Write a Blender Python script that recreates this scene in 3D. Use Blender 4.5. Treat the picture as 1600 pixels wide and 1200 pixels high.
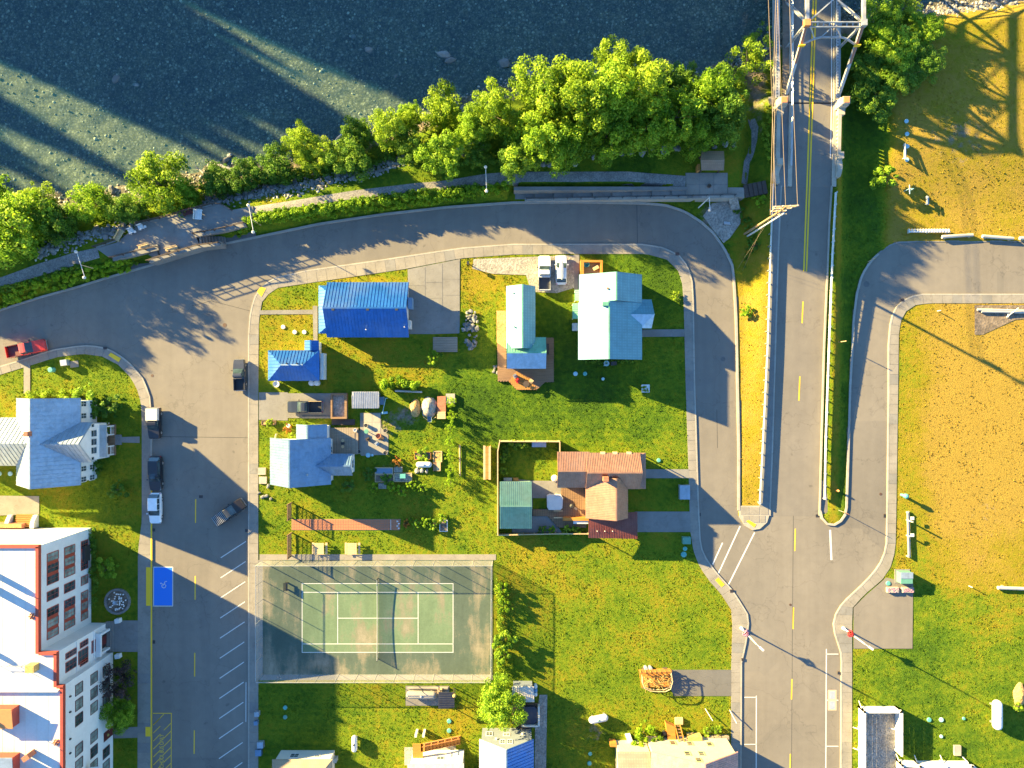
import bpy, bmesh, math, random
import numpy as np
from mathutils import Vector, Matrix, Euler

for _o in list(bpy.data.objects):
    bpy.data.objects.remove(_o)
SC = bpy.context.scene
COL = SC.collection
random.seed(7)
RNG = np.random.default_rng(7)

# ------------------------------------------------------------------ camera
CAMH = 112.0          # metres above the street; the drone looks straight down
S = 9.87              # photo pixels per metre on the ground (tennis court lines)
cam = bpy.data.cameras.new('camera')
camo = bpy.data.objects.new('camera', cam)
COL.objects.link(camo)
camo.location = (0, 0, CAMH)
cam.sensor_width = 36.0
cam.lens = 18.0 / ((800 / S) / CAMH)
cam.clip_end = 3000
SC.camera = camo

# ------------------------------------------------------------------ light
SUN_EL = math.radians(16.0)
SUN_H = Vector((-0.882, 0.472, 0)).normalized()     # towards the sun, on the map
world = bpy.data.worlds.new('World')
SC.world = world
world.use_nodes = True
wn = world.node_tree
wn.nodes.clear()
wo = wn.nodes.new('ShaderNodeOutputWorld')
wb = wn.nodes.new('ShaderNodeBackground')
sky = wn.nodes.new('ShaderNodeTexSky')
sky.sky_type = 'NISHITA'
sky.sun_disc = False
sky.sun_elevation = SUN_EL
sky.sun_rotation = math.atan2(SUN_H.x, SUN_H.y)
sky.air_density = 1.3
sky.dust_density = 0.0
sky.ozone_density = 6.0
wb.inputs[1].default_value = 0.064
wn.links.new(sky.outputs[0], wb.inputs[0])
wn.links.new(wb.outputs[0], wo.inputs[0])

sun = bpy.data.lights.new('sun', 'SUN')
sun.energy = 5.0
sun.angle = math.radians(0.55)
sun.color = (1.0, 0.76, 0.31)
suno = bpy.data.objects.new('sun', sun)
COL.objects.link(suno)
suno.location = (-150, 80, 120)
sd = Vector((-SUN_H.x * math.cos(SUN_EL), -SUN_H.y * math.cos(SUN_EL), -math.sin(SUN_EL)))
suno.rotation_euler = sd.to_track_quat('-Z', 'Y').to_euler()

SC.view_settings.view_transform = 'Standard'
SC.view_settings.look = 'None'
SC.view_settings.exposure = 2.9
SC.view_settings.gamma = 1.0
SC.view_settings.use_curve_mapping = False
SC.render.engine = 'CYCLES'
SC.cycles.transparent_max_bounces = 16

# ------------------------------------------------------------------ helpers
def P(px, py, z=0.0):
    """photo pixel of a point at height z -> world point"""
    k = (CAMH - z) / CAMH / S
    return Vector(((px - 800) * k, (600 - py) * k, z))

def W(px, py, z=0.0):
    """map pixel (ground plan) -> world point"""
    return Vector(((px - 800) / S, (600 - py) / S, z))

def tag(o, label=None, cat=None, group=None, kind=None):
    if label: o['label'] = label
    if cat: o['category'] = cat
    if group: o['group'] = group
    if kind: o['kind'] = kind
    return o

def empty(name, loc, label=None, cat=None, group=None):
    o = bpy.data.objects.new(name, None)
    o.empty_display_size = 0.3
    o.location = loc
    COL.objects.link(o)
    return tag(o, label, cat, group)

def off(p):
    s = Vector((0, 0, 0))
    while p is not None:
        s += p.location
        p = p.parent
    return s

class MB:
    """collects shapes in world coordinates, links them as one mesh object"""
    def __init__(self):
        self.v = []; self.f = []
    def add(self, vs, fs):
        n = len(self.v)
        self.v += [tuple(p) for p in vs]
        self.f += [tuple(i + n for i in f) for f in fs]
        return self
    def box(self, x0, y0, z0, x1, y1, z1):
        if x0 > x1: x0, x1 = x1, x0
        if y0 > y1: y0, y1 = y1, y0
        if z0 > z1: z0, z1 = z1, z0
        return self.add([(x0,y0,z0),(x1,y0,z0),(x1,y1,z0),(x0,y1,z0),(x0,y0,z1),(x1,y0,z1),(x1,y1,z1),(x0,y1,z1)],
            [(3,2,1,0),(4,5,6,7),(0,1,5,4),(1,2,6,5),(2,3,7,6),(3,0,4,7)])
    def cbox(self, c, sx, sy, sz, rz=0.0):
        m = Matrix.Rotation(rz, 3, 'Z'); c = Vector(c)
        vs = [c + m @ Vector((a*sx/2, b*sy/2, d*sz/2)) for d in (-1,1) for a,b in ((-1,-1),(1,-1),(1,1),(-1,1))]
        return self.add(vs, [(3,2,1,0),(4,5,6,7),(0,1,5,4),(1,2,6,5),(2,3,7,6),(3,0,4,7)])
    def bar(self, a, b, w, h=None):
        """square bar from a to b"""
        a = Vector(a); b = Vector(b); h = h or w
        d = (b - a).normalized()
        u = d.cross(Vector((0,0,1)))
        if u.length < 1e-4: u = Vector((1,0,0))
        u.normalize(); t = u.cross(d).normalized()
        vs = []
        for p in (a, b):
            for i, j in ((-1,-1),(1,-1),(1,1),(-1,1)):
                vs.append(p + u*(i*w/2) + t*(j*h/2))
        return self.add(vs, [(0,1,2,3),(7,6,5,4),(0,4,5,1),(1,5,6,2),(2,6,7,3),(3,7,4,0)])
    def cyl(self, a, b, r0, r1=None, n=8, cap=True):
        a = Vector(a); b = Vector(b); r1 = r0 if r1 is None else r1
        d = (b - a)
        if d.length < 1e-6: return self
        d.normalize()
        u = d.orthogonal().normalized(); t = d.cross(u)
        vs = []
        for p, r in ((a, r0), (b, r1)):
            for i in range(n):
                q = 2*math.pi*i/n
                vs.append(p + (u*math.cos(q) + t*math.sin(q))*r)
        fs = [(i, (i+1) % n, n+(i+1) % n, n+i) for i in range(n)]
        if cap: fs += [tuple(range(n-1, -1, -1)), tuple(range(n, 2*n))]
        return self.add(vs, fs)
    def lathe(self, c, prof, n=12):
        """prof: list of (radius, z)"""
        c = Vector(c); vs = []; fs = []
        for r, z in prof:
            for i in range(n):
                q = 2*math.pi*i/n
                vs.append(c + Vector((r*math.cos(q), r*math.sin(q), z)))
        for k in range(len(prof)-1):
            for i in range(n):
                j = (i+1) % n
                fs.append((k*n+i, k*n+j, (k+1)*n+j, (k+1)*n+i))
        fs.append(tuple(range(n-1, -1, -1)))
        fs.append(tuple((len(prof)-1)*n+i for i in range(n)))
        return self.add(vs, fs)
    def capsule(self, a, b, r, n=14):
        """tank with domed ends from a to b"""
        a = Vector(a); b = Vector(b); d = (b-a).normalized()
        u = d.cross(Vector((0,0,1)))
        if u.length < 1e-4: u = Vector((1,0,0))
        u.normalize(); t = u.cross(d)
        rings = []
        for k in range(5):
            q = k/4*math.pi/2
            rings.append((a + d*(r*(1-math.sin(q)))*1.0, max(r*math.sin(q), .01*r) if k else .02*r))
        rings2 = [(a + d*r*(1-math.cos(q)), max(r*math.sin(q), .02*r)) for q in [i/5*math.pi/2 for i in range(6)]]
        rings = rings2 + [(b - d*r*(1-math.cos(q)), max(r*math.sin(q), .02*r)) for q in [i/5*math.pi/2 for i in range(5,-1,-1)]]
        vs = []; fs = []
        for p, rr in rings:
            for i in range(n):
                q = 2*math.pi*i/n
                vs.append(p + (u*math.cos(q)+t*math.sin(q))*rr)
        for k in range(len(rings)-1):
            for i in range(n):
                j = (i+1) % n
                fs.append((k*n+i, k*n+j, (k+1)*n+j, (k+1)*n+i))
        fs.append(tuple(range(n-1,-1,-1))); fs.append(tuple((len(rings)-1)*n+i for i in range(n)))
        return self.add(vs, fs)
    def prism(self, pts, z0, z1):
        """pts: list of (x,y) world; z1 may be a list of heights per point"""
        n = len(pts)
        ar = sum(pts[i][0]*pts[(i+1)%n][1]-pts[(i+1)%n][0]*pts[i][1] for i in range(n))
        if ar < 0:
            pts = pts[::-1]
        vs = [(p[0],p[1],z0) for p in pts] + [(p[0],p[1],z1) for p in pts]
        fs = [tuple(range(n-1,-1,-1)), tuple(range(n,2*n))] + [(i,(i+1)%n,n+(i+1)%n,n+i) for i in range(n)]
        return self.add(vs, fs)
    def slab(self, pts, th):
        """pts: planar 3d polygon, extruded th downwards"""
        pts = [Vector(p) for p in pts]; n = len(pts)
        ar = sum(pts[i].x*pts[(i+1)%n].y-pts[(i+1)%n].x*pts[i].y for i in range(n))
        if ar < 0: pts = pts[::-1]
        vs = [p - Vector((0,0,th)) for p in pts] + pts
        return self.add(vs, [tuple(range(n-1,-1,-1)), tuple(range(n,2*n))] + [(i,(i+1)%n,n+(i+1)%n,n+i) for i in range(n)])
    def poly(self, pts):
        return self.add(pts, [tuple(range(len(pts)))])
    def build(self, name, mat, parent=None, smooth=False, kind=None):
        o_ = off(parent)
        me = bpy.data.meshes.new(name)
        me.from_pydata([(x-o_.x, y-o_.y, z-o_.z) for x,y,z in self.v], [], self.f)
        me.update()
        if mat: me.materials.append(mat)
        if smooth:
            me.polygons.foreach_set('use_smooth', [True]*len(me.polygons))
        o = bpy.data.objects.new(name, me)
        COL.objects.link(o)
        if parent is not None: o.parent = parent
        if kind: o['kind'] = kind
        return o
    def thing(self, name, mat, label, cat, group=None, smooth=False):
        """a thing that is one mesh: its origin sits at its base"""
        xs = [p[0] for p in self.v]; ys = [p[1] for p in self.v]; zs = [p[2] for p in self.v]
        c = Vector(((min(xs)+max(xs))/2, (min(ys)+max(ys))/2, min(zs)))
        self.v = [(p[0]-c.x, p[1]-c.y, p[2]-c.z) for p in self.v]
        o = self.build(name, mat, None, smooth)
        o.location = c
        return tag(o, label, cat, group)

def children_of(o):
    return [c for c in bpy.data.objects if c.parent == o]

def copy_tree(o, kids, parent=None):
    """kids: dict object -> list of children"""
    c = o.copy(); COL.objects.link(c); c.parent = parent
    for ch in kids.get(o, []):
        copy_tree(ch, kids, c)
    return c

def kid_map(root):
    m = {}
    def rec(o):
        m[o] = [c for c in COL.objects if c.parent == o]
        for c in m[o]: rec(c)
    rec(root)
    return m

def np_mesh(name, verts, quads, mat, tint=None, extra=None):
    """fast mesh from numpy; quads (n,3 or 4)"""
    me = bpy.data.meshes.new(name)
    nv, nf, k = len(verts), len(quads), quads.shape[1]
    me.vertices.add(nv); me.loops.add(nf*k); me.polygons.add(nf)
    me.vertices.foreach_set('co', verts.astype(np.float32).ravel())
    me.loops.foreach_set('vertex_index', quads.astype(np.int32).ravel())
    me.polygons.foreach_set('loop_start', np.arange(0, nf*k, k, dtype=np.int32))
    me.update(calc_edges=True)
    if tint is not None:
        a = me.attributes.new('tint', 'FLOAT', 'FACE')
        a.data.foreach_set('value', tint.astype(np.float32))
    for nm, arr in (extra or {}).items():
        a = me.attributes.new(nm, 'FLOAT', 'POINT')
        a.data.foreach_set('value', arr.astype(np.float32))
    if mat: me.materials.append(mat)
    return me

def pip(x, y, poly):
    """vectorised point in polygon"""
    x = np.asarray(x, float); y = np.asarray(y, float)
    ins = np.zeros(np.broadcast(x, y).shape, bool)
    n = len(poly)
    for i in range(n):
        x0, y0 = poly[i][:2]; x1, y1 = poly[(i+1) % n][:2]
        if y0 == y1: continue
        c = ((y0 > y) != (y1 > y)) & (x < (x1-x0)*(y-y0)/(y1-y0)+x0)
        ins ^= c
    return ins

def pldist(x, y, line):
    """distance to polyline"""
    x = np.asarray(x, float); y = np.asarray(y, float)
    d = np.full(np.broadcast(x, y).shape, 1e9)
    for (x0, y0), (x1, y1) in zip(line[:-1], line[1:]):
        L = (x1-x0)**2+(y1-y0)**2
        t = np.clip(((x-x0)*(x1-x0)+(y-y0)*(y1-y0))/L, 0, 1)
        d = np.minimum(d, np.hypot(x-x0-t*(x1-x0), y-y0-t*(y1-y0)))
    return d

def interp(y, pts):
    """pts: (y, x) list; linear interpolation"""
    pts = sorted(pts)
    return np.interp(y, [p[0] for p in pts], [p[1] for p in pts])

def sstep(t):
    t = np.clip(t, 0, 1)
    return t*t*(3-2*t)

def resample(line, step):
    pts = [Vector((p[0], p[1])) for p in line]
    seg = [(b-a).length for a, b in zip(pts[:-1], pts[1:])]
    L = sum(seg); n = max(1, int(round(L/step)))
    out = []
    for i in range(n+1):
        s = L*i/n; k = 0
        while k < len(seg)-1 and s > seg[k]:
            s -= seg[k]; k += 1
        out.append(pts[k].lerp(pts[k+1], min(1, s/seg[k]) if seg[k] else 0))
    return out

def nearest_on(line, p):
    best = None
    for a, b in zip(line[:-1], line[1:]):
        a = Vector(a[:2]); b = Vector(b[:2]); d = b-a
        t = max(0, min(1, (p-a).dot(d)/d.length_squared))
        q = a+d*t
        if best is None or (q-p).length < best[0]:
            best = ((q-p).length, q)
    return best[1]

EXCL = []          # map polygons where no grass grows
# ------------------------------------------------------------------ materials
def nt(name):
    m = bpy.data.materials.new(name); m.use_nodes = True
    t = m.node_tree
    b = t.nodes['Principled BSDF']
    return m, t, b

def N(t, kind, **kw):
    n = t.nodes.new('ShaderNode'+kind)
    for k, v in kw.items():
        if k.startswith('i_'):
            n.inputs[k[2:].replace('_', ' ')].default_value = v
        else:
            setattr(n, k, v)
    return n

def noise_at(t, scale, detail=5, rough=.55, vec=None, stretch=None, dist=0.0):
    if vec is None:
        g = N(t, 'NewGeometry'); vec = g.outputs['Position']
    if stretch:
        mp = N(t, 'Mapping'); mp.inputs['Scale'].default_value = stretch
        t.links.new(vec, mp.inputs[0]); vec = mp.outputs[0]
    n = N(t, 'TexNoise'); n.inputs['Scale'].default_value = scale
    n.inputs['Detail'].default_value = detail; n.inputs['Roughness'].default_value = rough
    n.inputs['Distortion'].default_value = dist
    t.links.new(vec, n.inputs['Vector'])
    return n.outputs[0]

def ramp(t, src, stops):
    r = N(t, 'ValToRGB'); e = r.color_ramp.elements
    while len(e) > 1: e.remove(e[-1])
    e[0].position = stops[0][0]; e[0].color = (*stops[0][1], 1)
    for p, c in stops[1:]:
        x = e.new(p); x.color = (*c, 1)
    t.links.new(src, r.inputs[0])
    return r.outputs[0]

def mix(t, fac, a, b, mode='MIX'):
    m = N(t, 'MixRGB', blend_type=mode)
    for i, s in ((0, fac), (1, a), (2, b)):
        if isinstance(s, (int, float)): m.inputs[i].default_value = s
        elif isinstance(s, tuple): m.inputs[i].default_value = (*s, 1)
        else: t.links.new(s, m.inputs[i])
    return m.outputs[0]

def math_(t, op, a, b=0.0, clamp=False):
    m = N(t, 'Math', operation=op); m.use_clamp = clamp
    for i, s in ((0, a), (1, b)):
        if isinstance(s, (int, float)): m.inputs[i].default_value = s
        else: t.links.new(s, m.inputs[i])
    return m.outputs[0]

def bump(t, b, h, strength, dist=.05):
    n = N(t, 'Bump'); n.inputs['Strength'].default_value = strength
    n.inputs['Distance'].default_value = dist
    t.links.new(h, n.inputs['Height']); t.links.new(n.outputs[0], b.inputs['Normal'])

def M(name, col, rough=.7, var=.18, scale=1.5, bmp=0.0, bscale=12, metal=0.0, spec=.4, col2=None, stretch=None):
    m, t, b = nt(name)
    n1 = noise_at(t, scale, 6, .6, stretch=stretch)
    d = tuple(max(0, c*(1-var)) for c in col); l = tuple(min(1, c*(1+var)) for c in col)
    stops = [(.3, d), (.7, l)] if col2 is None else [(.32, d), (.5, l), (.68, col2)]
    c = ramp(t, n1, stops)
    n2 = noise_at(t, scale*9, 3, .6)
    c = mix(t, .35, c, ramp(t, n2, [(.3, (.72,.72,.72)), (.7, (1.0,1.0,1.0))]), 'MULTIPLY')
    t.links.new(c, b.inputs['Base Color'])
    r = math_(t, 'MULTIPLY_ADD', n1, .25); r.node.inputs[2].default_value = max(0.05, rough-.12)
    t.links.new(r, b.inputs['Roughness'])
    b.inputs['Metallic'].default_value = metal
    b.inputs['Specular IOR Level'].default_value = spec
    if bmp: bump(t, b, noise_at(t, bscale, 4), bmp)
    return m

# asphalt: pale, worn, wheel-polished, with cracks, seams and oil
def asphalt(name, base=(.190,.169,.145), lane=None):
    m, t, b = nt(name)
    big = noise_at(t, .06, 5, .6)
    med = noise_at(t, .7, 6, .65)
    fine = noise_at(t, 14, 3, .7)
    c = ramp(t, big, [(.3, tuple(x*.86 for x in base)), (.7, tuple(x*1.1 for x in base))])
    c = mix(t, .5, c, ramp(t, med, [(.3, (.84,.84,.85)), (.7, (1.08,1.07,1.05))]), 'MULTIPLY')
    c = mix(t, .55, c, ramp(t, fine, [(.25, (.72,.72,.74)), (.75, (1.15,1.15,1.13))]), 'MULTIPLY')
    st = noise_at(t, .55, 4, .6, stretch=(1.0, .04, 1))
    c = mix(t, .35, c, ramp(t, st, [(.38, (.82,.82,.83)), (.62, (1.06,1.06,1.05))]), 'MULTIPLY')
    # cracks
    g = N(t, 'NewGeometry')
    wv = N(t, 'VectorMath', operation='ADD')
    nn = N(t, 'TexNoise'); nn.inputs['Scale'].default_value = .35; nn.inputs['Detail'].default_value = 5
    t.links.new(g.outputs['Position'], nn.inputs['Vector'])
    sc = N(t, 'VectorMath', operation='SCALE'); sc.inputs['Scale'].default_value = 5
    t.links.new(nn.outputs['Color'], sc.inputs[0])
    t.links.new(g.outputs['Position'], wv.inputs[0]); t.links.new(sc.outputs[0], wv.inputs[1])
    vo = N(t, 'TexVoronoi', feature='DISTANCE_TO_EDGE'); vo.inputs['Scale'].default_value = .09
    t.links.new(wv.outputs[0], vo.inputs['Vector'])
    cr = ramp(t, vo.outputs['Distance'], [(.0, (.62,.62,.64)), (.006, (1,1,1))])
    c = mix(t, .55, c, cr, 'MULTIPLY')
    oil = noise_at(t, .9, 2, .4)
    c = mix(t, 1.0, c, ramp(t, oil, [(.0, (1,1,1)), (.72, (1,1,1)), (.78, (.75,.75,.76))]), 'MULTIPLY')
    pv = N(t, 'TexVoronoi', feature='F1', distance='CHEBYCHEV'); pv.inputs['Scale'].default_value = .055
    t.links.new(g.outputs['Position'], pv.inputs['Vector'])
    pb = N(t, 'RGBToBW'); t.links.new(pv.outputs['Color'], pb.inputs[0])
    c = mix(t, .8, c, ramp(t, pb.outputs[0], [(.0, (.84,.85,.88)), (.2, (.93,.94,.95)), (.45, (1,1,1)), (.8, (1.05,1.04,1.02))]), 'MULTIPLY')
    v2 = N(t, 'TexVoronoi', feature='DISTANCE_TO_EDGE'); v2.inputs['Scale'].default_value = .33
    t.links.new(wv.outputs[0], v2.inputs['Vector'])
    fk = ramp(t, noise_at(t, .07, 3), [(.5, (0,0,0)), (.62, (1,1,1))])
    c = mix(t, math_(t, 'MULTIPLY', fk, .5), c, mix(t, 1.0, c, ramp(t, v2.outputs['Distance'], [(.0, (.55,.55,.57)), (.02, (1,1,1))]), 'MULTIPLY'))
    t.links.new(c, b.inputs['Base Color'])
    b.inputs['Roughness'].default_value = .82
    b.inputs['Specular IOR Level'].default_value = .25
    bump(t, b, fine, .25, .02)
    return m

def concrete(name, base=(.245,.222,.192), joint=0):
    m, t, b = nt(name)
    big = noise_at(t, .35, 6, .65); fine = noise_at(t, 9, 4, .7)
    c = ramp(t, big, [(.3, tuple(x*.8 for x in base)), (.7, tuple(x*1.12 for x in base))])
    c = mix(t, .5, c, ramp(t, fine, [(.3, (.8,.8,.8)), (.7, (1.08,1.08,1.08))]), 'MULTIPLY')
    st = noise_at(t, 1.2, 2, .5, dist=1.5)
    c = mix(t, .6, c, ramp(t, st, [(.55, (1,1,1)), (.75, (.74,.72,.7))]), 'MULTIPLY')
    t.links.new(c, b.inputs['Base Color'])
    b.inputs['Roughness'].default_value = .85
    b.inputs['Specular IOR Level'].default_value = .25
    bump(t, b, fine, .2, .02)
    return m

GREEN = (.066, .128, .008); GREEN2 = (.132, .184, .010); YEL = (.235, .190, .014); TAN = (.30, .205, .038)
def grass_color(t):
    """dry attribute drives green -> yellow, noise breaks it up"""
    at = N(t, 'Attribute', attribute_name='dry')
    n1 = noise_at(t, .16, 6, .62); n2 = noise_at(t, 1.3, 5, .7); n3 = noise_at(t, 5.5, 3, .7)
    d = math_(t, 'ADD', at.outputs['Fac'], math_(t, 'MULTIPLY', math_(t, 'SUBTRACT', n1, .5), .9))
    d = math_(t, 'ADD', d, math_(t, 'MULTIPLY', math_(t, 'SUBTRACT', n2, .5), .8))
    d = math_(t, 'ADD', d, math_(t, 'MULTIPLY', math_(t, 'SUBTRACT', n3, .5), .32))
    return ramp(t, d, [(.0, (.036,.08,.008)), (.22, GREEN), (.42, GREEN2), (.68, YEL), (1.0, TAN)]), n3, n2

def ground_mat():
    m, t, b = nt('ground_grass')
    c, n3, n2 = grass_color(t)
    soil = ramp(t, noise_at(t, 1.1, 6, .65), [(.3, (.13,.10,.075)), (.6, (.27,.22,.165)), (.75, (.36,.31,.25))])
    di = N(t, 'Attribute', attribute_name='dirt')
    f = math_(t, 'ADD', di.outputs['Fac'], math_(t, 'MULTIPLY', math_(t, 'SUBTRACT', noise_at(t, .9, 6, .7), .5), 1.1), True)
    f = ramp(t, f, [(.38, (0,0,0)), (.62, (1,1,1))])
    c = mix(t, f, c, soil)
    t.links.new(c, b.inputs['Base Color'])
    b.inputs['Roughness'].default_value = .95
    b.inputs['Specular IOR Level'].default_value = .1
    hh = math_(t, 'ADD', n3, math_(t, 'MULTIPLY', noise_at(t, 22, 2, .6), .5))
    bump(t, b, hh, .9, .2)
    return m

def tuft_mat():
    m, t, b = nt('grass_blades')
    c, n3, n2 = grass_color(t)
    ti = N(t, 'Attribute', attribute_name='tint')
    c = mix(t, 1.0, c, ramp(t, ti.outputs['Fac'], [(0, (.75,.75,.75)), (1, (1.35,1.3,1.2))]), 'MULTIPLY')
    t.links.new(c, b.inputs['Base Color'])
    b.inputs['Roughness'].default_value = .8
    b.inputs['Specular IOR Level'].default_value = .15
    tr = N(t, 'BsdfTranslucent'); t.links.new(c, tr.inputs[0])
    mx = N(t, 'MixShader'); mx.inputs[0].default_value = .3
    t.links.new(b.outputs[0], mx.inputs[1]); t.links.new(tr.outputs[0], mx.inputs[2])
    t.links.new(mx.outputs[0], t.nodes['Material Output'].inputs[0])
    return m

def leaf_mat(name, dark, mid, light, trans=.28):
    m, t, b = nt(name)
    ti = N(t, 'Attribute', attribute_name='tint')
    oi = N(t, 'ObjectInfo')
    n = noise_at(t, .45, 4, .6)
    f = math_(t, 'ADD', math_(t, 'MULTIPLY', ti.outputs['Fac'], .6), math_(t, 'MULTIPLY', n, .45))
    f = math_(t, 'ADD', f, math_(t, 'MULTIPLY', math_(t, 'SUBTRACT', oi.outputs['Random'], .5), .22))
    c = ramp(t, f, [(.15, dark), (.5, mid), (.9, light)])
    t.links.new(c, b.inputs['Base Color'])
    b.inputs['Roughness'].default_value = .6
    b.inputs['Specular IOR Level'].default_value = .25
    tr = N(t, 'BsdfTranslucent'); t.links.new(c, tr.inputs[0])
    mx = N(t, 'MixShader'); mx.inputs[0].default_value = trans
    t.links.new(b.outputs[0], mx.inputs[1]); t.links.new(tr.outputs[0], mx.inputs[2])
    t.links.new(mx.outputs[0], t.nodes['Material Output'].inputs[0])
    return m

def wood_mat(name, base, var=.3, along='X', rough=.75):
    m, t, b = nt(name)
    st = (.25, 4, 4) if along == 'X' else (4, .25, 4)
    n = noise_at(t, 2.2, 5, .6, stretch=st); n2 = noise_at(t, .5, 3)
    c = ramp(t, n, [(.25, tuple(x*(1-var) for x in base)), (.75, tuple(x*(1+var) for x in base))])
    c = mix(t, .5, c, ramp(t, n2, [(.3, (.75,.75,.75)), (.7, (1.1,1.1,1.1))]), 'MULTIPLY')
    t.links.new(c, b.inputs['Base Color'])
    b.inputs['Roughness'].default_value = rough
    b.inputs['Specular IOR Level'].default_value = .3
    bump(t, b, n, .3, .01)
    return m

def metal_roof(name, col, rough=.38, metal=.35, var=.1):
    m, t, b = nt(name)
    n = noise_at(t, .5, 5, .6); n2 = noise_at(t, 6, 3, .6)
    st = noise_at(t, 1.5, 4, .6, dist=.6)
    c = ramp(t, n, [(.3, tuple(x*(1-var) for x in col)), (.7, tuple(min(1, x*(1+var)) for x in col))])
    c = mix(t, .7, c, ramp(t, st, [(.4, (1,1,1)), (.72, (.68,.66,.62))]), 'MULTIPLY')
    ru = noise_at(t, 1.0, 5, .65, stretch=(2.5, .35, .6)); c = mix(t, .4, c, ramp(t, ru, [(.3, (.72,.72,.74)), (.6, (1.08,1.08,1.06))]), 'MULTIPLY')
    gr = noise_at(t, .22, 3, .5); c = mix(t, math_(t, 'MULTIPLY', ramp(t, gr, [(.45, (0,0,0)), (.75, (1,1,1))]), .16), c, (.34,.33,.31))
    t.links.new(c, b.inputs['Base Color'])
    r = math_(t, 'MULTIPLY_ADD', n2, .2); r.node.inputs[2].default_value = rough-.1
    t.links.new(r, b.inputs['Roughness'])
    b.inputs['Metallic'].default_value = metal
    b.inputs['Specular IOR Level'].default_value = .5
    return m

def tile_roof(name, col, size=.45, rough=.45, metal=.3):
    """small pressed metal shingles, too small to pick apart"""
    m, t, b = nt(name)
    g = N(t, 'NewGeometry')
    br = N(t, 'TexVoronoi', feature='F1', distance='MANHATTAN'); br.inputs['Scale'].default_value = 1/size
    br.inputs['Randomness'].default_value = 0.12
    t.links.new(g.outputs['Position'], br.inputs['Vector'])
    n = noise_at(t, .5, 5, .6)
    c = ramp(t, n, [(.3, tuple(x*.85 for x in col)), (.7, tuple(min(1, x*1.15) for x in col))])
    c = mix(t, .6, c, ramp(t, br.outputs['Distance'], [(.3, (1.05,1.05,1.05)), (.75, (.7,.72,.74))]), 'MULTIPLY')
    t.links.new(c, b.inputs['Base Color'])
    b.inputs['Roughness'].default_value = rough; b.inputs['Metallic'].default_value = metal
    bump(t, b, br.outputs['Distance'], -.5, .06)
    return m

def paint(name, col, wear=.5):
    """road paint worn through to the asphalt"""
    m, t, b = nt(name)
    n = noise_at(t, 5, 5, .75); n2 = noise_at(t, .8, 3)
    f = math_(t, 'ADD', n, math_(t, 'MULTIPLY', math_(t, 'SUBTRACT', n2, .5), .6))
    c = mix(t, ramp(t, f, [(.66, (0,0,0)), (.84, (1,1,1))]), col, tuple(.16 for _ in range(3)))
    t.links.new(c, b.inputs['Base Color'])
    b.inputs['Roughness'].default_value = .7
    return m

def plain(name, col, rough=.5, metal=0.0, spec=.5):
    return M(name, col, rough, .08, 2.0, 0, 10, metal, spec)

def glass_mat(name, col=(.03,.05,.06)):
    m, t, b = nt(name)
    n = noise_at(t, .8, 2)
    t.links.new(ramp(t, n, [(.35, tuple(c*.6 for c in col)), (.65, tuple(c*1.6 for c in col))]), b.inputs['Base Color'])
    b.inputs['Roughness'].default_value = .08
    b.inputs['Specular IOR Level'].default_value = .8
    return m

def stone_mat(name, stops):
    m, t, b = nt(name)
    ti = N(t, 'Attribute', attribute_name='tint')
    oi = N(t, 'ObjectInfo')
    n = noise_at(t, 2.5, 5, .65)
    f = math_(t, 'ADD', math_(t, 'MULTIPLY', ti.outputs['Fac'], .6), math_(t, 'MULTIPLY', oi.outputs['Random'], .35))
    f = math_(t, 'ADD', f, math_(t, 'MULTIPLY', math_(t, 'SUBTRACT', n, .5), .5))
    t.links.new(ramp(t, f, stops), b.inputs['Base Color'])
    b.inputs['Roughness'].default_value = .85
    bump(t, b, n, .5, .08)
    return m

def gravel(name, base, scale=5):
    m, t, b = nt(name)
    g = N(t, 'NewGeometry')
    v = N(t, 'TexVoronoi'); v.inputs['Scale'].default_value = scale
    t.links.new(g.outputs['Position'], v.inputs['Vector'])
    n = noise_at(t, .5, 6, .65)
    c = ramp(t, n, [(.3, tuple(x*.72 for x in base)), (.7, tuple(x*1.2 for x in base))])
    bw = N(t, 'RGBToBW'); t.links.new(v.outputs['Color'], bw.inputs[0])
    c = mix(t, .7, c, ramp(t, bw.outputs[0], [(.2, (.6,.6,.6)), (.8, (1.3,1.3,1.3))]), 'MULTIPLY')
    t.links.new(c, b.inputs['Base Color'])
    b.inputs['Roughness'].default_value = .95
    bump(t, b, v.outputs['Distance'], .5, .06)
    return m

def bed_mat():
    m, t, b = nt('river_cobbles')
    g = N(t, 'NewGeometry')
    cols = []
    c = None
    for sc, w in ((2.3, 1.0), (4.6, .55)):
        v = N(t, 'TexVoronoi'); v.inputs['Scale'].default_value = sc
        t.links.new(g.outputs['Position'], v.inputs['Vector'])
        bw = N(t, 'RGBToBW'); t.links.new(v.outputs['Color'], bw.inputs[0])
        cc = ramp(t, bw.outputs[0], [(.15, (.055,.055,.035)), (.45, (.14,.125,.075)), (.7, (.24,.21,.13)), (.9, (.52,.48,.38))])
        cc = mix(t, 1.0, cc, ramp(t, v.outputs['Distance'], [(.15, (1.1,1.1,1.1)), (.6, (.35,.35,.35))]), 'MULTIPLY')
        c = cc if c is None else mix(t, .5, c, cc)
        last = v
    n = noise_at(t, .12, 5, .6)
    c = mix(t, .6, c, ramp(t, n, [(.35, (.6,.6,.6)), (.65, (1.3,1.3,1.2))]), 'MULTIPLY')
    t.links.new(c, b.inputs['Base Color']); b.inputs['Roughness'].default_value = .8
    bump(t, b, last.outputs['Distance'], -.6, .15)
    return m

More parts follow.
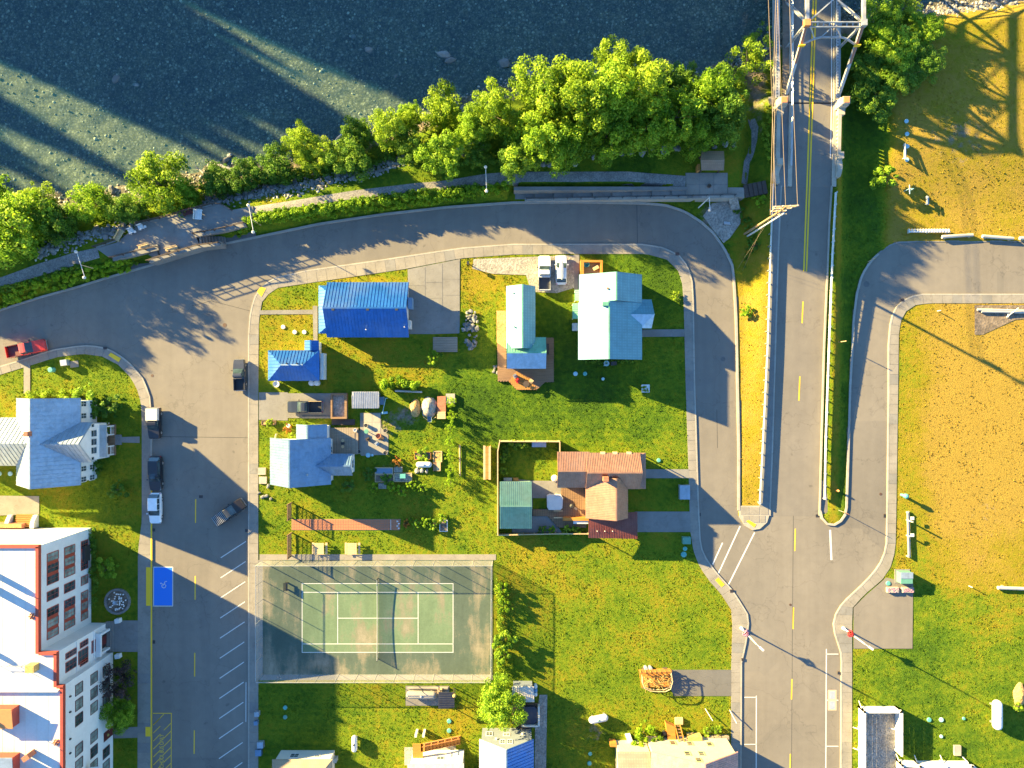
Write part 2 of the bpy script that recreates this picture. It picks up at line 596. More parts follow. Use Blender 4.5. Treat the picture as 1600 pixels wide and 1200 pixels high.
def water_mat():
    m, t, b = nt('river_water')
    t.nodes.remove(b)
    tr = N(t, 'BsdfTransparent'); tr.inputs[0].default_value = (.79, .91, .85, 1)
    gl = N(t, 'BsdfGlossy'); gl.inputs['Roughness'].default_value = .06
    fr = N(t, 'LayerWeight'); fr.inputs['Blend'].default_value = .5
    n = N(t, 'Bump'); n.inputs['Strength'].default_value = .25; n.inputs['Distance'].default_value = .06
    h = noise_at(t, 1.1, 4, .6, stretch=(.6, 1.3, 1), dist=.8)
    t.links.new(h, n.inputs['Height'])
    t.links.new(n.outputs[0], gl.inputs['Normal']); t.links.new(n.outputs[0], fr.inputs['Normal'])
    mx = N(t, 'MixShader')
    f5 = math_(t, 'POWER', fr.outputs['Facing'], 5.0); f5 = math_(t, 'MULTIPLY_ADD', f5, .98); f5.node.inputs[2].default_value = .02
    t.links.new(f5, mx.inputs[0]); t.links.new(tr.outputs[0], mx.inputs[1]); t.links.new(gl.outputs[0], mx.inputs[2])
    df = N(t, 'BsdfDiffuse'); df.inputs[0].default_value = (.035, .17, .26, 1)     # teal put in for sky light scattered by fine silt
    m2 = N(t, 'MixShader'); m2.inputs[0].default_value = .15
    t.links.new(mx.outputs[0], m2.inputs[1]); t.links.new(df.outputs[0], m2.inputs[2])
    t.links.new(m2.outputs[0], t.nodes['Material Output'].inputs[0])
    return m

def see_through(name, col, fac):
    """chain-link and netting: wires far finer than a pixel"""
    m, t, b = nt(name)
    tr = N(t, 'BsdfTransparent'); mx = N(t, 'MixShader')
    mx.inputs[0].default_value = fac
    b.inputs['Base Color'].default_value = (*col, 1); b.inputs['Roughness'].default_value = .6
    n = noise_at(t, 3, 2); 
    t.links.new(ramp(t, n, [(.3, tuple(c*.85 for c in col)), (.7, tuple(min(1, c*1.1) for c in col))]), b.inputs['Base Color'])
    t.links.new(tr.outputs[0], mx.inputs[1]); t.links.new(b.outputs[0], mx.inputs[2])
    t.links.new(mx.outputs[0], t.nodes['Material Output'].inputs[0])
    return m

def court_mat(name, base, streak=.6):
    """acrylic court surface with worn, bleached streaks"""
    m, t, b = nt(name)
    n = noise_at(t, .45, 6, .65, stretch=(1.0, .22, 1)); n2 = noise_at(t, .14, 4, .6); n3 = noise_at(t, 6, 3, .7)
    f = math_(t, 'ADD', n, math_(t, 'MULTIPLY', math_(t, 'SUBTRACT', n2, .5), .9))
    f = math_(t, 'ADD', f, math_(t, 'MULTIPLY', math_(t, 'SUBTRACT', n3, .5), .25))
    c = ramp(t, f, [(.35, base), (.5, tuple(x*1.15 for x in base)), (.62, (.21*streak+base[0]*(1-streak), .185*streak+base[1]*(1-streak), .13*streak+base[2]*(1-streak))), (.78, (.27,.235,.17))])
    # root-like dark stains
    c = mix(t, .5, c, ramp(t, noise_at(t, 1.2, 5, .7, dist=2), [(.35, (.75,.78,.75)), (.6, (1.05,1.05,1.05))]), 'MULTIPLY')
    t.links.new(c, b.inputs['Base Color'])
    b.inputs['Roughness'].default_value = .75
    b.inputs['Specular IOR Level'].default_value = .25
    return m

MT = {}
MT['asphalt'] = asphalt('asphalt')
MT['asphalt_dark'] = asphalt('asphalt_path', (.13,.125,.12))
MT['concrete'] = concrete('concrete')
MT['concrete_grey'] = concrete('concrete_grey', (.205,.195,.182))
MT['concrete_pale'] = concrete('concrete_pale', (.34,.31,.265))
MT['bridge_conc'] = concrete('bridge_concrete', (.40,.35,.28))
MT['deck_conc'] = asphalt('bridge_deck', (.20,.18,.155))
MT['ground'] = ground_mat()
MT['tuft'] = tuft_mat()
MT['bed'] = bed_mat()
MT['water'] = water_mat()
MT['white_line'] = paint('white_road_paint', (.58,.57,.54))
MT['yellow_line'] = paint('yellow_road_paint', (.74,.46,.015))
MT['blue_line'] = paint('blue_road_paint', (.015,.16,.62))
MT['gravel'] = gravel('gravel', (.30,.27,.23))
MT['gravel_dark'] = gravel('gravel_path', (.22,.205,.19), 7)
MT['dirt'] = gravel('dirt', (.17,.13,.095), 3)
MT['leaf_y'] = leaf_mat('leaf_yellow_green', (.065,.14,.006), (.225,.345,.018), (.43,.54,.045), .46)
MT['leaf_g'] = leaf_mat('leaf_green', (.052,.13,.008), (.19,.34,.016), (.41,.55,.045), .48)
MT['leaf_d'] = leaf_mat('leaf_dark_green', (.030,.085,.009), (.095,.205,.016), (.22,.34,.03), .42)
MT['leaf_h'] = leaf_mat('leaf_hedge', (.06,.135,.005), (.21,.36,.010), (.40,.54,.03), .45)
MT['leaf_p'] = leaf_mat('leaf_purple', (.012,.008,.010), (.030,.018,.020), (.07,.045,.04), .15)
MT['leaf_f'] = leaf_mat('needle', (.012,.03,.010), (.03,.06,.018), (.05,.09,.03), .1)
MT['leaf_o'] = leaf_mat('leaf_orange', (.12,.04,.005), (.30,.11,.01), (.5,.25,.03), .2)
MT['bark'] = wood_mat('bark', (.10,.08,.06), .4)
MT['drift'] = wood_mat('driftwood', (.38,.36,.33), .25)
MT['deckwood'] = wood_mat('deck_wood', (.21,.125,.07), .35)
MT['deckgrey'] = wood_mat('deck_wood_grey', (.25,.20,.15), .25)
MT['deckwarm'] = wood_mat('deck_wood_warm', (.36,.17,.045), .3)
MT['cedar'] = wood_mat('cedar', (.42,.17,.03), .3)
MT['pale_wood'] = wood_mat('pale_wood', (.50,.36,.20), .25)
MT['darkwood'] = wood_mat('dark_wood', (.07,.05,.04), .3)
MT['pole'] = wood_mat('utility_pole', (.30,.20,.11), .3)
MT['white_paint'] = plain('white_paint', (.62,.61,.59), .5)
MT['white_wall'] = M('white_stucco', (.66,.655,.64), .8, .06, .8, .1, 20)
MT['cream_wall'] = M('cream_wall', (.46,.39,.28), .8, .06, .8)
MT['grey_wall'] = M('grey_siding', (.17,.20,.24), .7, .06, .8)
MT['beige_wall'] = M('beige_siding', (.55,.53,.47), .7, .06, .8)
MT['blue_wall'] = M('blue_siding', (.12,.24,.42), .7, .06, .8)
MT['tan_wall'] = M('tan_siding', (.50,.38,.26), .7, .06, .8)
MT['green_wall'] = M('green_siding', (.22,.33,.26), .7, .06, .8)
MT['red_trim'] = plain('red_trim', (.33,.055,.032), .55)
MT['dark_red'] = plain('dark_red_trim', (.10,.016,.016), .55)
MT['roof_blue'] = metal_roof('roof_blue', (.018,.12,.38), .40, .4)
MT['roof_white'] = metal_roof('roof_white', (.46,.46,.46), .5, .1, .05)
MT['roof_pale'] = metal_roof('roof_pale_steel', (.35,.42,.49), .42, .45, .06)
MT['roof_slate'] = metal_roof('roof_slate_blue', (.15,.25,.38), .42, .4, .06)
MT['roof_teal'] = tile_roof('roof_teal_shingle', (.11,.28,.33), .42, .5, .15)
MT['roof_green'] = metal_roof('roof_green', (.16,.42,.28), .38, .3)
MT['roof_sea'] = metal_roof('roof_sea_green', (.13,.27,.22), .4, .35)
MT['roof_lblue'] = metal_roof('roof_light_blue', (.34,.47,.60), .42, .45)
MT['roof_copper'] = metal_roof('roof_copper', (.33,.18,.12), .42, .3)
MT['roof_rust'] = metal_roof('roof_rust_red', (.26,.075,.05), .45, .3)
MT['roof_pink'] = metal_roof('roof_pink', (.50,.27,.22), .6, .05)
MT['roof_dark'] = metal_roof('roof_dark', (.04,.045,.07), .4, .3)
MT['membrane'] = M('roof_membrane', (.60,.57,.53), .7, .05, .35)
MT['shingle'] = tile_roof('shingle_brown', (.20,.15,.11), .3, .85, 0)
MT['shingle_tan'] = tile_roof('shingle_tan', (.36,.26,.16), .28, .85, 0)
MT['brick'] = M('brick', (.36,.14,.08), .85, .3, 5, .3, 12)
MT['stone'] = stone_mat('riprap', [(.1, (.13,.13,.125)), (.5, (.31,.30,.28)), (.9, (.55,.52,.46))])
MT['cobble'] = stone_mat('cobble', [(.1, (.05,.05,.035)), (.45, (.14,.125,.08)), (.7, (.25,.22,.15)), (.98, (.58,.55,.46))])
MT['glass'] = glass_mat('window_glass')
MT['glass_pale'] = glass_mat('window_glass_pale', (.16,.20,.19))  # paler tone of the same glass
MT['black'] = plain('black_rubber', (.018,.018,.02), .6)
MT['dark_metal'] = plain('dark_metal', (.045,.048,.055), .45, .4)
MT['iron'] = plain('cast_iron', (.10,.06,.045), .7, .3)
MT['galv'] = plain('galvanised_steel', (.46,.46,.45), .4, .6)
MT['rail'] = plain('guardrail_steel', (.62,.60,.55), .4, .35)
MT['bridge_steel'] = M('bridge_paint', (.31,.32,.325), .5, .18, .9, 0, 10, .1, .4, (.34,.27,.21))
MT['bridge_red'] = plain('bridge_rust', (.30,.13,.075), .7)
MT['orange'] = plain('orange_primer', (.55,.22,.07), .6)
MT['yel_sign'] = plain('yellow_sign', (.72,.50,.02), .5)
MT['teal_lid'] = plain('teal_lid', (.09,.33,.30), .55)
MT['blue_lid'] = plain('pale_blue_lid', (.30,.50,.56), .5)
MT['cabinet'] = plain('cabinet_green', (.10,.26,.20), .5)
MT['silver'] = plain('silver_grey', (.45,.48,.50), .35, .4)
MT['court_in'] = court_mat('court_green', (.115,.165,.095), .75)
MT['court_out'] = court_mat('court_dark_green', (.068,.092,.07), .7)
MT['chain'] = see_through('chain_link', (.52,.50,.46), .22)
MT['net'] = see_through('tennis_net', (.02,.02,.02), .55)
MT['terracotta'] = plain('terracotta_tile', (.40,.15,.07), .75)
MT['hay'] = M('hay', (.42,.30,.10), .9, .3, 3)
MT['flower_red'] = M('flower_red', (.55,.01,.02), .6, .3, 6)
MT['flower_pink'] = M('flower_pink', (.42,.16,.26), .6, .3, 6)
MT['flower_white'] = M('flower_white', (.75,.72,.70), .6, .2, 6)
MT['sand'] = gravel('sand', (.44,.27,.10), 6)
MT['tarp'] = M('grey_tarp', (.36,.37,.38), .6, .15, 1.0, .3, 3)
MT['bluetarp'] = plain('blue_tarp', (.13,.20,.28), .5)
MT['canvas'] = M('canvas', (.60,.55,.50), .8, .08, 1)
MT['wire'] = plain('power_line', (.35,.26,.17), .5, .2)
# ------------------------------------------------------------------ map lines (map pixels)
SHORE = [(-1500,520),(-300,372),(0,322),(120,300),(230,288),(330,262),(440,240),(560,208),(640,182),(700,160),(800,124),(900,108),(1000,112),(1100,112),(1180,85),(1240,40),(1330,12),(1420,2),(1500,-6),(1700,-40),(3000,-200)]
NCURB = [(-160,530),(0,485),(62,465),(120,449),(175,432),(235,415),(347,382),(400,371),(500,350),(600,335),(700,324),(800,317),(900,316),(1007,318),(1040,321),(1070,331),(1095,347),(1115,365),(1132,390),(1144,415),(1147,445),(1150,500),(1152,600),(1154,700),(1155,790)]
A_OUT = [(-160,628),(0,572),(40,560),(82,546),(130,539),(160,541),(185,552),(207,570),(225,592),(235,618),(238,650),(238,900),(238,1330)]
A_IN = [(-160,642),(0,586),(45,572),(90,558),(130,553),(160,557),(185,570),(203,588),(214,606),(221,630),(222,660),(222,815),(216,860),(215,1330)]
B_OUT = [(388,1330),(388,600),(388,520),(391,485),(400,458),(413,443),(432,433),(480,422),(600,405),(720,387),(800,381),(905,381),(1005,381),(1035,386),(1060,397),(1075,415),(1082,440),(1084,475),(1086,600),(1090,730),(1092,790),(1095,850),(1100,866),(1116,890),(1145,922),(1158,942),(1170,962),(1170,978),(1165,1010),(1159,1035),(1158,1330)]
B_IN = [(404,1330),(404,600),(405,500),(410,472),(420,460),(434,450),(500,440),(570,430),(637,420),(720,404),(800,398),(905,397),(1010,397),(1042,406),(1060,424),(1066,445),(1068,475),(1071,600),(1076,750),(1078,830),(1085,870),(1103,902),(1125,926),(1142,952),(1144,975),(1142,1050),(1142,1330)]
E_OUT = [(1720,459),(1440,459),(1420,463),(1405,472),(1395,486),(1390,506),(1387,540),(1387,620),(1385,800),(1384,850),(1380,868),(1372,884),(1360,899),(1340,919),(1318,939),(1306,955),(1301,975),(1304,995),(1310,1010),(1314,1025),(1313,1075),(1312,1330)]
E_IN = [(1720,474),(1450,474),(1430,477),(1415,487),(1407,502),(1404,522),(1403,600),(1400,800),(1399,850),(1395,878),(1384,900),(1368,914),(1350,929),(1332,949),(1331,975),(1331,1012),(1331,1100),(1330,1330)]
NOSE_L = [(1154,797),(1155,808),(1163,821),(1175,828),(1187,826),(1198,816),(1203,800)]
MED_R = [(1372,397),(1360,408),(1346,430),(1338,460),(1333,500),(1331,550),(1328,600),(1325,700),(1322,795),(1319,808),(1310,817),(1300,821),(1291,818),(1284,810),(1281,798)]
FNORTH = [(1372,397),(1385,386),(1400,379),(1450,377),(1720,377)]

def mid(o, i):
    out = []
    for p in o:
        q = nearest_on(i, Vector(p))
        out.append(((p[0]+q.x)/2, (p[1]+q.y)/2))
    return out
A_MID = mid(A_OUT, A_IN); B_MID = mid(B_OUT, B_IN); E_MID = mid(E_OUT, E_IN)
POLY_A = A_MID + [(-160,1330)]
POLY_B = B_MID
POLY_E = E_MID + [(1720,1330)]
# approach island, ramp and median all hang together with the north field
ISL = [(x+3,y) for x,y in NCURB if x > 1120]
POLY_C = [(1100,250)] + [(x+2.5,y) for x,y in NCURB if x >= 1095] + NOSE_L + [(1281,798)] + MED_R[::-1][1:] + FNORTH + [(1720,-900),(1100,-900)]

LV = 2.0              # the river path and terrace stand on a levee above the street
def LW(p, z=LV+.1):
    k = (CAMH-z)/CAMH
    return (800+(p[0]-800)*k, 600+(p[1]-600)*k)
def zroad(py):
    return np.clip(.0046*(805-np.asarray(py, float)), 0, 3.0)

def ground_z(x, y):
    """terrain height at map pixel x, y"""
    x = np.asarray(x, float); y = np.asarray(y, float)
    sh = np.interp(x, [p[0] for p in SHORE], [p[1] for p in SHORE])
    d = pldist(x, y, SHORE)/S * np.where(y > sh, 1, -1)           # metres inland
    z = np.where(d > 0, -2.3+2.4*sstep(d/8.5), -2.3+np.maximum(d*.13, -1.5))
    far = np.clip((-y-300)/120, 0, 1)                           # far bank
    z = np.where(d < 0, z+(4.5+2)*sstep(far)*1.0, z)
    nc = np.interp(x, [p[0] for p in NCURB], [p[1] for p in NCURB])
    inblk = pip(x, y, POLY_A) | pip(x, y, POLY_B) | pip(x, y, POLY_E) | pip(x, y, POLY_C)
    south = (y > nc-2) | ((x > 1147) & (y > 380))
    dn = nc-y
    lo = interp(x, [(-160,4),(380,4),(790,4),(800,23),(1080,23)]); wd = interp(x, [(-160,22),(170,22),(380,16),(790,14),(800,2.5),(1100,2.5)])
    lev = LV*sstep((dn-lo)/wd)*sstep((1175-x)/30)*np.where(x > 1085, sstep((313-y)/5), 1)
    ter_ = pip(x, y, [LW(p) for p in [(196,420),(196,402),(230,395),(250,391),(300,378),(306,372),(352,364),(395,355),(402,374)]])
    lev = np.where(ter_, 0, lev)
    z = np.where((d > 0) & (dn > 0), np.minimum(-2.3+(2.3+LV+.1)*sstep(d/9.5), .06+lev), z)
    z = np.where(south & ~inblk, -.14, z)
    z = np.where(south & inblk, .08, z)
    z = np.where(inblk & (x > 1340) & (y < 372) & (d > 0), np.minimum(z+1.5*sstep((340-y)/130)*sstep((x-1340)/60), -2.3+4*sstep(d/6)), z)
    # ramp embankment
    zr = zroad(y)
    lt = interp(y, [(-400,1190),(150,1196),(290,1200),(400,1198),(600,1193),(800,1190)])
    wl = 1-sstep((lt-x)/np.clip(interp(y, [(150,26),(300,42),(800,34)]), 1, 99))
    wr = 1-sstep((x-1296)/30)
    w = np.minimum(wl, wr)
    emb = (zr-.12)*w
    emb = np.where((x > 1110) & (x < 1345) & inblk, emb, -9)
    # under the bridge the bank drops to the river
    z = np.where((y > 165), np.maximum(z, emb+.0*z) + np.where(emb > .05, .08, 0), np.maximum(z, np.where((y > 120) & (emb > 0), emb*(y-120)/45-2*(165-y)/45, -9)))
    core = (x > lt+5) & (x < 1294) & (y > 120) & (y < 800)
    z = np.where(core, np.minimum(z, zr-.25), z)
    return z

def bump_noise(x, y):
    return .5*np.sin(x*.031+1.3*np.sin(y*.021))+.5*np.sin(y*.043+1.7*np.sin(x*.017+2))

def blob(x, y, cx, cy, rx, ry):
    return np.exp(-(((x-cx)/rx)**2+((y-cy)/ry)**2))

def dry_field(x, y):
    d = np.full(x.shape, .41)
    # lush lawns in the middle block
    d += -.22*blob(x,y, 920,640,170,60) - .30*blob(x,y, 1020,430,70,60) - .28*blob(x,y, 880,560,90,70) - .2*blob(x,y,760,640,60,70) - .15*blob(x,y,720,600,30,60)
    d += .30*blob(x,y, 760,440,45,45) + .26*blob(x,y, 450,530,50,60) + .24*blob(x,y,570,440,80,16) + .18*blob(x,y,600,560,90,40)
    d += .10*blob(x,y, 950,920,160,90) - .12*blob(x,y,960,960,60,40) + .15*blob(x,y,820,890,40,60) + .05*blob(x,y,560,830,200,40)
    d += .16*blob(x,y,690,1125,60,40) - .15*blob(x,y,480,1120,70,60) + .05*blob(x,y,1040,1100,60,40)
    # ramp island, dry and yellow
    isl = sstep((x-1148)/8)*sstep((1206-x)/5)*sstep((y-440)/40)
    d += .48*isl + .25*sstep((x-1130)/20)*sstep((1206-x)/8)*sstep((y-300)/60)*(1-isl)
    # median and slope stay green
    d += -.20*sstep((x-1308)/8)*sstep((1390-x)/25)*sstep((800-y)/30)
    d += .25*sstep((x-1296)/4)*sstep((1310-x)/4)
    # north-east field: straw
    nf = sstep((x-1372)/26)*sstep((400-y)/30)
    d += .46*nf - .22*blob(x,y,1500,60,70,30) - .25*blob(x,y,1400,60,50,60)
    # east field: straw in the middle, green edges and a green lower lawn
    ef = sstep((x-1398)/4)*sstep((y-455)/10)
    d += ef*(.16 + .42*blob(x,y,1530,700,95,230)+ .25*sstep((x-1430)/40)*sstep((860-y)/60) - .24*sstep((y-900)/40) + .12*blob(x,y,1560,960,60,60))
    d += -.12*blob(x,y,1440,1050,60,120)*sstep((x-1330)/8)
    # west lawns
    d += -.05*blob(x,y,170,700,60,150) + .12*blob(x,y,20,620,30,60) + .15*blob(x,y,160,830,60,40)
    # river bank
    nc = np.interp(x, [p[0] for p in NCURB], [p[1] for p in NCURB])
    bank = (y < nc) & (x < 1110)
    d = np.where(bank, .32+.1*bump_noise(x, y), d)
    # mowing stripes
    st = np.sin(y*.42)*.035
    d += np.where((x > 700) & (x < 1075) & (y > 600) & (y < 700), st, 0) + np.where((x > 404) & (x < 640) & (y > 1068), np.sin(y*.5)*.04, 0)
    d += np.where((x > 1332) & (y > 920), np.sin(y*.30+x*.05)*.03, 0) + np.where((x > 540) & (x < 760) & (y > 1068), np.sin(x*.45)*.03, 0)
    return d

def dirt_field(x, y):
    d = np.zeros(x.shape)
    sh = np.interp(x, [p[0] for p in SHORE], [p[1] for p in SHORE])
    d += .75*sstep(1-np.abs(y-sh-8)/34)
    d += .12*blob(x,y,1480,200,90,70) + .7*blob(x,y,1350,20,60,28) + .8*blob(x,y,1120,345,34,30) + .5*blob(x,y,1185,120,24,40) + .55*blob(x,y,1500,230,80,60)*.6
    d += .75*blob(x,y,600,670,40,28)*.6 + .45*blob(x,y,640,645,30,22) + .5*blob(x,y,600,740,34,20)
    d += .45*blob(x,y,470,590,60,12) + .35*blob(x,y,1540,800,50,60) + .42*blob(x,y,1180,180,20,60)
    d += .45*blob(x,y,1560,490,40,14) + .5*blob(x,y,930,1140,18,26) + .45*blob(x,y,680,1090,30,30)*.4
    d += .3*blob(x,y,1330,30,40,200)*(y < 150)
    return d

# ------------------------------------------------------------------ ground: one sheet, fine near the town, coarse beyond
gx = np.concatenate([np.linspace(-2400,-60,40)[:-1], np.arange(-60, 1661, 4.5), np.linspace(1661,4000,40)[1:]])
gy = np.concatenate([np.linspace(-3000,-60,60)[:-1], np.arange(-60, 1261, 4.5), np.linspace(1261,3600,40)[1:]])
GX, GY = np.meshgrid(gx, gy)
GZ = ground_z(GX, GY)
GZ = GZ + .018*bump_noise(GX*3, GY*3)*(GZ > .05) + .10*bump_noise(GX*4, GY*5)*(GZ < -.3)
ny, nx = GX.shape
verts = np.stack([(GX-800)/S, (600-GY)/S, GZ], -1).reshape(-1, 3)
idx = np.arange(nx*ny).reshape(ny, nx)
quads = np.stack([idx[1:,:-1], idx[1:,1:], idx[:-1,1:], idx[:-1,:-1]], -1).reshape(-1, 4)
me = np_mesh('ground', verts, quads, MT['ground'], extra={'dry': dry_field(GX, GY).ravel(), 'dirt': dirt_field(GX, GY).ravel()})
me.materials.append(MT['bed'])
zc = GZ.reshape(-1)[quads].mean(1); yc = GY.reshape(-1)[quads].mean(1)
mi = ((zc < -2.15) & (yc < 420)).astype(np.int32)
me.polygons.foreach_set('material_index', mi)
me.polygons.foreach_set('use_smooth', np.ones(len(quads), bool))
o = bpy.data.objects.new('ground', me); COL.objects.link(o); o['kind'] = 'structure'

def gz(px, py):
    return float(ground_z(np.array([px], float), np.array([py], float))[0])
def gzw(X, Y):
    return gz(X*S+800, 600-Y*S)

# ------------------------------------------------------------------ river
mb = MB()
mb.poly([W(-2400,700,-2.42), W(-1500,560,-2.42), W(-300,440,-2.42), W(400,300,-2.42), W(1000,190,-2.42), W(1300,110,-2.42), W(4000,60,-2.42), W(4000,-420,-2.42), W(-2400,-420,-2.42)])
o = mb.build('river', MT['water']); o['kind'] = 'structure'

# ------------------------------------------------------------------ streets
def sheet(name, pts, z, mat, kind='structure', excl=True, parent=None, th=0):
    m = MB()
    w = [W(p[0], p[1], z) for p in pts]
    n = len(w)
    if sum(w[i].x*w[(i+1)%n].y-w[(i+1)%n].x*w[i].y for i in range(n)) < 0: w = w[::-1]
    if th: m.prism([(p.x,p.y) for p in w], z-th, z)
    else: m.poly(w)
    o_ = m.build(name, mat, parent)
    if kind and parent is None: o_['kind'] = kind
    if excl: EXCL.append(pts)
    return o_

sheet('road', NCURB[:19]+[(1160,388),(1380,378),(1740,374),(1740,1340),(-170,1340)], 0.0, MT['asphalt'], excl=False)

def sidewalk(name, outer, inner, step=15.5, kerb_mat='concrete_pale', z=.13, kerb=True, mat='concrete'):
    """kerb strip along the street and a row of separate slabs behind it"""
    oo = resample(outer, step)
    ii = [nearest_on(inner, p) for p in oo]
    k = MB()
    ins = []
    for a, b in zip(oo, ii):
        d = (b-a).normalized() if (b-a).length > 1e-6 else Vector((0,1))
        ins.append(a+d*2.3)
    for i in range(len(oo)-1):
        k.prism([tuple(W(p.x,p.y).xy) for p in (oo[i],oo[i+1],ins[i+1],ins[i])], -.2, z+.012)
    root = k.build(name, MT[kerb_mat]); root['kind'] = 'structure'
    EXCL.append([tuple(p) for p in oo]+[tuple(p) for p in ii[::-1]])
    for i in range(len(oo)-1):
        a, b, c, d = ins[i], ins[i+1], ii[i+1], ii[i]
        if (a-d).length < 1 and (b-c).length < 1: continue
        cen = (a+b+c+d)/4
        q = []
        for p in (a,b,c,d):
            q.append(p+(cen-p).normalized()*.25)
        m = MB(); zz = z+random.uniform(-.008,.004)
        m.prism([tuple(W(p.x,p.y).xy) for p in q], -.15, zz)
        m.build('paving_slab', MT[mat] if random.random() > .15 else MT['concrete_grey'], root)
    m = MB()
    for i in range(len(oo)-1):
        a, b, c, d = ins[i], ins[i+1], ii[i+1], ii[i]
        if (a-d).length < 1 and (b-c).length < 1: continue
        m.prism([tuple(W(p.x,p.y).xy) for p in (a,b,c,d)], -.16, z-.03)
    m.build('joint_bed', MT['concrete_grey'], root)
    return root

sw_a = sidewalk('sidewalk', A_OUT, A_IN)
sw_b = sidewalk('sidewalk', B_OUT, B_IN)
sw_e = sidewalk('sidewalk', E_OUT, E_IN)

def kerb_line(name, line, width=.32, z=.14, mat='concrete_pale', zf=None):
    pts = resample(line, 12)
    m = MB()
    l = []; r = []
    for i, p in enumerate(pts):
        t = (pts[min(i+1,len(pts)-1)]-pts[max(i-1,0)]).normalized()
        nn = Vector((-t.y, t.x))*width*S/2
        l.append(p+nn); r.append(p-nn)
    for i in range(len(pts)-1):
        z0 = z+(float(zf(pts[i].y)) if zf else 0)
        m.prism([tuple(W(q.x,q.y).xy) for q in (l[i],l[i+1],r[i+1],r[i])], -.25, z0)
    o_ = m.build(name, MT[mat]); o_['kind'] = 'structure'
    return o_
kerb_line('kerb', NCURB[:8])
kerb_line('kerb', NCURB[7:-1]+[(1154,797)], .36, .20)
kerb_line('kerb', MED_R, .34, .20)
kerb_line('kerb', FNORTH, .25, .05, 'concrete_grey')

# paved nose of the ramp island, in separate slabs
nose = MB().prism([tuple(W(*p).xy) for p in [(1152,790)]+NOSE_L+[(1204,790)]], -.2, .165)
no = nose.build('traffic_island', MT['concrete_pale']); no['kind'] = 'structure'
EXCL.append([(1152,788)]+NOSE_L+[(1205,788)])
for i, (a, b) in enumerate(((1157,1170),(1171,1186),(1187,1200))):
    for c, d in ((792,804),(805.5,816)):
        if d > 806 and i != 1: a2, b2 = (a+4, b) if i == 0 else (a, b-5)
        else: a2, b2 = a, b
        MB().prism([tuple(W(*p).xy) for p in ((a2,c),(b2,c),(b2,d),(a2,d))], .1, .185+.004*i).build('paving_slab', MT['concrete'], no)

# tactile ramps
def mark(name, pts, mat, z=.006, thing=False):
    m = MB()
    w = [W(p[0],p[1],z) for p in pts]; n = len(w)
    if sum(w[i].x*w[(i+1)%n].y-w[(i+1)%n].x*w[i].y for i in range(n)) < 0: w = w[::-1]
    m.poly(w)
    o_ = m.build(name, MT[mat]); o_['kind'] = 'structure'
    return o_
def stripe(name, a, b, wpx, mat, z=.006, zf=None):
    a = Vector(a); b = Vector(b); d = (b-a).normalized(); nn = Vector((-d.y,d.x))*wpx/2
    m = MB()
    if zf is None:
        m.poly([W(q.x,q.y,z) for q in (a+nn,b+nn,b-nn,a-nn)][::-1])
    else:
        n = max(1, int((b-a).length/20))
        for i in range(n):
            p, q = a.lerp(b, i/n), a.lerp(b, (i+1)/n)
            m.poly([P(v.x,v.y,float(zf(v.y))+z) for v in (p+nn,q+nn,q-nn,p-nn)][::-1])
    v = Vector(m.v[0]); w_ = Vector(m.v[1]); u_ = Vector(m.v[2])
    if (w_-v).cross(u_-v).z < 0: m.f = [f[::-1] for f in m.f]
    o_ = m.build(name, MT[mat]); o_['kind'] = 'structure'
    return o_
for pts in ([(170,555),(174,551),(190,560),(186,566)], [(402,456),(408,448),(416,451),(409,464)], [(1165,814),(1169,812),(1181,819),(1178,824)], [(1117,906),(1122,902),(1132,913),(1127,917)]):
    mark('tactile_ramp', pts, 'yellow_line', .20 if pts[0][0] > 1160 else .155)
# hotel street: yellow kerb, stalls, blue accessible stall, bus zone
stripe('yellow_kerb_paint', (237.3,762), (237.3,1320), 2.4, 'yellow_line', .150)
mark('yellow_kerb_paint', [(229,886),(235.8,886),(235.8,946),(229,946)], 'yellow_line', .150)
mark('yellow_kerb_paint', [(228,1135),(235.8,1135),(235.8,1150),(228,1150)], 'yellow_line', .150)
mark('blue_parking_stall', [(240.5,886.5),(269,886.5),(269,946),(240.5,946)], 'blue_line', .005)
for a, b in (((239,886),(270,886)),((270,886),(270,947)),((239,947),(270,947)),((240,886),(240,947))):
    stripe('stall_line', a, b, 1.1, 'white_line', .010)
# wheelchair symbol
def ring(c, r0, r1, a0, a1, n, z, sx=1, sy=1):
    m = MB()
    for i in range(n):
        q0 = a0+(a1-a0)*i/n; q1 = a0+(a1-a0)*(i+1)/n
        pts = [W(c[0]+r*math.cos(q)*sx, c[1]+r*math.sin(q)*sy, z) for r, q in ((r0,q0),(r1,q0),(r1,q1),(r0,q1))]
        if (pts[1]-pts[0]).cross(pts[2]-pts[0]).z < 0: pts = pts[::-1]
        m.poly(pts)
    return m
sy = ring((256,915.5), 2.6, 3.6, -.6, 3.6, 14, .011)
sy.v += ring((251.5,911.5), 0.01, 1.1, 0, 6.28, 8, .011).v
nf_ = len(sy.f)
sy.f += [tuple(14*4+i*4+j for j in range(4)) for i in range(8)]
for a, b in (((253,912.5),(258,913)),((257.6,913),(257.2,909)),((257.4,909.4),(261,908)),((254.8,912.6),(254.9,915.5))):
    a = Vector(a); b = Vector(b); d = (b-a).normalized(); nn = Vector((-d.y,d.x))*.5
    q = [W(v.x,v.y,.0115) for v in (a+nn,b+nn,b-nn,a-nn)]
    if (q[1]-q[0]).cross(q[2]-q[0]).z < 0: q = q[::-1]
    sy.poly(q)
o = sy.build('wheelchair_symbol', MT['white_line']); o['kind'] = 'structure'
for i in range(14):
    y = 846+31.4*i
    stripe('stall_line', (384.2-.5*i,y), (345-.3*i,y+25.5), 1.25, 'white_line')
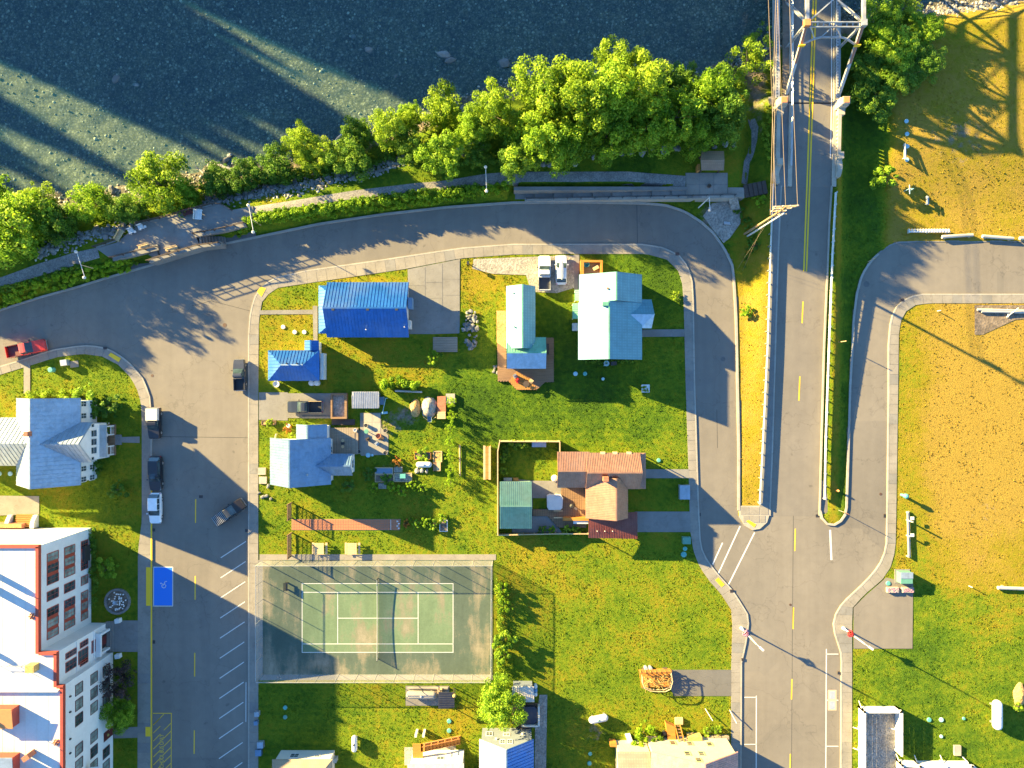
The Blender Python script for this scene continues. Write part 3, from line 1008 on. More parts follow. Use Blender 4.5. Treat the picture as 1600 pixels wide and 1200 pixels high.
for y in (780,900,1020,1141,1262):
    stripe('centre_dash', (305.8-(y-780)*.006,y), (305.5-(y-780)*.006,y+37), 1.6, 'yellow_line')
stripe('kerb_paint', (384.4,1066), (384.2,1128), 1.0, 'white_line', .008)
# bus zone hatching with its lettering
stripe('bus_zone_line', (239,1114.5), (268.5,1114.5), 1.1, 'yellow_line')
stripe('bus_zone_line', (267.8,1114), (267,1320), 1.1, 'yellow_line')
for y0 in np.arange(1133, 1310, 12.5):
    stripe('bus_zone_line', (239.5,y0), (250.5,y0-11), 1.0, 'yellow_line')
for y0 in np.arange(1141, 1310, 12.5):
    stripe('bus_zone_line', (256,y0), (267,y0-11), 1.0, 'yellow_line')
stripe('bus_zone_line', (240,1132), (256,1116), 1.0, 'yellow_line')
cu = bpy.data.curves.new('bus_lettering', 'FONT'); cu.body = 'SCHOOL BUS ONLY'; cu.size = .92; cu.align_x = 'LEFT'
to = bpy.data.objects.new('bus_lettering', cu); COL.objects.link(to)
bpy.context.view_layer.update()
dg = bpy.context.evaluated_depsgraph_get()
tm = bpy.data.meshes.new_from_object(to.evaluated_get(dg)); bpy.data.objects.remove(to)
tm.materials.clear(); tm.materials.append(MT['yellow_line'])
wl = max(v.co.x for v in tm.vertices)
to = bpy.data.objects.new('bus_lettering', tm); COL.objects.link(to)
to.location = W(255.6,1203,.007); to.rotation_euler = (0,0,math.pi/2); to.scale = (5.65/wl, .66/.66, 1)
to['kind'] = 'structure'
# main street
for y0, y1 in ((706,740),(826,861),(949,983),(1061,1093),(1178,1215)):
    x = 1238+(1000-y0)*.022
    stripe('centre_dash', (x+.8,y0), (x,y1), 1.7, 'yellow_line', .007, zroad)
for y0, y1 in ((471,505),(588,626)):
    x = interp(y0, [(471,1254),(588,1249)])
    stripe('centre_dash', (x+.8,y0), (x-.8,y1), 1.9, 'yellow_line', .015, zroad)
for a, b in (((1156.5,822),(1121.5,898)),((1179,832),(1137,916)),((1129,848),(1113.5,882))):
    stripe('lane_line', a, b, 2.0, 'white_line')
stripe('stop_line', (1297,828), (1299,875), 3.0, 'white_line')
stripe('lane_line', (1291.2,1014), (1289.5,1330), 1.5, 'white_line')
for y in (1022,1094,1166): stripe('stall_line', (1291,y), (1310,y), 1.2, 'white_line')
stripe('lane_line', (1181.8,1087), (1181.2,1330), 1.5, 'white_line')
for y in (1089.5,1163): stripe('stall_line', (1163,y), (1182,y), 1.2, 'white_line')
# long repair seams cut across the asphalt
MT['seam'] = plain('asphalt_seam', (.045,.043,.042), .9)
for pts in ([(995,320),(996,382)], [(239,682),(388,684)], [(1241,640),(1238,1000),(1236,1330)], [(1120,640),(1121,700)], [(395,487),(330,470),(300,478)], [(1275,520),(1270,560),(1268,640)]):
    for a, b in zip(pts[:-1], pts[1:]):
        if a[0] < 1230 or b[1] > 800:
            stripe('road_seam', a, b, .7, 'seam', .003)
# iron drains and covers
def drain(px, py, z=.008, w=6.5, h=6, label=''):
    r = empty('storm_drain', W(px,py,z), label, 'drain')
    MB().prism([tuple(W(px+a*w/2, py+b*h/2).xy) for a,b in ((-1,-1),(1,-1),(1,1),(-1,1))], z-.02, z+.01).build('grate_frame', MT['iron'], r)
    m = MB()
    for i in range(5):
        x = px-w/2+w*(i+.5)/5
        m.prism([tuple(W(x+a*.35, py+b*h*.38).xy) for a,b in ((-1,-1),(1,-1),(1,1),(-1,1))], z, z+.02)
    m.build('grate_bars', MT['dark_metal'], r)
drain(1202,805,.008,5,5,'rusty square drain beside the paved nose of the ramp island')
drain(1277,806,.008,5,5,'rusty square drain beside the grass nose of the median')
drain(1383,806,.008,5,6,'rusty square drain at the straight kerb by the teal standpipe')
drain(1411.5-1.5-20+0,469-0,.15,7,5,'rusty grate in the kerb at the curved corner of the dry field') if False else None
drain(1409,469,.15,6,4.5,'rusty grate in the kerb at the curved corner of the dry field')
drain(1058,397,.15,6,5,'rusty grate on the kerb at the curved corner of the teal house')
drain(1143,923,.15,5.5,5,'rusty grate at the kerb beside the yellow tactile ramp')
drain(165,544,.15,6,4,'rusty grate in the kerb near the red pickup corner')
drain(1310,1051,.15,4,5,'dark grate at the kerb beside the white parking stalls')
drain(1160,1030,.15,4,4.5,'dark grate at the kerb south of the flower lamp')
drain(240.5,828,.008,4,5,'small black drain by the yellow kerb behind the white car')
drain(385,829,.008,4,5,'small black drain by the kerb next to the brown pickup')
drain(314,776,.008,6,4.5,'dark utility plate in the shaded street near the yellow dash')
drain(240.5,1003,.008,4,5.5,'small black drain at the kerb before the hotel entrance')
drain(1093,804,.008,4,5,'small black drain at the kerb by the concrete driveway')
def cover(px, py, r=3.6, z=.007, label='', mat='asphalt_dark'):
    o_ = MB().lathe(W(px,py,z-.02), [(r/S,0),(r/S,.03),(r/S*.86,.034),(r/S*.8,.030)], 18).thing('manhole_cover', MT[mat], label, 'manhole')
for a in ((1354,444,4.6,'large round manhole cover in the shaded lane by the grassy slope','asphalt_dark'),(1130,561,3.6,'round manhole cover in the blue shade of the east side street','asphalt_dark'),(239+0,0,0,'',''),(351,508,3.2,'round manhole cover in the sunny street west of the blue house','iron'),(1386-10,772,2.2,'small round valve cover in the lane by the teal standpipe','iron'),(1235,945,2.0,'small valve cover beside the yellow dash of the main street','iron'),(238,587,2.2,'small valve cover near the kerb at the west corner','iron')):
    if a[2]: cover(a[0],a[1],a[2],.007,a[3],a[4])
# double steel hatch in the main street
hr = empty('steel_hatch', W(1300.5,1094,.006), 'pair of pale steel hatch plates set in the parking lane', 'hatch')
MB().prism([tuple(W(*p).xy) for p in ((1293.5,1078),(1307,1078),(1307,1110),(1293.5,1110))], -.02, .0085).build('hatch_frame', MT['tan_wall'], hr)
for y in (1080,1096):
    MB().prism([tuple(W(*p).xy) for p in ((1296,y),(1304.5,y),(1304.5,y+12),(1296,y+12))], 0, .02).build('hatch_plate', MT['silver'], hr)
# ------------------------------------------------------------------ ramp up to the bridge
RL = [(800,1203),(700,1207),(600,1210),(500,1213),(400,1216),(330,1219),(290,1221)]     # left edge of the carriageway in the photo
RR = [(800,1281),(690,1284),(545,1288),(430,1293),(350,1296),(290,1300)]
def ramp_strip(name, f0, f1, ys, dz, mat, th=0.0, kind='structure'):
    m = MB()
    for a, b in zip(ys[:-1], ys[1:]):
        q = [P(float(f0(a)),a,float(zroad(a))+dz), P(float(f0(b)),b,float(zroad(b))+dz), P(float(f1(b)),b,float(zroad(b))+dz), P(float(f1(a)),a,float(zroad(a))+dz)]
        if th: m.slab(q, th)
        else:
            if (q[1]-q[0]).cross(q[2]-q[0]).z < 0: q = q[::-1]
            m.poly(q)
    o_ = m.build(name, MT[mat])
    if kind: o_['kind'] = kind
    return o_
fl = lambda y: interp(y, RL); fr = lambda y: interp(y, RR)
YS = [806]+list(range(790,280,-20))
ramp_strip('ramp_road', lambda y: fl(y)-1, lambda y: fr(y)+1, YS, .008, 'asphalt')
ramp_strip('ramp_walk', lambda y: interp(y, [(800,1186),(700,1192),(545,1200),(400,1206),(290,1211)]), lambda y: fl(y)-1.2, YS, .13, 'concrete_grey', .5)
ramp_strip('kerb', lambda y: fl(y)-1.2, lambda y: fl(y)+1.2, YS, .15, 'concrete_pale', .5)
ramp_strip('kerb', lambda y: fr(y)-1.3, lambda y: fr(y)+1.3, YS, .15, 'concrete_pale', .5)
EXCL.append([(1184,800),(1286,800),(1292,280),(1196,280)])
# double yellow line
for dx in (-2.1, 2.1):
    for y0, y1 in ((0,150),(150,290),(290,424)):
        xa = interp(y0, [(0,1273),(150,1268),(290,1263),(424,1258)])+dx; xb = interp(y1, [(0,1273),(150,1268),(290,1263),(424,1258)])+dx
        stripe('centre_line', (xa,y0), (xb,y1), 2.3, 'yellow_line', .03, zroad)

def guardrail(label, f, ys, side, z_end):
    """steel beam on posts along the ramp edge; f gives the photo x of the beam foot"""
    a = P(float(f(ys[0])), ys[0], float(zroad(ys[0])))
    r = empty('guardrail', a, label, 'guardrail', None)
    pts = []
    for y in ys:
        p = P(float(f(y)), y, float(zroad(y)))
        pts.append(p)
        m = MB(); q = p + Vector((-side*.12,0,0))
        m.box(q.x-.07, q.y-.09, q.z-.5, q.x+.07, q.y+.09, q.z+.86)
        m.build('post', MT['galv'], r)
    for i, (p, q) in enumerate(zip(pts[:-1], pts[1:])):
        m = MB()
        # beam with three corrugations
        prof = [(0,.32),(.06,.38),(0,.44),(.06,.52),(0,.58),(.06,.66),(0,.74),(.05,.80)]
        vs = [tuple(p+Vector((side*d,0,z))) for d, z in prof] + [tuple(q+Vector((side*d,0,z))) for d, z in prof]
        k = len(prof)
        m.add(vs, [(j,j+1,k+j+1,k+j) for j in range(k-1)])
        vs2 = [tuple(Vector(v)+Vector((-side*.02,0,0))) for v in vs]
        m.add(vs2, [(k+j,k+j+1,j+1,j) for j in range(k-1)])
        m.build('beam', MT['rail'], r)
    m = MB(); e = pts[0]
    m.cyl(e+Vector((0,-.12,.28)), e+Vector((0,-.12,.84)), .17, .17, 10)
    m.build('end_cap', MT['rail'], r)
    # top rail
    m = MB()
    for p, q in zip(pts[:-1], pts[1:]):
        m.bar(p+Vector((0,0,.84)), q+Vector((0,0,.84)), .10, .06)
    m.build('top_rail', MT['rail'], r)
LY = [784]+list(range(765,280,-19)); 
guardrail('weathered steel guardrail along the yellow grass side of the bridge ramp', lambda y: interp(y, [(784,1185),(690,1190),(545,1197),(400,1201.5),(290,1206)]), LY, 1, 0)
RY = [777]+list(range(758,285,-19))
guardrail('pale steel guardrail above the shaded grass slope of the bridge ramp', lambda y: interp(y, [(778,1286),(690,1287.5),(545,1292.5),(400,1298),(290,1304)]), RY, -1, 0)

# ------------------------------------------------------------------ bridge
ZD = 3.0
br = empty('truss_bridge', W(1255,160,ZD-1.2), 'grey steel truss bridge with concrete balustrades and yellow centre line', 'bridge')
def X_at(px, z=ZD): return P(px, 100, z).x
def Y_at(py, z=ZD): return P(800, py, z).y
XL, XR = 42.3, 50.4
yN = 125.0
y0 = Y_at(290)
# deck in two pieces either side of the joint
yj = Y_at(161)
dl, dr = X_at(1240), X_at(1303)
zz = float(zroad(290))
def deckpiece(xa, xb, ya, yb, za, zb, th, dz=0.0):
    m = MB(); m.slab([(xa,ya,za+dz),(xb,ya,za+dz),(xb,yb,zb+dz),(xa,yb,zb+dz)], th); return m
zA = float(zroad(290)); zB = 2.96
m = deckpiece(dl-.9, dr+.6, y0, yj-.12, zA, zB, .7); m.build('approach_span', MT['deck_conc'], br)
m = deckpiece(dl-.9, dr+.6, yj+.12, yN, zB, ZD, .5); m.build('deck', MT['deck_conc'], br)
m = MB(); m.box(dl-.8, yj-.12, 2.3, dr+.5, yj+.12, 2.84); m.build('expansion_joint', MT['black'], br)
# edge line and right kerb
m = deckpiece(X_at(1298.3), X_at(1299.6), Y_at(246), yN, 2.64, ZD, .02, .022)
m.v = [(x, y, (zA+(zB-zA)*(y-y0)/(yj-y0) if y < yj else ZD)+(.024 if z > 2.6 else .024)) for x,y,z in m.v]
m = MB()
def dz_at(y): return zA+(zB-zA)*(y-y0)/(yj-y0) if y < yj else ZD
for a, b in ((Y_at(246), yj),(yj, yN)):
    m.poly([(X_at(1298.4),a,dz_at(a)+.025),(X_at(1300.2),a,dz_at(a)+.025),(X_at(1300.2),b,dz_at(b)+.025),(X_at(1298.4),b,dz_at(b)+.025)])
m.build('edge_line', MT['white_line'], br)
m = MB()
for a, b in ((y0, yj-.1),(yj+.1, yN)):
    m.slab([(dr-.1,a,dz_at(a)+.22),(dr+.55,a,dz_at(a)+.22),(dr+.55,b,dz_at(b)+.22),(dr-.1,b,dz_at(b)+.22)], .4)
m.build('kerb', MT['bridge_conc'], br)
# walkway on the left: boards
wx0, wx1 = X_at(1222.5), X_at(1233)
m = MB()
y = yj+.2
while y < 66:
    m.box(wx0, y, ZD-.02, wx1, y+.16, ZD+.10); y += .22
m.build('walkway_boards', MT['deckgrey'], br, kind='stuff')
m = MB(); m.slab([(wx0-.6,y0,zA+.06),(wx1+.3,y0,zA+.06),(wx1+.3,yj-.1,zB+.06),(wx0-.6,yj-.1,zB+.06)], .4); m.build('walkway_slab', MT['concrete_grey'], br)
# balustrade: posts, rails and top beam with the row of openings
def balustrade(x0, x1, ya, yb, wsign):
    m = MB(); y = ya
    za_, zb_ = dz_at(ya), dz_at(yb)
    top = MB(); top.slab([(x0,ya,za_+1.02),(x1,ya,za_+1.02),(x1,yb,zb_+1.02),(x0,yb,zb_+1.02)], .18); top.build('top_beam', MT['bridge_conc'], br)
    bot = MB(); bot.slab([(x0-.05,ya,za_+.26),(x1+.05,ya,za_+.26),(x1+.05,yb,zb_+.26),(x0-.05,yb,zb_+.26)], .5); bot.build('bottom_beam', MT['bridge_conc'], br)
    n = int((yb-ya)/.55)
    for i in range(n):
        yy = ya+(i+.5)*(yb-ya)/n; z = dz_at(yy)
        m.box(x0+.05, yy-.12, z+.2, x1-.05, yy+.12, z+.90)
    m.build('balusters', MT['bridge_conc'], br, kind='stuff')
balustrade(X_at(1306), X_at(1311), Y_at(250), yj-.6, 1)
balustrade(X_at(1210.5), X_at(1216.5), Y_at(262), yj-.6, 1)
# lattice railing of the truss span
def lattice(x0, x1, ya, yb):
    t = MB(); t.box(x0, ya, ZD+.92, x1, yb, ZD+1.05); t.build('top_beam', MT['bridge_steel'], br)
    t = MB(); t.box(x0+.1, ya, ZD-.5, x1-.1, yb, ZD+.15); t.build('bottom_beam', MT['bridge_steel'], br)
    m = MB(); y = ya
    while y < yb:
        xm = (x0+x1)/2
        m.bar((xm,y,ZD+.15),(xm,y+.45,ZD+.95),.06); m.bar((xm,y+.45,ZD+.15),(xm,y,ZD+.95),.05)
        m.box(x0+.18, y+.1, ZD+1.05, x0+.3, y+.25, ZD+1.08); y += .45
    m.build('lattice', MT['dark_metal'], br, kind='stuff')
lattice(X_at(1211.5,4), X_at(1218.5,4), yj+.4, 70)
lattice(X_at(1306.5,4), X_at(1310,4), yj+.4, 70)
# inner pipe rail between walkway and carriageway
m = MB(); xa = X_at(1235.5)
for z in (.55, .95): m.cyl((xa,y0+3,dz_at(y0+3)+z),(xa,yj,dz_at(yj)+z),.07,.07,6); m.cyl((xa,yj,ZD+z),(xa,75,ZD+z),.07,.07,6)
y = y0+3
while y < 66:
    m.cyl((xa,y,dz_at(y)-.1),(xa,y,dz_at(y)+.95),.06,.06,6); y += 2.4
m.build('pipe_rail', MT['silver'], br)
m = MB()
for a, b in ((y0, yj-.1),(yj+.1, 75)):
    m.slab([(dl-.75,a,dz_at(a)+.25),(dl-.1,a,dz_at(a)+.25),(dl-.1,b,dz_at(b)+.25),(dl-.75,b,dz_at(b)+.25)], .4)
m.build('kerb', MT['bridge_conc'], br)
# pylons with brick-red caps at the joint
for px, sgn in ((1216,-1),(1311,1)):
    c = P(px, 166, ZD)
    p = MB()
    for w, z0_, z1_ in ((1.5,-2.6,.5),(1.25,.5,1.9),(1.05,1.9,2.5)):
        p.box(c.x-w/2, c.y-w/2, ZD+z0_, c.x+w/2, c.y+w/2, ZD+z1_)
    po = p.build('pylon', MT['bridge_conc'], br)
    MB().box(c.x-.42, c.y-.42, ZD+2.5, c.x+.42, c.y+.42, ZD+2.56).build('pylon_cap', MT['orange'], po)
    s = MB(); s.prism([(c.x-.5,c.y-1.6),(c.x+.5,c.y-1.6),(c.x+.5,c.y-.62),(c.x-.5,c.y-.62)], ZD-1, ZD+.9); s.build('pylon_shoulder', MT['bridge_conc'], br)
# left wing wall of the abutment
c0 = P(1214,163,2.6); c1 = P(1194,178,1.2)
MB().slab([(c0.x,c0.y+.5,3.3),(c1.x,c1.y+.3,2.4),(c1.x,c1.y-.3,2.4),(c0.x,c0.y-.3,3.3)], 3.2).build('wing_wall', MT['bridge_conc'], br)
# curved balustrade ends
for px, py in ((1307,262),(1213,272)):
    c = P(px, py, zA)
    m = MB()
    for i in range(9):
        t = i/8
        m.lathe((c.x+ (.15 if px > 1250 else -.3)*math.sin(t*3), c.y+.9-2.2*t, zA-.2), [(.42,0),(.42,1.15-.35*t*t),(.36,1.25-.35*t*t)], 10)
    m.build('end_block', MT['bridge_conc'], br)
    MB().box(c.x-.4, c.y+1.0, zA-.2, c.x+.45, c.y+2.0, zA+1.55).build('end_pier', MT['bridge_conc'], br)
# abutment and river pier
MB().box(dl-2.4, yj-1.4, -3.5, dr+1.0, yj-.3, 2.2).build('abutment', MT['bridge_conc'], br)
MB().box(dl-1.5, 84, -4, dr+.5, 86, 2.5).build('pier', MT['bridge_conc'], br)
# trusses
PAN = 7.1; YB = 44.7; ZT = 10.6
def member(a, b, w, h, nm, mat='bridge_steel', red=False):
    m = MB(); a = Vector(a); b = Vector(b)
    d = (b-a).normalized(); u = d.cross(Vector((0,0,1)))
    if u.length < .01: u = Vector((1,0,0))
    u.normalize()
    for s in (-1,1):
        m.bar(a+u*s*w*.42, b+u*s*w*.42, .10, h)
    L = (b-a).length; n = max(2, int(L/.55))
    for i in range(n):
        p = a.lerp(b,(i+.2)/n); q = a.lerp(b,(i+.8)/n)
        m.bar(p+u*w*.42*(1 if i%2 else -1), q-u*w*.42*(1 if i%2 else -1), .07, h*.5)
    return m.build(nm, MT[mat], br)
for X in (XL, XR):
    # inclined end post: solid cover plate on top
    a = Vector((X,YB,ZD)); b = Vector((X,YB+PAN,ZT))
    m = MB(); m.bar(a, b, .42, .40); ep = m.build('end_post', MT['bridge_steel'], br)
    n_ = (b-a).normalized(); up = Vector((0,-n_.z,n_.y))
    m = MB(); m.bar(a.lerp(b,.45)+up*.215, b+up*.215, .34, .02); m.build('primer_patch', MT['bridge_red'], ep)
    m = MB(); m.bar((X,YB+PAN,ZT),(X,YB+9*PAN,ZT), .46, .45); m.build('top_chord', MT['bridge_steel'], br)
    m = MB(); m.bar((X,YB-.8,ZD-.2),(X,YB+9*PAN,ZD-.2), .45, .45); m.build('bottom_chord', MT['bridge_steel'], br)
    for k in range(1,9):
        y = YB+k*PAN
        member((X,y,ZD),(X,y,ZT), .4, .2, 'hanger')
        if k < 8:
            if k % 2: member((X,y,ZT),(X,y+PAN,ZD), .42, .3, 'diagonal')
            else: member((X,y,ZD),(X,y+PAN,ZT), .42, .3, 'diagonal')
    m = MB(); m.box(X-.42, YB+PAN-.5, ZT-.5, X+.42, YB+PAN+.4, ZT+.28); m.build('gusset', MT['orange' if X == XL else 'bridge_steel'], br)
    t = .70; p = Vector((X,YB,ZD)).lerp(Vector((X,YB+PAN,ZT)), t)
    m = MB(); m.box(p.x-.42, p.y-.35, p.z+.1, p.x+.42, p.y-.20, p.z+.7); m.build('clearance_sign', MT['yel_sign'], br)
# portal: laced strut, knee braces and arched strut
yp = YB+PAN
m = MB()
m.bar((XL+.4,yp,ZT+.1),(XR-.4,yp,ZT+.1), .12, .3); m.bar((XL+.4,yp-.55,ZT-.15),(XR-.4,yp-.55,ZT-.15), .12, .3)
for i in range(9):
    x = XL+.7+i*(XR-XL-1.4)/8; m.bar((x,yp,ZT+.05),(x,yp-.55,ZT-.2), .18, .1)
m.build('portal_strut', MT['bridge_steel'], br)
zl, yl = ZD+.70*(ZT-ZD), YB+.70*PAN
m = MB()
pts = [(XL,yl,zl),(XL+1.7,yl+.55,zl+.75),(XL+2.6,yl+.7,zl+.9),(XR-2.6,yl+.7,zl+.9),(XR-1.7,yl+.55,zl+.75),(XR,yl,zl)]
for a, b in zip(pts[:-1], pts[1:]): m.bar(a, b, .22, .24)
xm = (XL+XR)/2
for a, b in ((pts[2],(xm-.2,yp-.4,ZT-.2)),(pts[3],(xm+.2,yp-.4,ZT-.2)),(pts[1],(XL+.5,yp-.4,ZT-.2)),(pts[4],(XR-.5,yp-.4,ZT-.2))): m.bar(a, b, .14, .14)
m.build('portal_brace', MT['bridge_steel'], br)
for k in range(1,8):
    y = YB+k*PAN
    m = MB(); m.bar((XL,y,ZT),(XR,y,ZT),.3,.3) if k > 1 else None
    m.bar((XL,y,ZT),(xm,y+PAN/2,ZT),.17,.14); m.bar((XR,y,ZT),(xm,y+PAN/2,ZT),.17,.14)
    m.bar((xm,y+PAN/2,ZT),(XL,y+PAN,ZT),.17,.14); m.bar((xm,y+PAN/2,ZT),(XR,y+PAN,ZT),.17,.14)
    m.build('top_bracing', MT['bridge_steel'], br)

# ------------------------------------------------------------------ utility poles and lines
def cross(c, L, ang, z): 
    d = Vector((math.cos(ang), math.sin(ang), 0)); return c+Vector((0,0,z))-d*L/2, c+Vector((0,0,z))+d*L/2
pb = W(1163,366); zb = gz(1163,366); pb.z = zb
hp = 17.2
po = empty('utility_pole', pb, 'tall timber utility pole with stacked crossarms leaning over the bridge ramp', 'utility pole')
m = MB(); m.cyl(pb, pb+Vector((0,0,hp)), .19, .13, 10); m.build('pole', MT['pole'], po)
for z, L in ((hp-.3,3.4),(hp-.75,3.2),(hp-1.6,2.6),(hp-3.0,2.2)):
    a, b = cross(pb, L, .05, z)
    m = MB(); m.bar(a+Vector((0,.16,0)), b+Vector((0,.16,0)), .16, .16); ca = m.build('crossarm', MT['pale_wood'], po)
    m = MB()
    for i in range(4):
        q = a.lerp(b, (i+.2)/3.4)
        m.cyl(q+Vector((0,.16,.08)), q+Vector((0,.16,.36)), .06, .04, 6)
    m.build('insulator', MT['white_paint'], ca)
m = MB(); m.cyl(pb+Vector((.35,.1,hp-5.2)), pb+Vector((.35,.1,hp-4.1)), .25, .25, 10); m.build('transformer', MT['galv'], po)
pb2 = W(1167,369.5); pb2.z = gz(1167,369.5)
po2 = empty('conduit_pole', pb2, 'pale conduit riser pole standing close beside the tall timber pole', 'utility pole')
MB().cyl(pb2, pb2+Vector((0,0,15.0)), .15, .12, 8).build('pole', MT['white_paint'], po2)
a, b = cross(pb2, 1.2, .1, 14.3); MB().bar(a, b, .12).build('crossarm', MT['pale_wood'], po2)
def wire(a, b, sag, label, r=.028, n=10, group='power lines along the bridge'):
    a = Vector(a); b = Vector(b); m = MB()
    pts = [a.lerp(b,i/n)-Vector((0,0,sag*4*(i/n)*(1-i/n))) for i in range(n+1)]
    for p, q in zip(pts[:-1], pts[1:]): m.cyl(p, q, r, r, 4, False)
    m.thing('power_line', MT['wire'], label, 'power line', group)
for i, dx in enumerate((-1.5,-.2,1.4)):
    a = pb+Vector((dx,.2,hp+.05)); wire(a, (a.x-3.5-.3*i, 150, 17+i*.3), .8, 'thin overhead power line running along the bridge from the tall pole top')
for i, dx in enumerate((-.4,.1)):
    a = pb+Vector((dx,.1,hp-5-i*.6)); wire(a, (41.2+dx, 150, 12.5-i*.5), 1.2, 'lower tan cable strung beside the bridge balustrade', .04)
for i in range(2):
    a = pb2+Vector((0,0,13.5-i)); b = W(1040+30*i, 700+i*40, 5.0); 
# guy wires of the pole
for i, q in enumerate(((1152,420),(1160,423))):
    e = W(*q); e.z = gz(*q)
    wire(pb+Vector((.1,-.1,10.5-i*2)), e, .05, 'slanting guy wire anchored in the dry grass under the utility pole', .012, 4, 'guy wires of the utility pole')
# ------------------------------------------------------------------ riverside path, terrace, ramps
def strip_pts(line_a, line_b): return line_a + line_b[::-1]
def drape(name, a_line, b_line, dz, mat, step=18, kind='structure'):
    a_line = [LW(p) for p in a_line]; b_line = [LW(p) for p in b_line]
    """strip laid on the terrain between two lines"""
    a = resample(a_line, step); n = len(a)
    L = [Vector(p) for p in b_line]
    b = [nearest_on(b_line, p) for p in a]
    m = MB()
    K = 5
    for i in range(n-1):
        for k in range(K):
            c = [a[i].lerp(b[i],k/K), a[i+1].lerp(b[i+1],k/K), a[i+1].lerp(b[i+1],(k+1)/K), a[i].lerp(b[i],(k+1)/K)]
            q = [W(p.x,p.y,gz(p.x,p.y)+dz) for p in c]
            if (q[1]-q[0]).cross(q[2]-q[0]).z < 0: q = q[::-1]
            m.slab(q, .15)
    o_ = m.build(name, MT[mat])
    o_['kind'] = kind
    EXCL.append([tuple(p) for p in a]+[tuple(p) for p in b[::-1]])
    return o_
drape('path', [(-150,478),(0,434),(60,412),(118,394),(152,387)], [(-150,492),(0,449),(87,424),(150,404),(172,399)], .05, 'gravel_dark')
drape('path', [(395,322),(470,311),(550,298),(650,286),(690,283),(762,271),(800,268.5),(980,268),(1072,275)], [(395,336),(470,323),(550,311),(650,299),(690,296),(762,289),(800,288),(980,287),(1072,292)], .05, 'gravel_dark')
drape('path', [(1160,285),(1165,250),(1176,230),(1180,200),(1174,180)], [(1172,285),(1177,252),(1184,231),(1189,200),(1184,180)], .03, 'gravel_dark')
# terrace slab by the water
ter = [(150,388),(182,379),(217,351),(342,318),(363,328),(395,322),(397,336),(385,351),(350,358),(305,367),(312,384),(249,403),(235,400),(232,398),(249,387),(180,403),(170,402)]
ter = [LW(p) for p in ter]
EXCL.append(ter)
t = MB(); t.prism([tuple(W(*p).xy) for p in ter], -.6, LV+.12); to_ = t.build('terrace', MT['concrete_grey']); to_['kind'] = 'structure'
# its lower strip by the street
lower = [(205,424),(250,411.5),(347,383),(400,371.5),(400,364),(385,352),(350,359),(346,381),(312,385),(249,404),(232,411),(225,412),(205,412)]
t = MB(); t.prism([tuple(W(*p).xy) for p in lower], -.6, .12); o = t.build('terrace_apron', MT['asphalt_dark']); o['kind'] = 'structure'
EXCL.append(lower)
def low_wall(name, label, pts, h, w, mat, z0=.1, cat='wall', rail=False, railmat='darkwood', n=None, lev=False):
    """retaining wall along a line with an optional timber rail on posts"""
    if lev: pts = [LW(p) for p in pts]
    a = W(*pts[0]); r = empty(name, Vector((a.x,a.y,z0)), label, cat)
    m = MB()
    for p, q in zip(pts[:-1], pts[1:]):
        p = W(*p); q = W(*q); d = (q-p).normalized(); nn = Vector((-d.y,d.x,0))*w/2
        m.prism([tuple(v.xy) for v in (p+nn,q+nn,q-nn,p-nn)], z0-.4, z0+h)
    m.build('wall_body', MT[mat], r)
    if rail:
        rs = resample(pts, 17)
        for p in rs:
            q = W(p.x,p.y); MB().box(q.x-.06,q.y-.06,z0+h,q.x+.06,q.y+.06,z0+h+1.0).build('post', MT[railmat], r)
        for p, q in zip(rs[:-1], rs[1:]):
            p = W(p.x,p.y); q = W(q.x,q.y)
            m = MB()
            for z, hh in ((.55,.06),(1.0,.09)):
                m.bar((p.x,p.y,z0+h+z),(q.x,q.y,z0+h+z), .1, hh)
            m.build('rail', MT[railmat], r)
    return r
low_wall('terrace_wall','concrete wall with dark rail above the lower terrace stairs', [(178,404),(215,395),(249,387)], .45, .9, 'concrete_grey', LV+.1, rail=True, lev=True)
low_wall('terrace_wall','long concrete wall with dark rail between the two terrace stairs', [(235,409),(250,404),(312,385),(346,381)], LV+.4, .6, 'concrete_grey', .1, rail=True, lev=True)
low_wall('terrace_wall','concrete wall with dark rail above the upper terrace stairs', [(306,367),(350,359),(385,350)], .45, .9, 'concrete_grey', LV+.1, rail=True, lev=True)
low_wall('river_railing','dark railing along the river edge of the concrete terrace', [(217,350),(260,340),(300,329),(342,317),(363,329)], .12, .2, 'concrete_grey', LV+.1, cat='railing', rail=True, lev=True)
low_wall('river_railing','short dark railing where the gravel path meets the terrace', [(150,387),(168,381),(182,376)], .12, .2, 'concrete_grey', LV+.1, cat='railing', rail=True, lev=True)
def stairs(label, a, b, wid, n, z0, z1, mat='deckgrey'):
    a = W(*a); b = W(*b); d = (b-a); L = d.length; d.normalize(); nn = Vector((-d.y,d.x,0))
    r = empty('stairs', Vector((a.x,a.y,z0)), label, 'stairs')
    for i in range(n):
        p = a+d*L*i/n; q = a+d*(L*(i+1)/n-.05)
        m = MB(); m.prism([tuple(v.xy) for v in (p+nn*wid/2,q+nn*wid/2,q-nn*wid/2,p-nn*wid/2)], z0-.15, z0+(z1-z0)*(i+1)/n+.02)
        m.build('step', MT[mat], r)
    return r
stairs('dark stairs rising to the terrace below the short wall', LW((229,403)), LW((250,396)), 1.7, 8, .1, LV+.1, 'concrete_grey')
stairs('wide dark stairs rising to the terrace at its eastern wall', LW((345,373)), LW((311,377)), 1.5, 9, .1, LV+.1, 'concrete_grey')
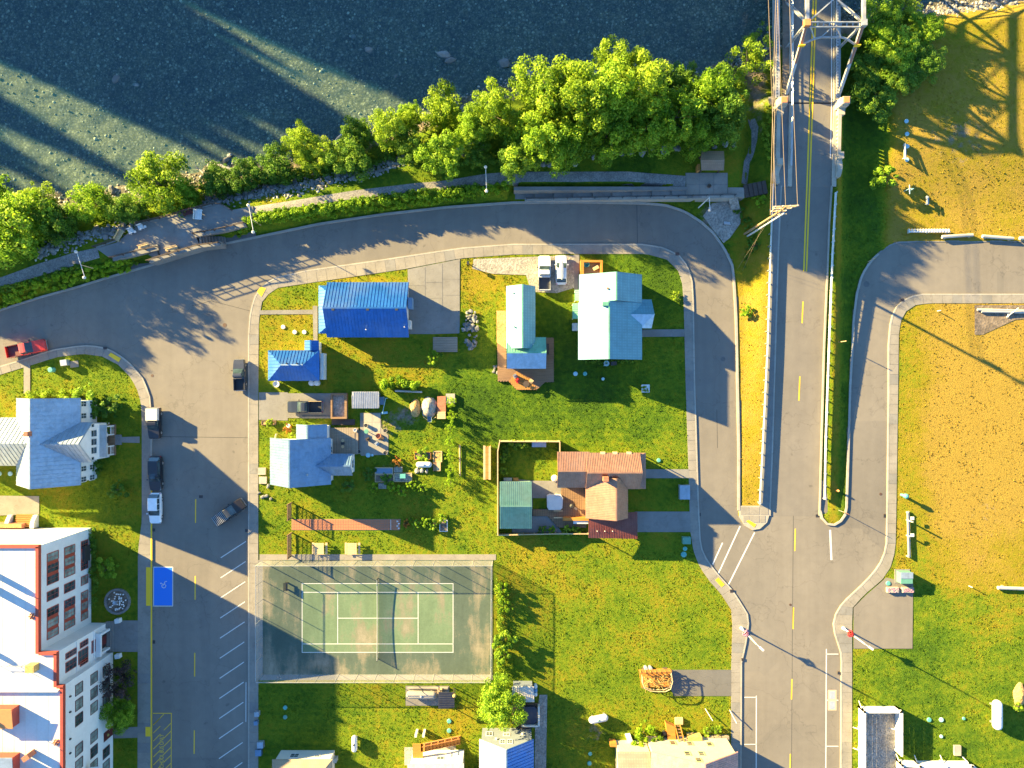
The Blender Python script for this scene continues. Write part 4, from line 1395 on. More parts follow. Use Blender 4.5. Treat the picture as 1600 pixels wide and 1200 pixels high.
# long accessible ramp beside the street
def lwq(*q): return [tuple(W(*LW(p)).xy) for p in q]
rr = empty('access_ramp', W(980,303,.0), 'long sunken concrete access ramp with dark railing beside the shaded street', 'ramp')
MB().prism(lwq((803,292),(1074,292),(1074,297.5),(803,298)), -.3, LV+.25).build('ramp_wall', MT['concrete_grey'], rr)
MB().slab([W(820,311,.45),W(1140,309,LV+.4),W(1140,315.5,LV+.4),W(820,316,.45)], LV+.5).build('ramp_wall', MT['concrete_pale'], rr)
for i in range(9):
    x0 = 805+i*30.0
    MB().prism([tuple(W(*p).xy) for p in ((x0,303),(x0+29.6,303),(x0+29.6,311.5),(x0,311.5))], -.3, .1+.24*i).build('floor_slab', MT['concrete_grey'], rr)
rs = [Vector((822+i*21.2,313-.06*i)) for i in range(16)]
rz_ = lambda x: .45+(LV-.05)*(x-820)/320
for p in rs:
    q = W(p.x,p.y); MB().box(q.x-.05,q.y-.05,rz_(p.x)-.1,q.x+.05,q.y+.05,rz_(p.x)+1.0).build('post', MT['dark_metal'], rr)
for p, q in zip(rs[:-1], rs[1:]):
    m = MB(); za_, zb_ = rz_(p.x), rz_(q.x); p = W(p.x,p.y); q = W(q.x,q.y)
    for z in (.5,1.0): m.bar((p.x,p.y,za_+z),(q.x,q.y,zb_+z),.07,.07)
    m.build('rail', MT['dark_metal'], rr)
EXCL.append([(800,290),(1142,290),(1142,316),(800,316)])
# plaza slabs before the shingled shelter
pz = MB().prism(lwq((1071,270),(1137,270),(1137,309),(1074,309)), -.3, LV+.1).build('plaza', MT['concrete_grey']); pz['kind'] = 'structure'
EXCL.append([(1070,268),(1164,268),(1164,312),(1070,312)])
for i in range(3):
    for j in range(2):
        MB().prism(lwq((1072+i*21.7,270.6+j*18.4),(1092.8+i*21.7,270.6+j*18.4),(1092.8+i*21.7,288+j*18.4),(1072+i*21.7,288+j*18.4)), LV, LV+.125+.003*(i+j)).build('paving_slab', MT['concrete'], pz)
MB().prism(lwq((1137.5,293),(1163,293),(1163,309),(1137.5,306)), -.2, LV+.13).build('paving_slab', MT['concrete'], pz)
p2 = MB().slab([W(1131,310,LV+.05),W(1146,311,LV+.05),W(1156,330,.22),W(1143,330,.22)], .3)
p2 = p2.build('footpath', MT['gravel']); p2['kind'] = 'structure'
MB().lathe(W(*LW((1107.5,291)),LV+.12), [(.28,0),(.26,.02),(.3,.35),(.27,.36),(.2,.2)], 10).thing('planter', MT['bark'], 'small round wooden planter on the plaza before the shelter', 'planter')
# dark timber steps up to the bridge
stairs('dark timber steps climbing from the plaza to the bridge walkway', LW((1163,299)), LW((1197,293)), 2.0, 5, LV+.1, 2.5, 'darkwood')
# gravel spot with a steel bench
sheet('gravel_patch', [(1098,338),(1112,318),(1140,314),(1158,326),(1156,350),(1140,372),(1130,380),(1117,364)], .185, MT['gravel'])
# shelter
def slope(pts, th, mat, parent, name='roof_slope', rib=None, ribmat=None, ribw=.075, ribh=.07):
    """one roof plane: pts[0]-pts[1] is the eave; standing seams run down the slope"""
    pts = [Vector(p) for p in pts]
    o_ = MB().slab(pts, th).build(name, mat, parent)
    if rib:
        e = (pts[1]-pts[0]); L = e.length; e.normalize()
        n = (pts[1]-pts[0]).cross(pts[2]-pts[0]).normalized()
        if n.z < 0: n = -n
        u = n.cross(e).normalized()
        if u.z < 0: u = -u
        pp = [((p-pts[0]).dot(e), (p-pts[0]).dot(u)) for p in pts]
        smin = min(p[0] for p in pp); smax = max(p[0] for p in pp)
        m = MB(); k = int((smax-smin)/rib)
        for i in range(k+1):
            s = smin+ (smax-smin-k*rib)/2 + i*rib
            if i == 0: s += .04
            if i == k: s -= .04
            ts = []
            for j in range(len(pp)):
                (s0,t0),(s1,t1) = pp[j], pp[(j+1)%len(pp)]
                if (s0-s)*(s1-s) <= 0 and abs(s1-s0) > 1e-6:
                    ts.append(t0+(t1-t0)*(s-s0)/(s1-s0))
            if len(ts) >= 2 and max(ts)-min(ts) > .15:
                a = pts[0]+e*s+u*(min(ts)+.01)+n*ribh*.4; b = pts[0]+e*s+u*(max(ts)-.01)+n*ribh*.4
                # bar with its width along e
                vs = []
                for p in (a,b):
                    for q, w in ((-1,-1),(1,-1),(1,1),(-1,1)): vs.append(p+e*q*ribw/2+n*w*ribh/2)
                m.add(vs, [(0,1,2,3),(7,6,5,4),(0,4,5,1),(1,5,6,2),(2,6,7,3),(3,7,4,0)])
        if m.v: m.build('standing_seams', ribmat or mat, o_, kind='stuff')
    return o_
sh = empty('shelter', W(*LW((1113,251)),LV+.05), 'small open timber shelter with a brown shingle gable roof by the plaza', 'shelter')
c = [P(1096,236,LV+2.5),P(1131,236,LV+2.5),P(1131,266,LV+2.5),P(1096,266,LV+2.5)]
r0, r1 = P(1095,250,LV+3.5), P(1132,250,LV+3.5)
slope([c[1],c[0],r0,r1], .1, MT['shingle_tan'], sh); slope([c[3],c[2],r1,r0], .1, MT['shingle'], sh)  # lighter shingle colours the sunward slope, darker the one in shade
for q in c:
    x = q.x+(.3 if q.x < P(1113,0,LV+2.5).x else -.3); y = q.y+(-.35 if q.y > P(0,251,LV+2.5).y else .35)
    MB().box(x-.08,y-.08,LV,x+.08,y+.08,LV+2.5).build('post', MT['darkwood'], sh)
MB().box(c[0].x+.4,c[0].y-.5,LV,c[1].x-.4,c[0].y-.4,LV+1.8).build('back_board', MT['deckwood'], sh)
MB().box(c[3].x-.25,c[3].y+.3,LV,c[3].x+.1,c[3].y+1.3,LV+1.4).build('notice_box', MT['deckwarm'], sh)
# litter/stone bench on the gravel spot
bx = empty('bench', W(1134,350,.19), 'small grey metal bench on the gravel corner by the side street', 'bench')
c = W(1134,350)
MB().cbox((c.x,c.y,.62),.95,.4,.07,-.1).build('seat', MT['silver'], bx)
MB().cbox((c.x,c.y-.25,.95),.95,.06,.4,-.1).build('backrest', MT['silver'], bx)
for sx in (-.4,.4): MB().cbox((c.x+sx,c.y,.38),.06,.36,.42,-.1).build('leg', MT['dark_metal'], bx)
# boardwalk furniture: dark red bench, white chairs on the terrace
def bench(name, label, px, py, rz, L, mat, z=LV+.12, D=.5, back=True, cat='bench', group=None):
    c = W(px,py) if z < LV else W(*LW((px,py))); r = empty(name, Vector((c.x,c.y,z)), label, cat, group)
    R = Matrix.Rotation(rz,3,'Z')
    def bb(x,y,zz,sx,sy,sz,nm):
        p = R @ Vector((x,y,0)); MB().cbox((c.x+p.x,c.y+p.y,z+zz),sx,sy,sz,rz).build(nm, MT[mat], r)
    for i in range(3): bb(0,-D/2+D*(i+.5)/3,.46,L,D/3-.03,.05,'seat_slat')
    if back:
        for i in range(2): bb(0,D/2+.03,.65+.2*i,L,.05,.16,'back_slat')
    for s in (-1,1): bb(s*(L/2-.12),0,.22,.09,D*.9,.44,'leg')
    return r
bench('bench','dark red slatted bench on the concrete terrace by the railing', 295,333, .25, 1.5, 'dark_red', D=.8)
bench('lounge_chair','white slatted lounge chair on the concrete terrace beside the red bench', 312,336, 1.5, 1.6, 'white_paint', D=1.1, cat='chair')
bench('lounge_chair','white slatted chair on the terrace above the riverside rocks, beside a round side table', 222,356, .4, .8, 'white_paint', D=.75, cat='chair', group='white chairs on the river terrace')
bench('lounge_chair','white slatted chair on the terrace above the riverside rocks, beside a round side table', 207,362, .4, .8, 'white_paint', D=.75, cat='chair', group='white chairs on the river terrace')
for px, py in ((229,355),(213,363)):
    c = W(*LW((px,py)),LV+.12); MB().lathe(c, [(.05,0),(.05,.4),(.22,.42),(.22,.46)], 10).thing('side_table', MT['white_paint'], 'small round white side table next to a terrace chair', 'table', 'side tables on the river terrace')
bench('bench','tan wooden bench set slantwise at the western end of the terrace', 189,369, 1.05, 1.9, 'pale_wood', D=.7)
bench('bench','tan wooden bench against the wall of the long terrace', 270,389.5, .28, 1.9, 'pale_wood', D=.45)
bench('bench','tan wooden bench by the short terrace wall', 226,386, .26, 1.5, 'pale_wood', D=.45)

# ------------------------------------------------------------------ stones
def rock_mesh(name, seed, mat, flat=.6):
    r = random.Random(seed)
    bm = bmesh.new(); bmesh.ops.create_icosphere(bm, subdivisions=1 if seed % 2 else 2, radius=1)
    for v in bm.verts:
        k = 1+r.uniform(-.24,.2); v.co = Vector((v.co.x*k*1.1, v.co.y*k*.9, v.co.z*k*flat))
    me_ = bpy.data.meshes.new(name); bm.to_mesh(me_); bm.free(); me_.materials.append(mat)
    return me_
ROCKS = [rock_mesh('stone', s, MT['stone']) for s in range(6)]
def put_rock(name, px, py, r, label, group, z=None, cat='boulder', parent=None):
    o_ = bpy.data.objects.new(name, random.choice(ROCKS)); COL.objects.link(o_)
    if z is None and 840 < px < 1150 and py > 215: px, py = LW((px,py))
    g = gz(px,py) if z is None else z
    o_.location = W(px,py,g+r*.22); o_.scale = (r*random.uniform(.85,1.2), r*random.uniform(.8,1.1), r*random.uniform(.8,1.1))
    o_.rotation_euler = (random.uniform(-.3,.3), random.uniform(-.3,.3), random.uniform(0,6.28))
    return tag(o_, label, cat, group)
for px, py, r in ((848,257,.62),(859,257,.6),(898,256,.5),(927,246,.4),(942,246,.35),(958,237,.4),(971,241,.38),(985,240,.5),(1003,237,.9),(1020,234,.35),(1037,234,.7),(1058,232,.65),(1072,228,.5),(1083,231,.6),(1099,229,.45),(1116,230,.45),(1133,225,.7),(1146,226,.45)):
    put_rock('boulder', px, py, r, 'pale grey boulder in the row at the grass edge under the riverside trees', 'boulders below the riverside trees')
put_rock('boulder', 1197,172-2,1.0,'big pale boulder beside the bridge wing wall', None)
for px, py, r in ((168,113,.75),(199,121,.5),(571,66,.7),(546,44,.4),(691,73,.9),(701,83,.8),(787,87,1.0),(349,235,.5),(344,243,.55),(332,268,.45),(163,291,.7),(828,108,.8),(442,221,.7),(615,107,.5),(720,165,.6)):
    put_rock('boulder', px, py, r, 'lone pale rock lying in the shallow river', 'rocks in the shallow river', z=max(gz(px,py),-2.75))
# rip-rap along the path
lines = [([(320,312),(400,303),(480,293),(560,275),(640,252)], 13, 130), ([(75,398),(130,378),(190,360),(230,350)], 11, 70), ([(400,300),(460,285)], 10, 25), ([(1400,18),(1450,12),(1520,6),(1590,0)], 10, 34), ([(700,243),(760,236)], 8, 14)]
k = 0
for ln, w, n in lines:
    pts = resample(ln, 3)
    for i in range(n):
        p = random.choice(pts); px = p.x+random.uniform(-6,6); py = p.y+random.gauss(0,w*.5)
        put_rock('riprap_stone', px, py, random.uniform(.22,.48), 'pale angular stone in the rip-rap bank along the river path', 'rip-rap stones on the river bank', cat='stone'); k += 1
def icos_mesh(pts, rad, mat, name, tintf=None):
    """many small stones joined into one mesh"""
    bm = bmesh.new(); bmesh.ops.create_icosphere(bm, subdivisions=1, radius=1)
    bv = np.array([v.co[:] for v in bm.verts]); bf = np.array([[v.index for v in f.verts] for f in bm.faces]); bm.free()
    n = len(pts); nv = len(bv)
    jit = RNG.uniform(.7,1.25,(n,nv,1)); sc = RNG.uniform(.7,1.2,(n,1,3))*np.array([1.1,1,.6])
    v = (bv[None]*jit*sc*rad[:,None,None])
    a = RNG.uniform(0,6.28,n); ca, sa = np.cos(a)[:,None], np.sin(a)[:,None]
    v = np.stack([v[...,0]*ca-v[...,1]*sa, v[...,0]*sa+v[...,1]*ca, v[...,2]], -1)+pts[:,None,:]
    f = bf[None]+(np.arange(n)*nv)[:,None,None]
    ti = np.repeat(RNG.random(n), len(bf))
    me_ = np_mesh(name, v.reshape(-1,3), f.reshape(-1,3), mat, ti)
    o_ = bpy.data.objects.new(name, me_); COL.objects.link(o_); return o_
# loose small stones of the banks
px_, py_ = [], []
for ln, w, n in lines:
    pts = resample(ln, 2)
    for i in range(n*6):
        p = random.choice(pts); px_.append(p.x+random.uniform(-7,7)); py_.append(p.y+random.gauss(0,w*.6))
for i in range(1500):
    x = random.uniform(-20,1620); y = np.interp(x,[p[0] for p in SHORE],[p[1] for p in SHORE])+random.gauss(2,7)
    px_.append(x); py_.append(y)
px_ = np.array(px_); py_ = np.array(py_); zz_ = ground_z(px_, py_)
o = icos_mesh(np.stack([(px_-800)/S,(600-py_)/S,zz_+.03],-1), RNG.uniform(.08,.26,len(px_)), MT['stone'], 'bank_pebbles'); tag(o, 'loose grey pebbles scattered along the river bank', 'pebbles', kind='stuff')
# cobbles on the river bed
n = 9000
px_ = RNG.uniform(-40,1640,n); py_ = RNG.uniform(-40,330,n)
shy = np.interp(px_,[p[0] for p in SHORE],[p[1] for p in SHORE]); ok = py_ < shy+2
px_, py_ = px_[ok], py_[ok]
zz_ = ground_z(px_,py_)
rad = .05+.22*RNG.random(len(px_))**3.4
o = icos_mesh(np.stack([(px_-800)/S,(600-py_)/S,zz_+rad*.2],-1), rad, MT['cobble'], 'river_cobbles'); tag(o, 'rounded cobbles covering the bed of the clear river', 'cobbles', kind='stuff')
# driftwood
def driftwood(label, pts, r):
    m = MB()
    P3 = [W(p[0],p[1],gz(p[0],p[1])+.5+(p[2] if len(p) > 2 else 0)) for p in pts]
    for i, (a, b) in enumerate(zip(P3[:-1],P3[1:])): m.cyl(a,b,r*(1-.12*i),r*(1-.12*(i+1)),7)
    e = P3[-1]; d = (P3[-1]-P3[-2]).normalized()
    for q in range(6):
        v = (d+Vector((random.uniform(-.9,.9),random.uniform(-.9,.9),random.uniform(-.1,.7)))).normalized()
        m.cyl(e,e+v*random.uniform(.6,1.3),r*.4,r*.12,5)
    m.thing('driftwood_log', MT['drift'], label, 'driftwood')
driftwood('bleached driftwood log with splayed roots at the water edge', [(358,262),(340,254),(318,247)], .28)
driftwood('short bleached forked driftwood branch next to the splayed log', [(319,273),(310,265),(303,259)], .16)
driftwood('dark grey driftwood snag jutting from the riverside trees', [(520,214),(530,203),(537,194)], .26)
# ------------------------------------------------------------------ building helpers
DIRS = {'N': Vector((0,1,0)), 'S': Vector((0,-1,0)), 'E': Vector((1,0,0)), 'W': Vector((-1,0,0))}
def window(root, c, side, w, h, frame='white_paint', pane='glass', nx=2, nz=2, proud=.05, fw=.09, name='window'):
    """framed window on a wall face; c is its centre on the wall plane"""
    n = DIRS[side]; t = Vector((-n.y, n.x, 0)); c = Vector(c)
    def bx(mb, s0, s1, z0, z1, d0, d1):
        p = c+t*s0+n*d0; q = c+t*s1+n*d1
        mb.box(p.x,p.y,c.z+z0,q.x,q.y,c.z+z1)
    f = MB()
    bx(f,-w/2,-w/2+fw,-h/2,h/2,-.03,proud); bx(f,w/2-fw,w/2,-h/2,h/2,-.03,proud)
    bx(f,-w/2+fw,w/2-fw,h/2-fw,h/2,-.03,proud); bx(f,-w/2+fw,w/2-fw,-h/2,-h/2+fw,-.03,proud+.03)
    for i in range(1,nx):
        s = -w/2+w*i/nx; bx(f,s-.025,s+.025,-h/2+fw,h/2-fw,-.02,proud-.01)
    for i in range(1,nz):
        z = -h/2+h*i/nz; bx(f,-w/2+fw,w/2-fw,z-.02,z+.02,-.02,proud-.015)
    o_ = f.build(name, MT[frame], root)
    g = MB(); bx(g,-w/2+fw-.01,w/2-fw+.01,-h/2+fw-.01,h/2-fw+.01,-.02,proud-.03)
    g.build('pane', MT[pane], o_)
    return o_
def door(root, c, side, w=.95, h=2.05, mat='white_paint'):
    n = DIRS[side]; t = Vector((-n.y, n.x, 0)); c = Vector(c)
    m = MB(); p = c+t*(-w/2)-n*.02; q = c+t*(w/2)+n*.06; m.box(p.x,p.y,c.z,q.x,q.y,c.z+h)
    o_ = m.build('door', MT[mat], root)
    p = c+t*(w*.36)+n*.06; MB().box(p.x-.04,p.y-.04,c.z+1,p.x+.04,p.y+.04,c.z+1.1).build('handle', MT['galv'], o_)
def slopes_gable(root, xa, xb, ya, yb, ze, zr, axis, mat, rib=.5, th=.14, rpos=.5, ribmat=None, mats=(None,None)):
    """ya south, yb north"""
    m0 = mats[0] or mat; m1 = mats[1] or mat
    if axis == 'x':
        yr = ya+(yb-ya)*rpos
        R0, R1 = (xa,yr,zr),(xb,yr,zr)
        slope([(xb,yb,ze),(xa,yb,ze),R0,R1], th, m0, root, rib=rib, ribmat=ribmat)
        slope([(xa,ya,ze),(xb,ya,ze),R1,R0], th, m1, root, rib=rib, ribmat=ribmat)
    else:
        xr = xa+(xb-xa)*rpos
        R0, R1 = (xr,ya,zr),(xr,yb,zr)
        slope([(xa,yb,ze),(xa,ya,ze),R0,R1], th, m0, root, rib=rib, ribmat=ribmat)
        slope([(xb,ya,ze),(xb,yb,ze),R1,R0], th, m1, root, rib=rib, ribmat=ribmat)
    m = MB(); a = Vector(R0); b = Vector(R1)
    m.bar(a+Vector((0,0,.03)), b+Vector((0,0,.03)), .22, .05); m.build('ridge_cap', ribmat or mat, root)
    return R0, R1
def wall_gable(root, xa, xb, ya, yb, ze, zr, axis, mat, ov=.35, z0=.05, th=.14, rpos=.5):
    if axis == 'x':
        tn = (zr-ze)/((yb-ya)*(1-rpos)); ts = (zr-ze)/((yb-ya)*rpos)
        yr = ya+(yb-ya)*rpos
        prof = [(ya+ov,z0),(yb-ov,z0),(yb-ov,ze+ov*tn-th-.03),(yr,zr-th-.03),(ya+ov,ze+ov*ts-th-.03)]
        vs = [(xa+ov,y,z) for y,z in prof]+[(xb-ov,y,z) for y,z in prof]
    else:
        te = (zr-ze)/((xb-xa)*(1-rpos)); tw = (zr-ze)/((xb-xa)*rpos)
        xr = xa+(xb-xa)*rpos
        prof = [(xa+ov,z0),(xb-ov,z0),(xb-ov,ze+ov*te-th-.03),(xr,zr-th-.03),(xa+ov,ze+ov*tw-th-.03)]
        vs = [(x,ya+ov,z) for x,z in prof]+[(x,yb-ov,z) for x,z in prof]
    fs = [(0,1,2,3,4),(9,8,7,6,5)]+[(i,i+5,(i+1)%5+5,(i+1)%5) for i in range(5)]
    m = MB().add(vs, fs)
    return m.build('wall', MT[mat], root)
def house_wins(root, xa, xb, ya, yb, sides, z=1.5, h=1.2, w=1.1, frame='white_paint', ov=.35, pitch=3.2, pane='glass'):
    for s in sides:
        if s in 'NS':
            y = yb-ov if s == 'N' else ya+ov; L = xb-xa-2*ov; n = max(1,int(L/pitch))
            for i in range(n): window(root, (xa+ov+L*(i+.5)/n, y, z), s, w, h, frame, pane)
        else:
            x = xb-ov if s == 'E' else xa+ov; L = yb-ya-2*ov; n = max(1,int(L/pitch))
            for i in range(n): window(root, (x, ya+ov+L*(i+.5)/n, z), s, w, h, frame, pane)
def rect(x0,y0,x1,y1,z):
    a = P(x0,y0,z); b = P(x1,y1,z)
    return a.x, b.x, b.y, a.y       # xa xb ya yb
def gable(root, x0,y0,x1,y1, ze, zr, axis, mat, rib=.5, wall='white_wall', ov=.35, rpos=.5, mats=(None,None), ribmat=None, wins='NSEW', frame='white_paint', dr=None):
    xa,xb,ya,yb = rect(x0,y0,x1,y1,ze)
    slopes_gable(root, xa,xb,ya,yb,ze,zr,axis,MT[mat],rib,.14,rpos,ribmat,tuple(MT[m] if m else None for m in mats))
    if wall: 
        wall_gable(root, xa,xb,ya,yb,ze,zr,axis,wall,ov,rpos=rpos)
        if wins: house_wins(root, xa,xb,ya,yb,wins,z=min(1.6,ze-.9),frame=frame,ov=ov)
    return xa,xb,ya,yb
def vent(root, px, py, z, r=.12, h=.45, mat='galv'):
    c = P(px,py,z); MB().cyl(c-Vector((0,0,.3)), c+Vector((0,0,h)), r, r, 8).build('roof_vent', MT[mat], root)

# ------------------------------------------------------------------ hotel
HZ = 12.6
ht = empty('hotel', W(60,1010,.05), 'large white hotel with a pale flat roof, red cornice and tall red-framed windows', 'hotel')
foot = [(-260,824.5),(143,824.5),(143,972.7),(168,972.7),(168,1019),(177,1019),(177,1330),(-260,1330)]
MB().prism([tuple(W(*p).xy) for p in foot], .0, HZ-.25).build('wall', MT['white_wall'], ht)
ins = [(-259,826),(141.5,826),(141.5,974.2),(166.5,974.2),(166.5,1020.5),(175.5,1020.5),(175.5,1329),(-259,1329)]
MB().prism([tuple(W(*p).xy) for p in ins], HZ-.3, HZ-.12).build('flat_roof', MT['membrane'], ht)
# roof membrane laps
m = MB()
for x in list(range(-20,140,16)):
    m.prism([tuple(W(*p).xy) for p in ((x,827),(x+.5,827),(x+.5,972),(x,972))], HZ-.13, HZ-.105)
for x in list(range(-20,172,16)):
    m.prism([tuple(W(*p).xy) for p in ((x,1024),(x+.5,1024),(x+.5,1328),(x,1328))], HZ-.13, HZ-.105)
m.build('membrane_laps', MT['canvas'], ht, kind='stuff')
edge = foot[:7]
for p, q in zip(edge[:-1], edge[1:]):
    a = W(*p); b = W(*q); d = (b-a).normalized()
    m = MB(); n_ = Vector((-d.y,d.x,0))
    a2 = a - d*(.0 if p != edge[0] else 0); 
    m.prism([tuple(v.xy) for v in (a+n_*.12+d*.13, b+n_*.12+d*.11, b-n_*.3+d*.11, a-n_*.3+d*.13)], HZ-.45, HZ+.16)
    m.build('cornice', MT['red_trim'], ht)
# low wall across the roof
MB().prism([tuple(W(*p).xy) for p in ((-240,1024),(172,1024),(172,1026),(-240,1026))], HZ-.15, HZ+.33).build('roof_divider', MT['membrane'], ht)
# east windows of the north bay
ys = [(840,853),(856,869),(872,885),(894,908),(918,931),(934,947),(950,962)]
xw = W(143,0).x
for z0,z1 in ((8.2,10.8),(4.3,6.9),(1.0,2.8)):
    for a,b in ys:
        ya_, yb_ = W(0,b).y, W(0,a).y
        window(ht, (xw,(ya_+yb_)/2,(z0+z1)/2), 'E', yb_-ya_, z1-z0, 'red_trim', 'glass_pale' if random.random() < .55 else 'glass', 2, 3, .07, .10)
    for a,b in ((853.2,855.8),(869.2,871.8),(931.2,933.8),(947.2,949.8)):
        MB().box(xw-.02, W(0,b).y, z0, xw+.05, W(0,a).y, z1).build('spandrel', MT['red_trim'], ht)
# entrance bay
xw = W(168,0).x
for py, z0, z1, w in ((1002,8.0,10.6,1.5),(986,8.0,10.6,.9),(1000,5.2,7.6,2.0),(983,5.2,7.2,.9),(1010,5.2,7.2,.8),(996,3.3,4.3,1.9)):
    window(ht, (xw,W(0,py).y,(z0+z1)/2), 'E', w, z1-z0, 'red_trim', 'glass', 2, 3, .07, .1)
MB().box(xw-.02, W(0,1008).y, .1, xw+.10, W(0,985).y, 2.9).build('entrance_shade', MT['black'], ht)  # black panel stands in for the shade of the hollow entrance
en = MB()
for py in (982,1011): en.box(xw-.02, W(0,py+1.5).y, .05, xw+.65, W(0,py-1.5).y, 3.0)
en.box(xw-.02, W(0,1014).y, 3.0, xw+.85, W(0,979).y, 3.35); en.build('entrance_portico', MT['white_wall'], ht)
MB().box(xw+.1, W(0,1003).y, .12, xw+.16, W(0,990).y, 2.4).build('entrance_door', MT['dark_red'], ht)
for z in (3.6, 7.9): 
    m = MB(); m.box(xw+.002, W(0,1018).y, z, xw+.12, W(0,974).y, z+.18); m.build('string_course', MT['white_wall'], ht)
# south bay windows
xw = W(177,0).x
for z0,z1,rows in ((8.0,9.8,(1030,1052,1074,1117,1139,1161,1183)),(4.3,6.1,(1030,1052,1074,1117,1139,1161,1183)),(1.1,2.9,(1031,1053,1075,1157,1178,1199))):
    for y in rows:
        ya_, yb_ = W(0,y+16).y, W(0,y).y
        window(ht, (xw,(ya_+yb_)/2,(z0+z1)/2), 'E', yb_-ya_, z1-z0, 'dark_red', 'glass_pale' if random.random() < .7 else 'glass', 2, 2, .06, .09)
door(ht, (xw,W(0,1140).y,.15), 'E', 1.4, 2.5, 'dark_red')
MB().lathe(Vector((xw+.1,W(0,1140).y,1.7)), [(.2,-.1),(.24,0),(.2,.1)], 10).build('wreath', MT['hay'], ht)
# lamps and small vents along the wall, stair canopy at the south
for py in (1040,1062,1100,1120): MB().box(xw, W(0,py).y-.1, 10.9, xw+.2, W(0,py).y+.1, 11.2).build('wall_lamp', MT['dark_metal'], ht)
MB().slab([(xw,W(0,1160).y,7.6),(xw+1.9,W(0,1160).y,7.1),(xw+1.9,W(0,1260).y,7.1),(xw,W(0,1260).y,7.6)],.12).build('canopy', MT['white_wall'], ht)
# air conditioner and vents
MB().box(W(142.5,0).x, W(0,872).y, 1.2, W(142.5,0).x+.55, W(0,849).y, 2.5).build('balcony_box', MT['dark_metal'], ht)
# roof furniture: things standing on the roof move with the building
for i, (px,py,sx,sy,h) in enumerate(((6,1116,4.2,2.6,1.3),(8,1196,4.0,3.6,1.3))):
    c = P(px,py,HZ)
    b_ = MB(); b_.box(c.x-sx/2,c.y-sy/2,HZ-.2,c.x+sx/2,c.y+sy/2,HZ+h); mo = b_.build('roof_monitor', MT['red_trim'], ht)
    MB().slab([(c.x-sx/2-.1,c.y+sy/2+.1,HZ+h+.35),(c.x+sx/2+.1,c.y+sy/2+.1,HZ+h+.35),(c.x+sx/2+.1,c.y-sy/2-.1,HZ+h+.06),(c.x-sx/2-.1,c.y-sy/2-.1,HZ+h+.06)],.1).build('monitor_roof', MT['orange' if i == 0 else 'roof_pale'], mo)
    for k in range(4):
        x = c.x-sx/2+.3+k*(sx-.5)/4
        MB().box(x,c.y-sy/2-.03,HZ+.3,x+sx/5,c.y-sy/2,HZ+h-.15).build('skylight_pane', MT['glass_pale'], mo)
c = P(50,1177,HZ); MB().cbox((c.x,c.y,HZ+.6),1.0,.7,1.6,.6).build('roof_chimney', MT['brick'], ht)
c = P(54,1041,HZ); MB().cbox((c.x,c.y,HZ+.5),1.2,1.0,1.2,0).build('roof_chimney', MT['hay'], ht)
m = MB(); m.bar((c.x-.6,c.y+.1,HZ+.5),(c.x-5.5,c.y+.35,HZ+.6),.07)
for k in range(3): m.bar((c.x-1.5-k*1.9,c.y+.2,HZ-.1),(c.x-1.5-k*1.9,c.y+.2,HZ+.7),.07)
m.build('antenna_rod', MT['galv'], ht)
for px,py in ((50,963),(88,1160)):
    c = P(px,py,HZ); mm = MB()
    for k in range(6):
        q = k*math.pi/3; mm.lathe((c.x+.35*math.cos(q),c.y+.35*math.sin(q),HZ-.13),[(.1,0),(.1,.3),(.04,.36)],6)
    mm.lathe((c.x,c.y,HZ-.13),[(.16,0),(.16,.45),(.05,.5)],8); mm.build('roof_vent', MT['brick'], ht)
for px,py,h,r in ((-18,893,2.2,.45),(-20,915,3.0,.6),(-30,1010,1.6,.4),(-14,1112,2.4,.5)):
    c = P(px,py,HZ); MB().lathe((c.x,c.y,HZ-.13),[(r,0),(r,h*.8),(r*.6,h),(.06,h+.02),(.06,h+1.2)],10).build('roof_ventilator', MT['galv'], ht)
# north stair and stone-faced box
st = stairs('timber steps between curved white walls at the hotel north side', (40,803), (40,822), 2.6, 7, .1, .9, 'deckwarm')
for x in (18.5,58):
    m = MB()
    for k in range(7):
        y = 804+k*2.7; h = .35+.95*math.sin(min(1,(k+1)/6)*1.57)
        m.prism([tuple(W(*p).xy) for p in ((x-3,y),(x+3,y),(x+3,y+2.72),(x-3,y+2.72))], .05, h)
    m.build('side_wall', MT['white_wall'], st)
bx_ = empty('stone_box', W(22,819,.05), 'low stone-faced planter box with a tan top beside the hotel steps', 'planter')
MB().prism([tuple(W(*p).xy) for p in ((-2,815.5),(45,815.5),(45,822.5),(-2,822.5))], .05, 1.5).build('box_body', MT['brick'], bx_)
MB().prism([tuple(W(*p).xy) for p in ((-1,816.5),(44,816.5),(44,821.5),(-1,821.5))], 1.4, 1.56).build('soil', MT['sand'], bx_)
sheet('hotel_walk', [(-20,774),(62,775),(62,803),(-20,806)], .14, MT['concrete'])
sheet('hotel_walk', [(178,969),(216,969),(216,1018),(178,1018)], .14, MT['concrete_grey'])
sheet('hotel_walk', [(178,1137),(216,1135),(216,1152),(178,1153)], .14, MT['concrete_grey'])
for k in range(3):
    o = MB().prism([tuple(W(*p).xy) for p in ((168+k*3.4,970),(171.2+k*3.4,970),(171.2+k*3.4,1017),(168+k*3.4,1017))], .05, .55-.13*k).build('entrance_step', MT['concrete_grey'], ht)
for py in (968,1023):
    MB().cbox(W(187.5,py,.5),.75,.65,.8,.15).thing('planter_box', MT['white_wall'], 'white cube planter north of the hotel entrance walk' if py < 1000 else 'white cube planter south of the hotel entrance walk', 'planter')

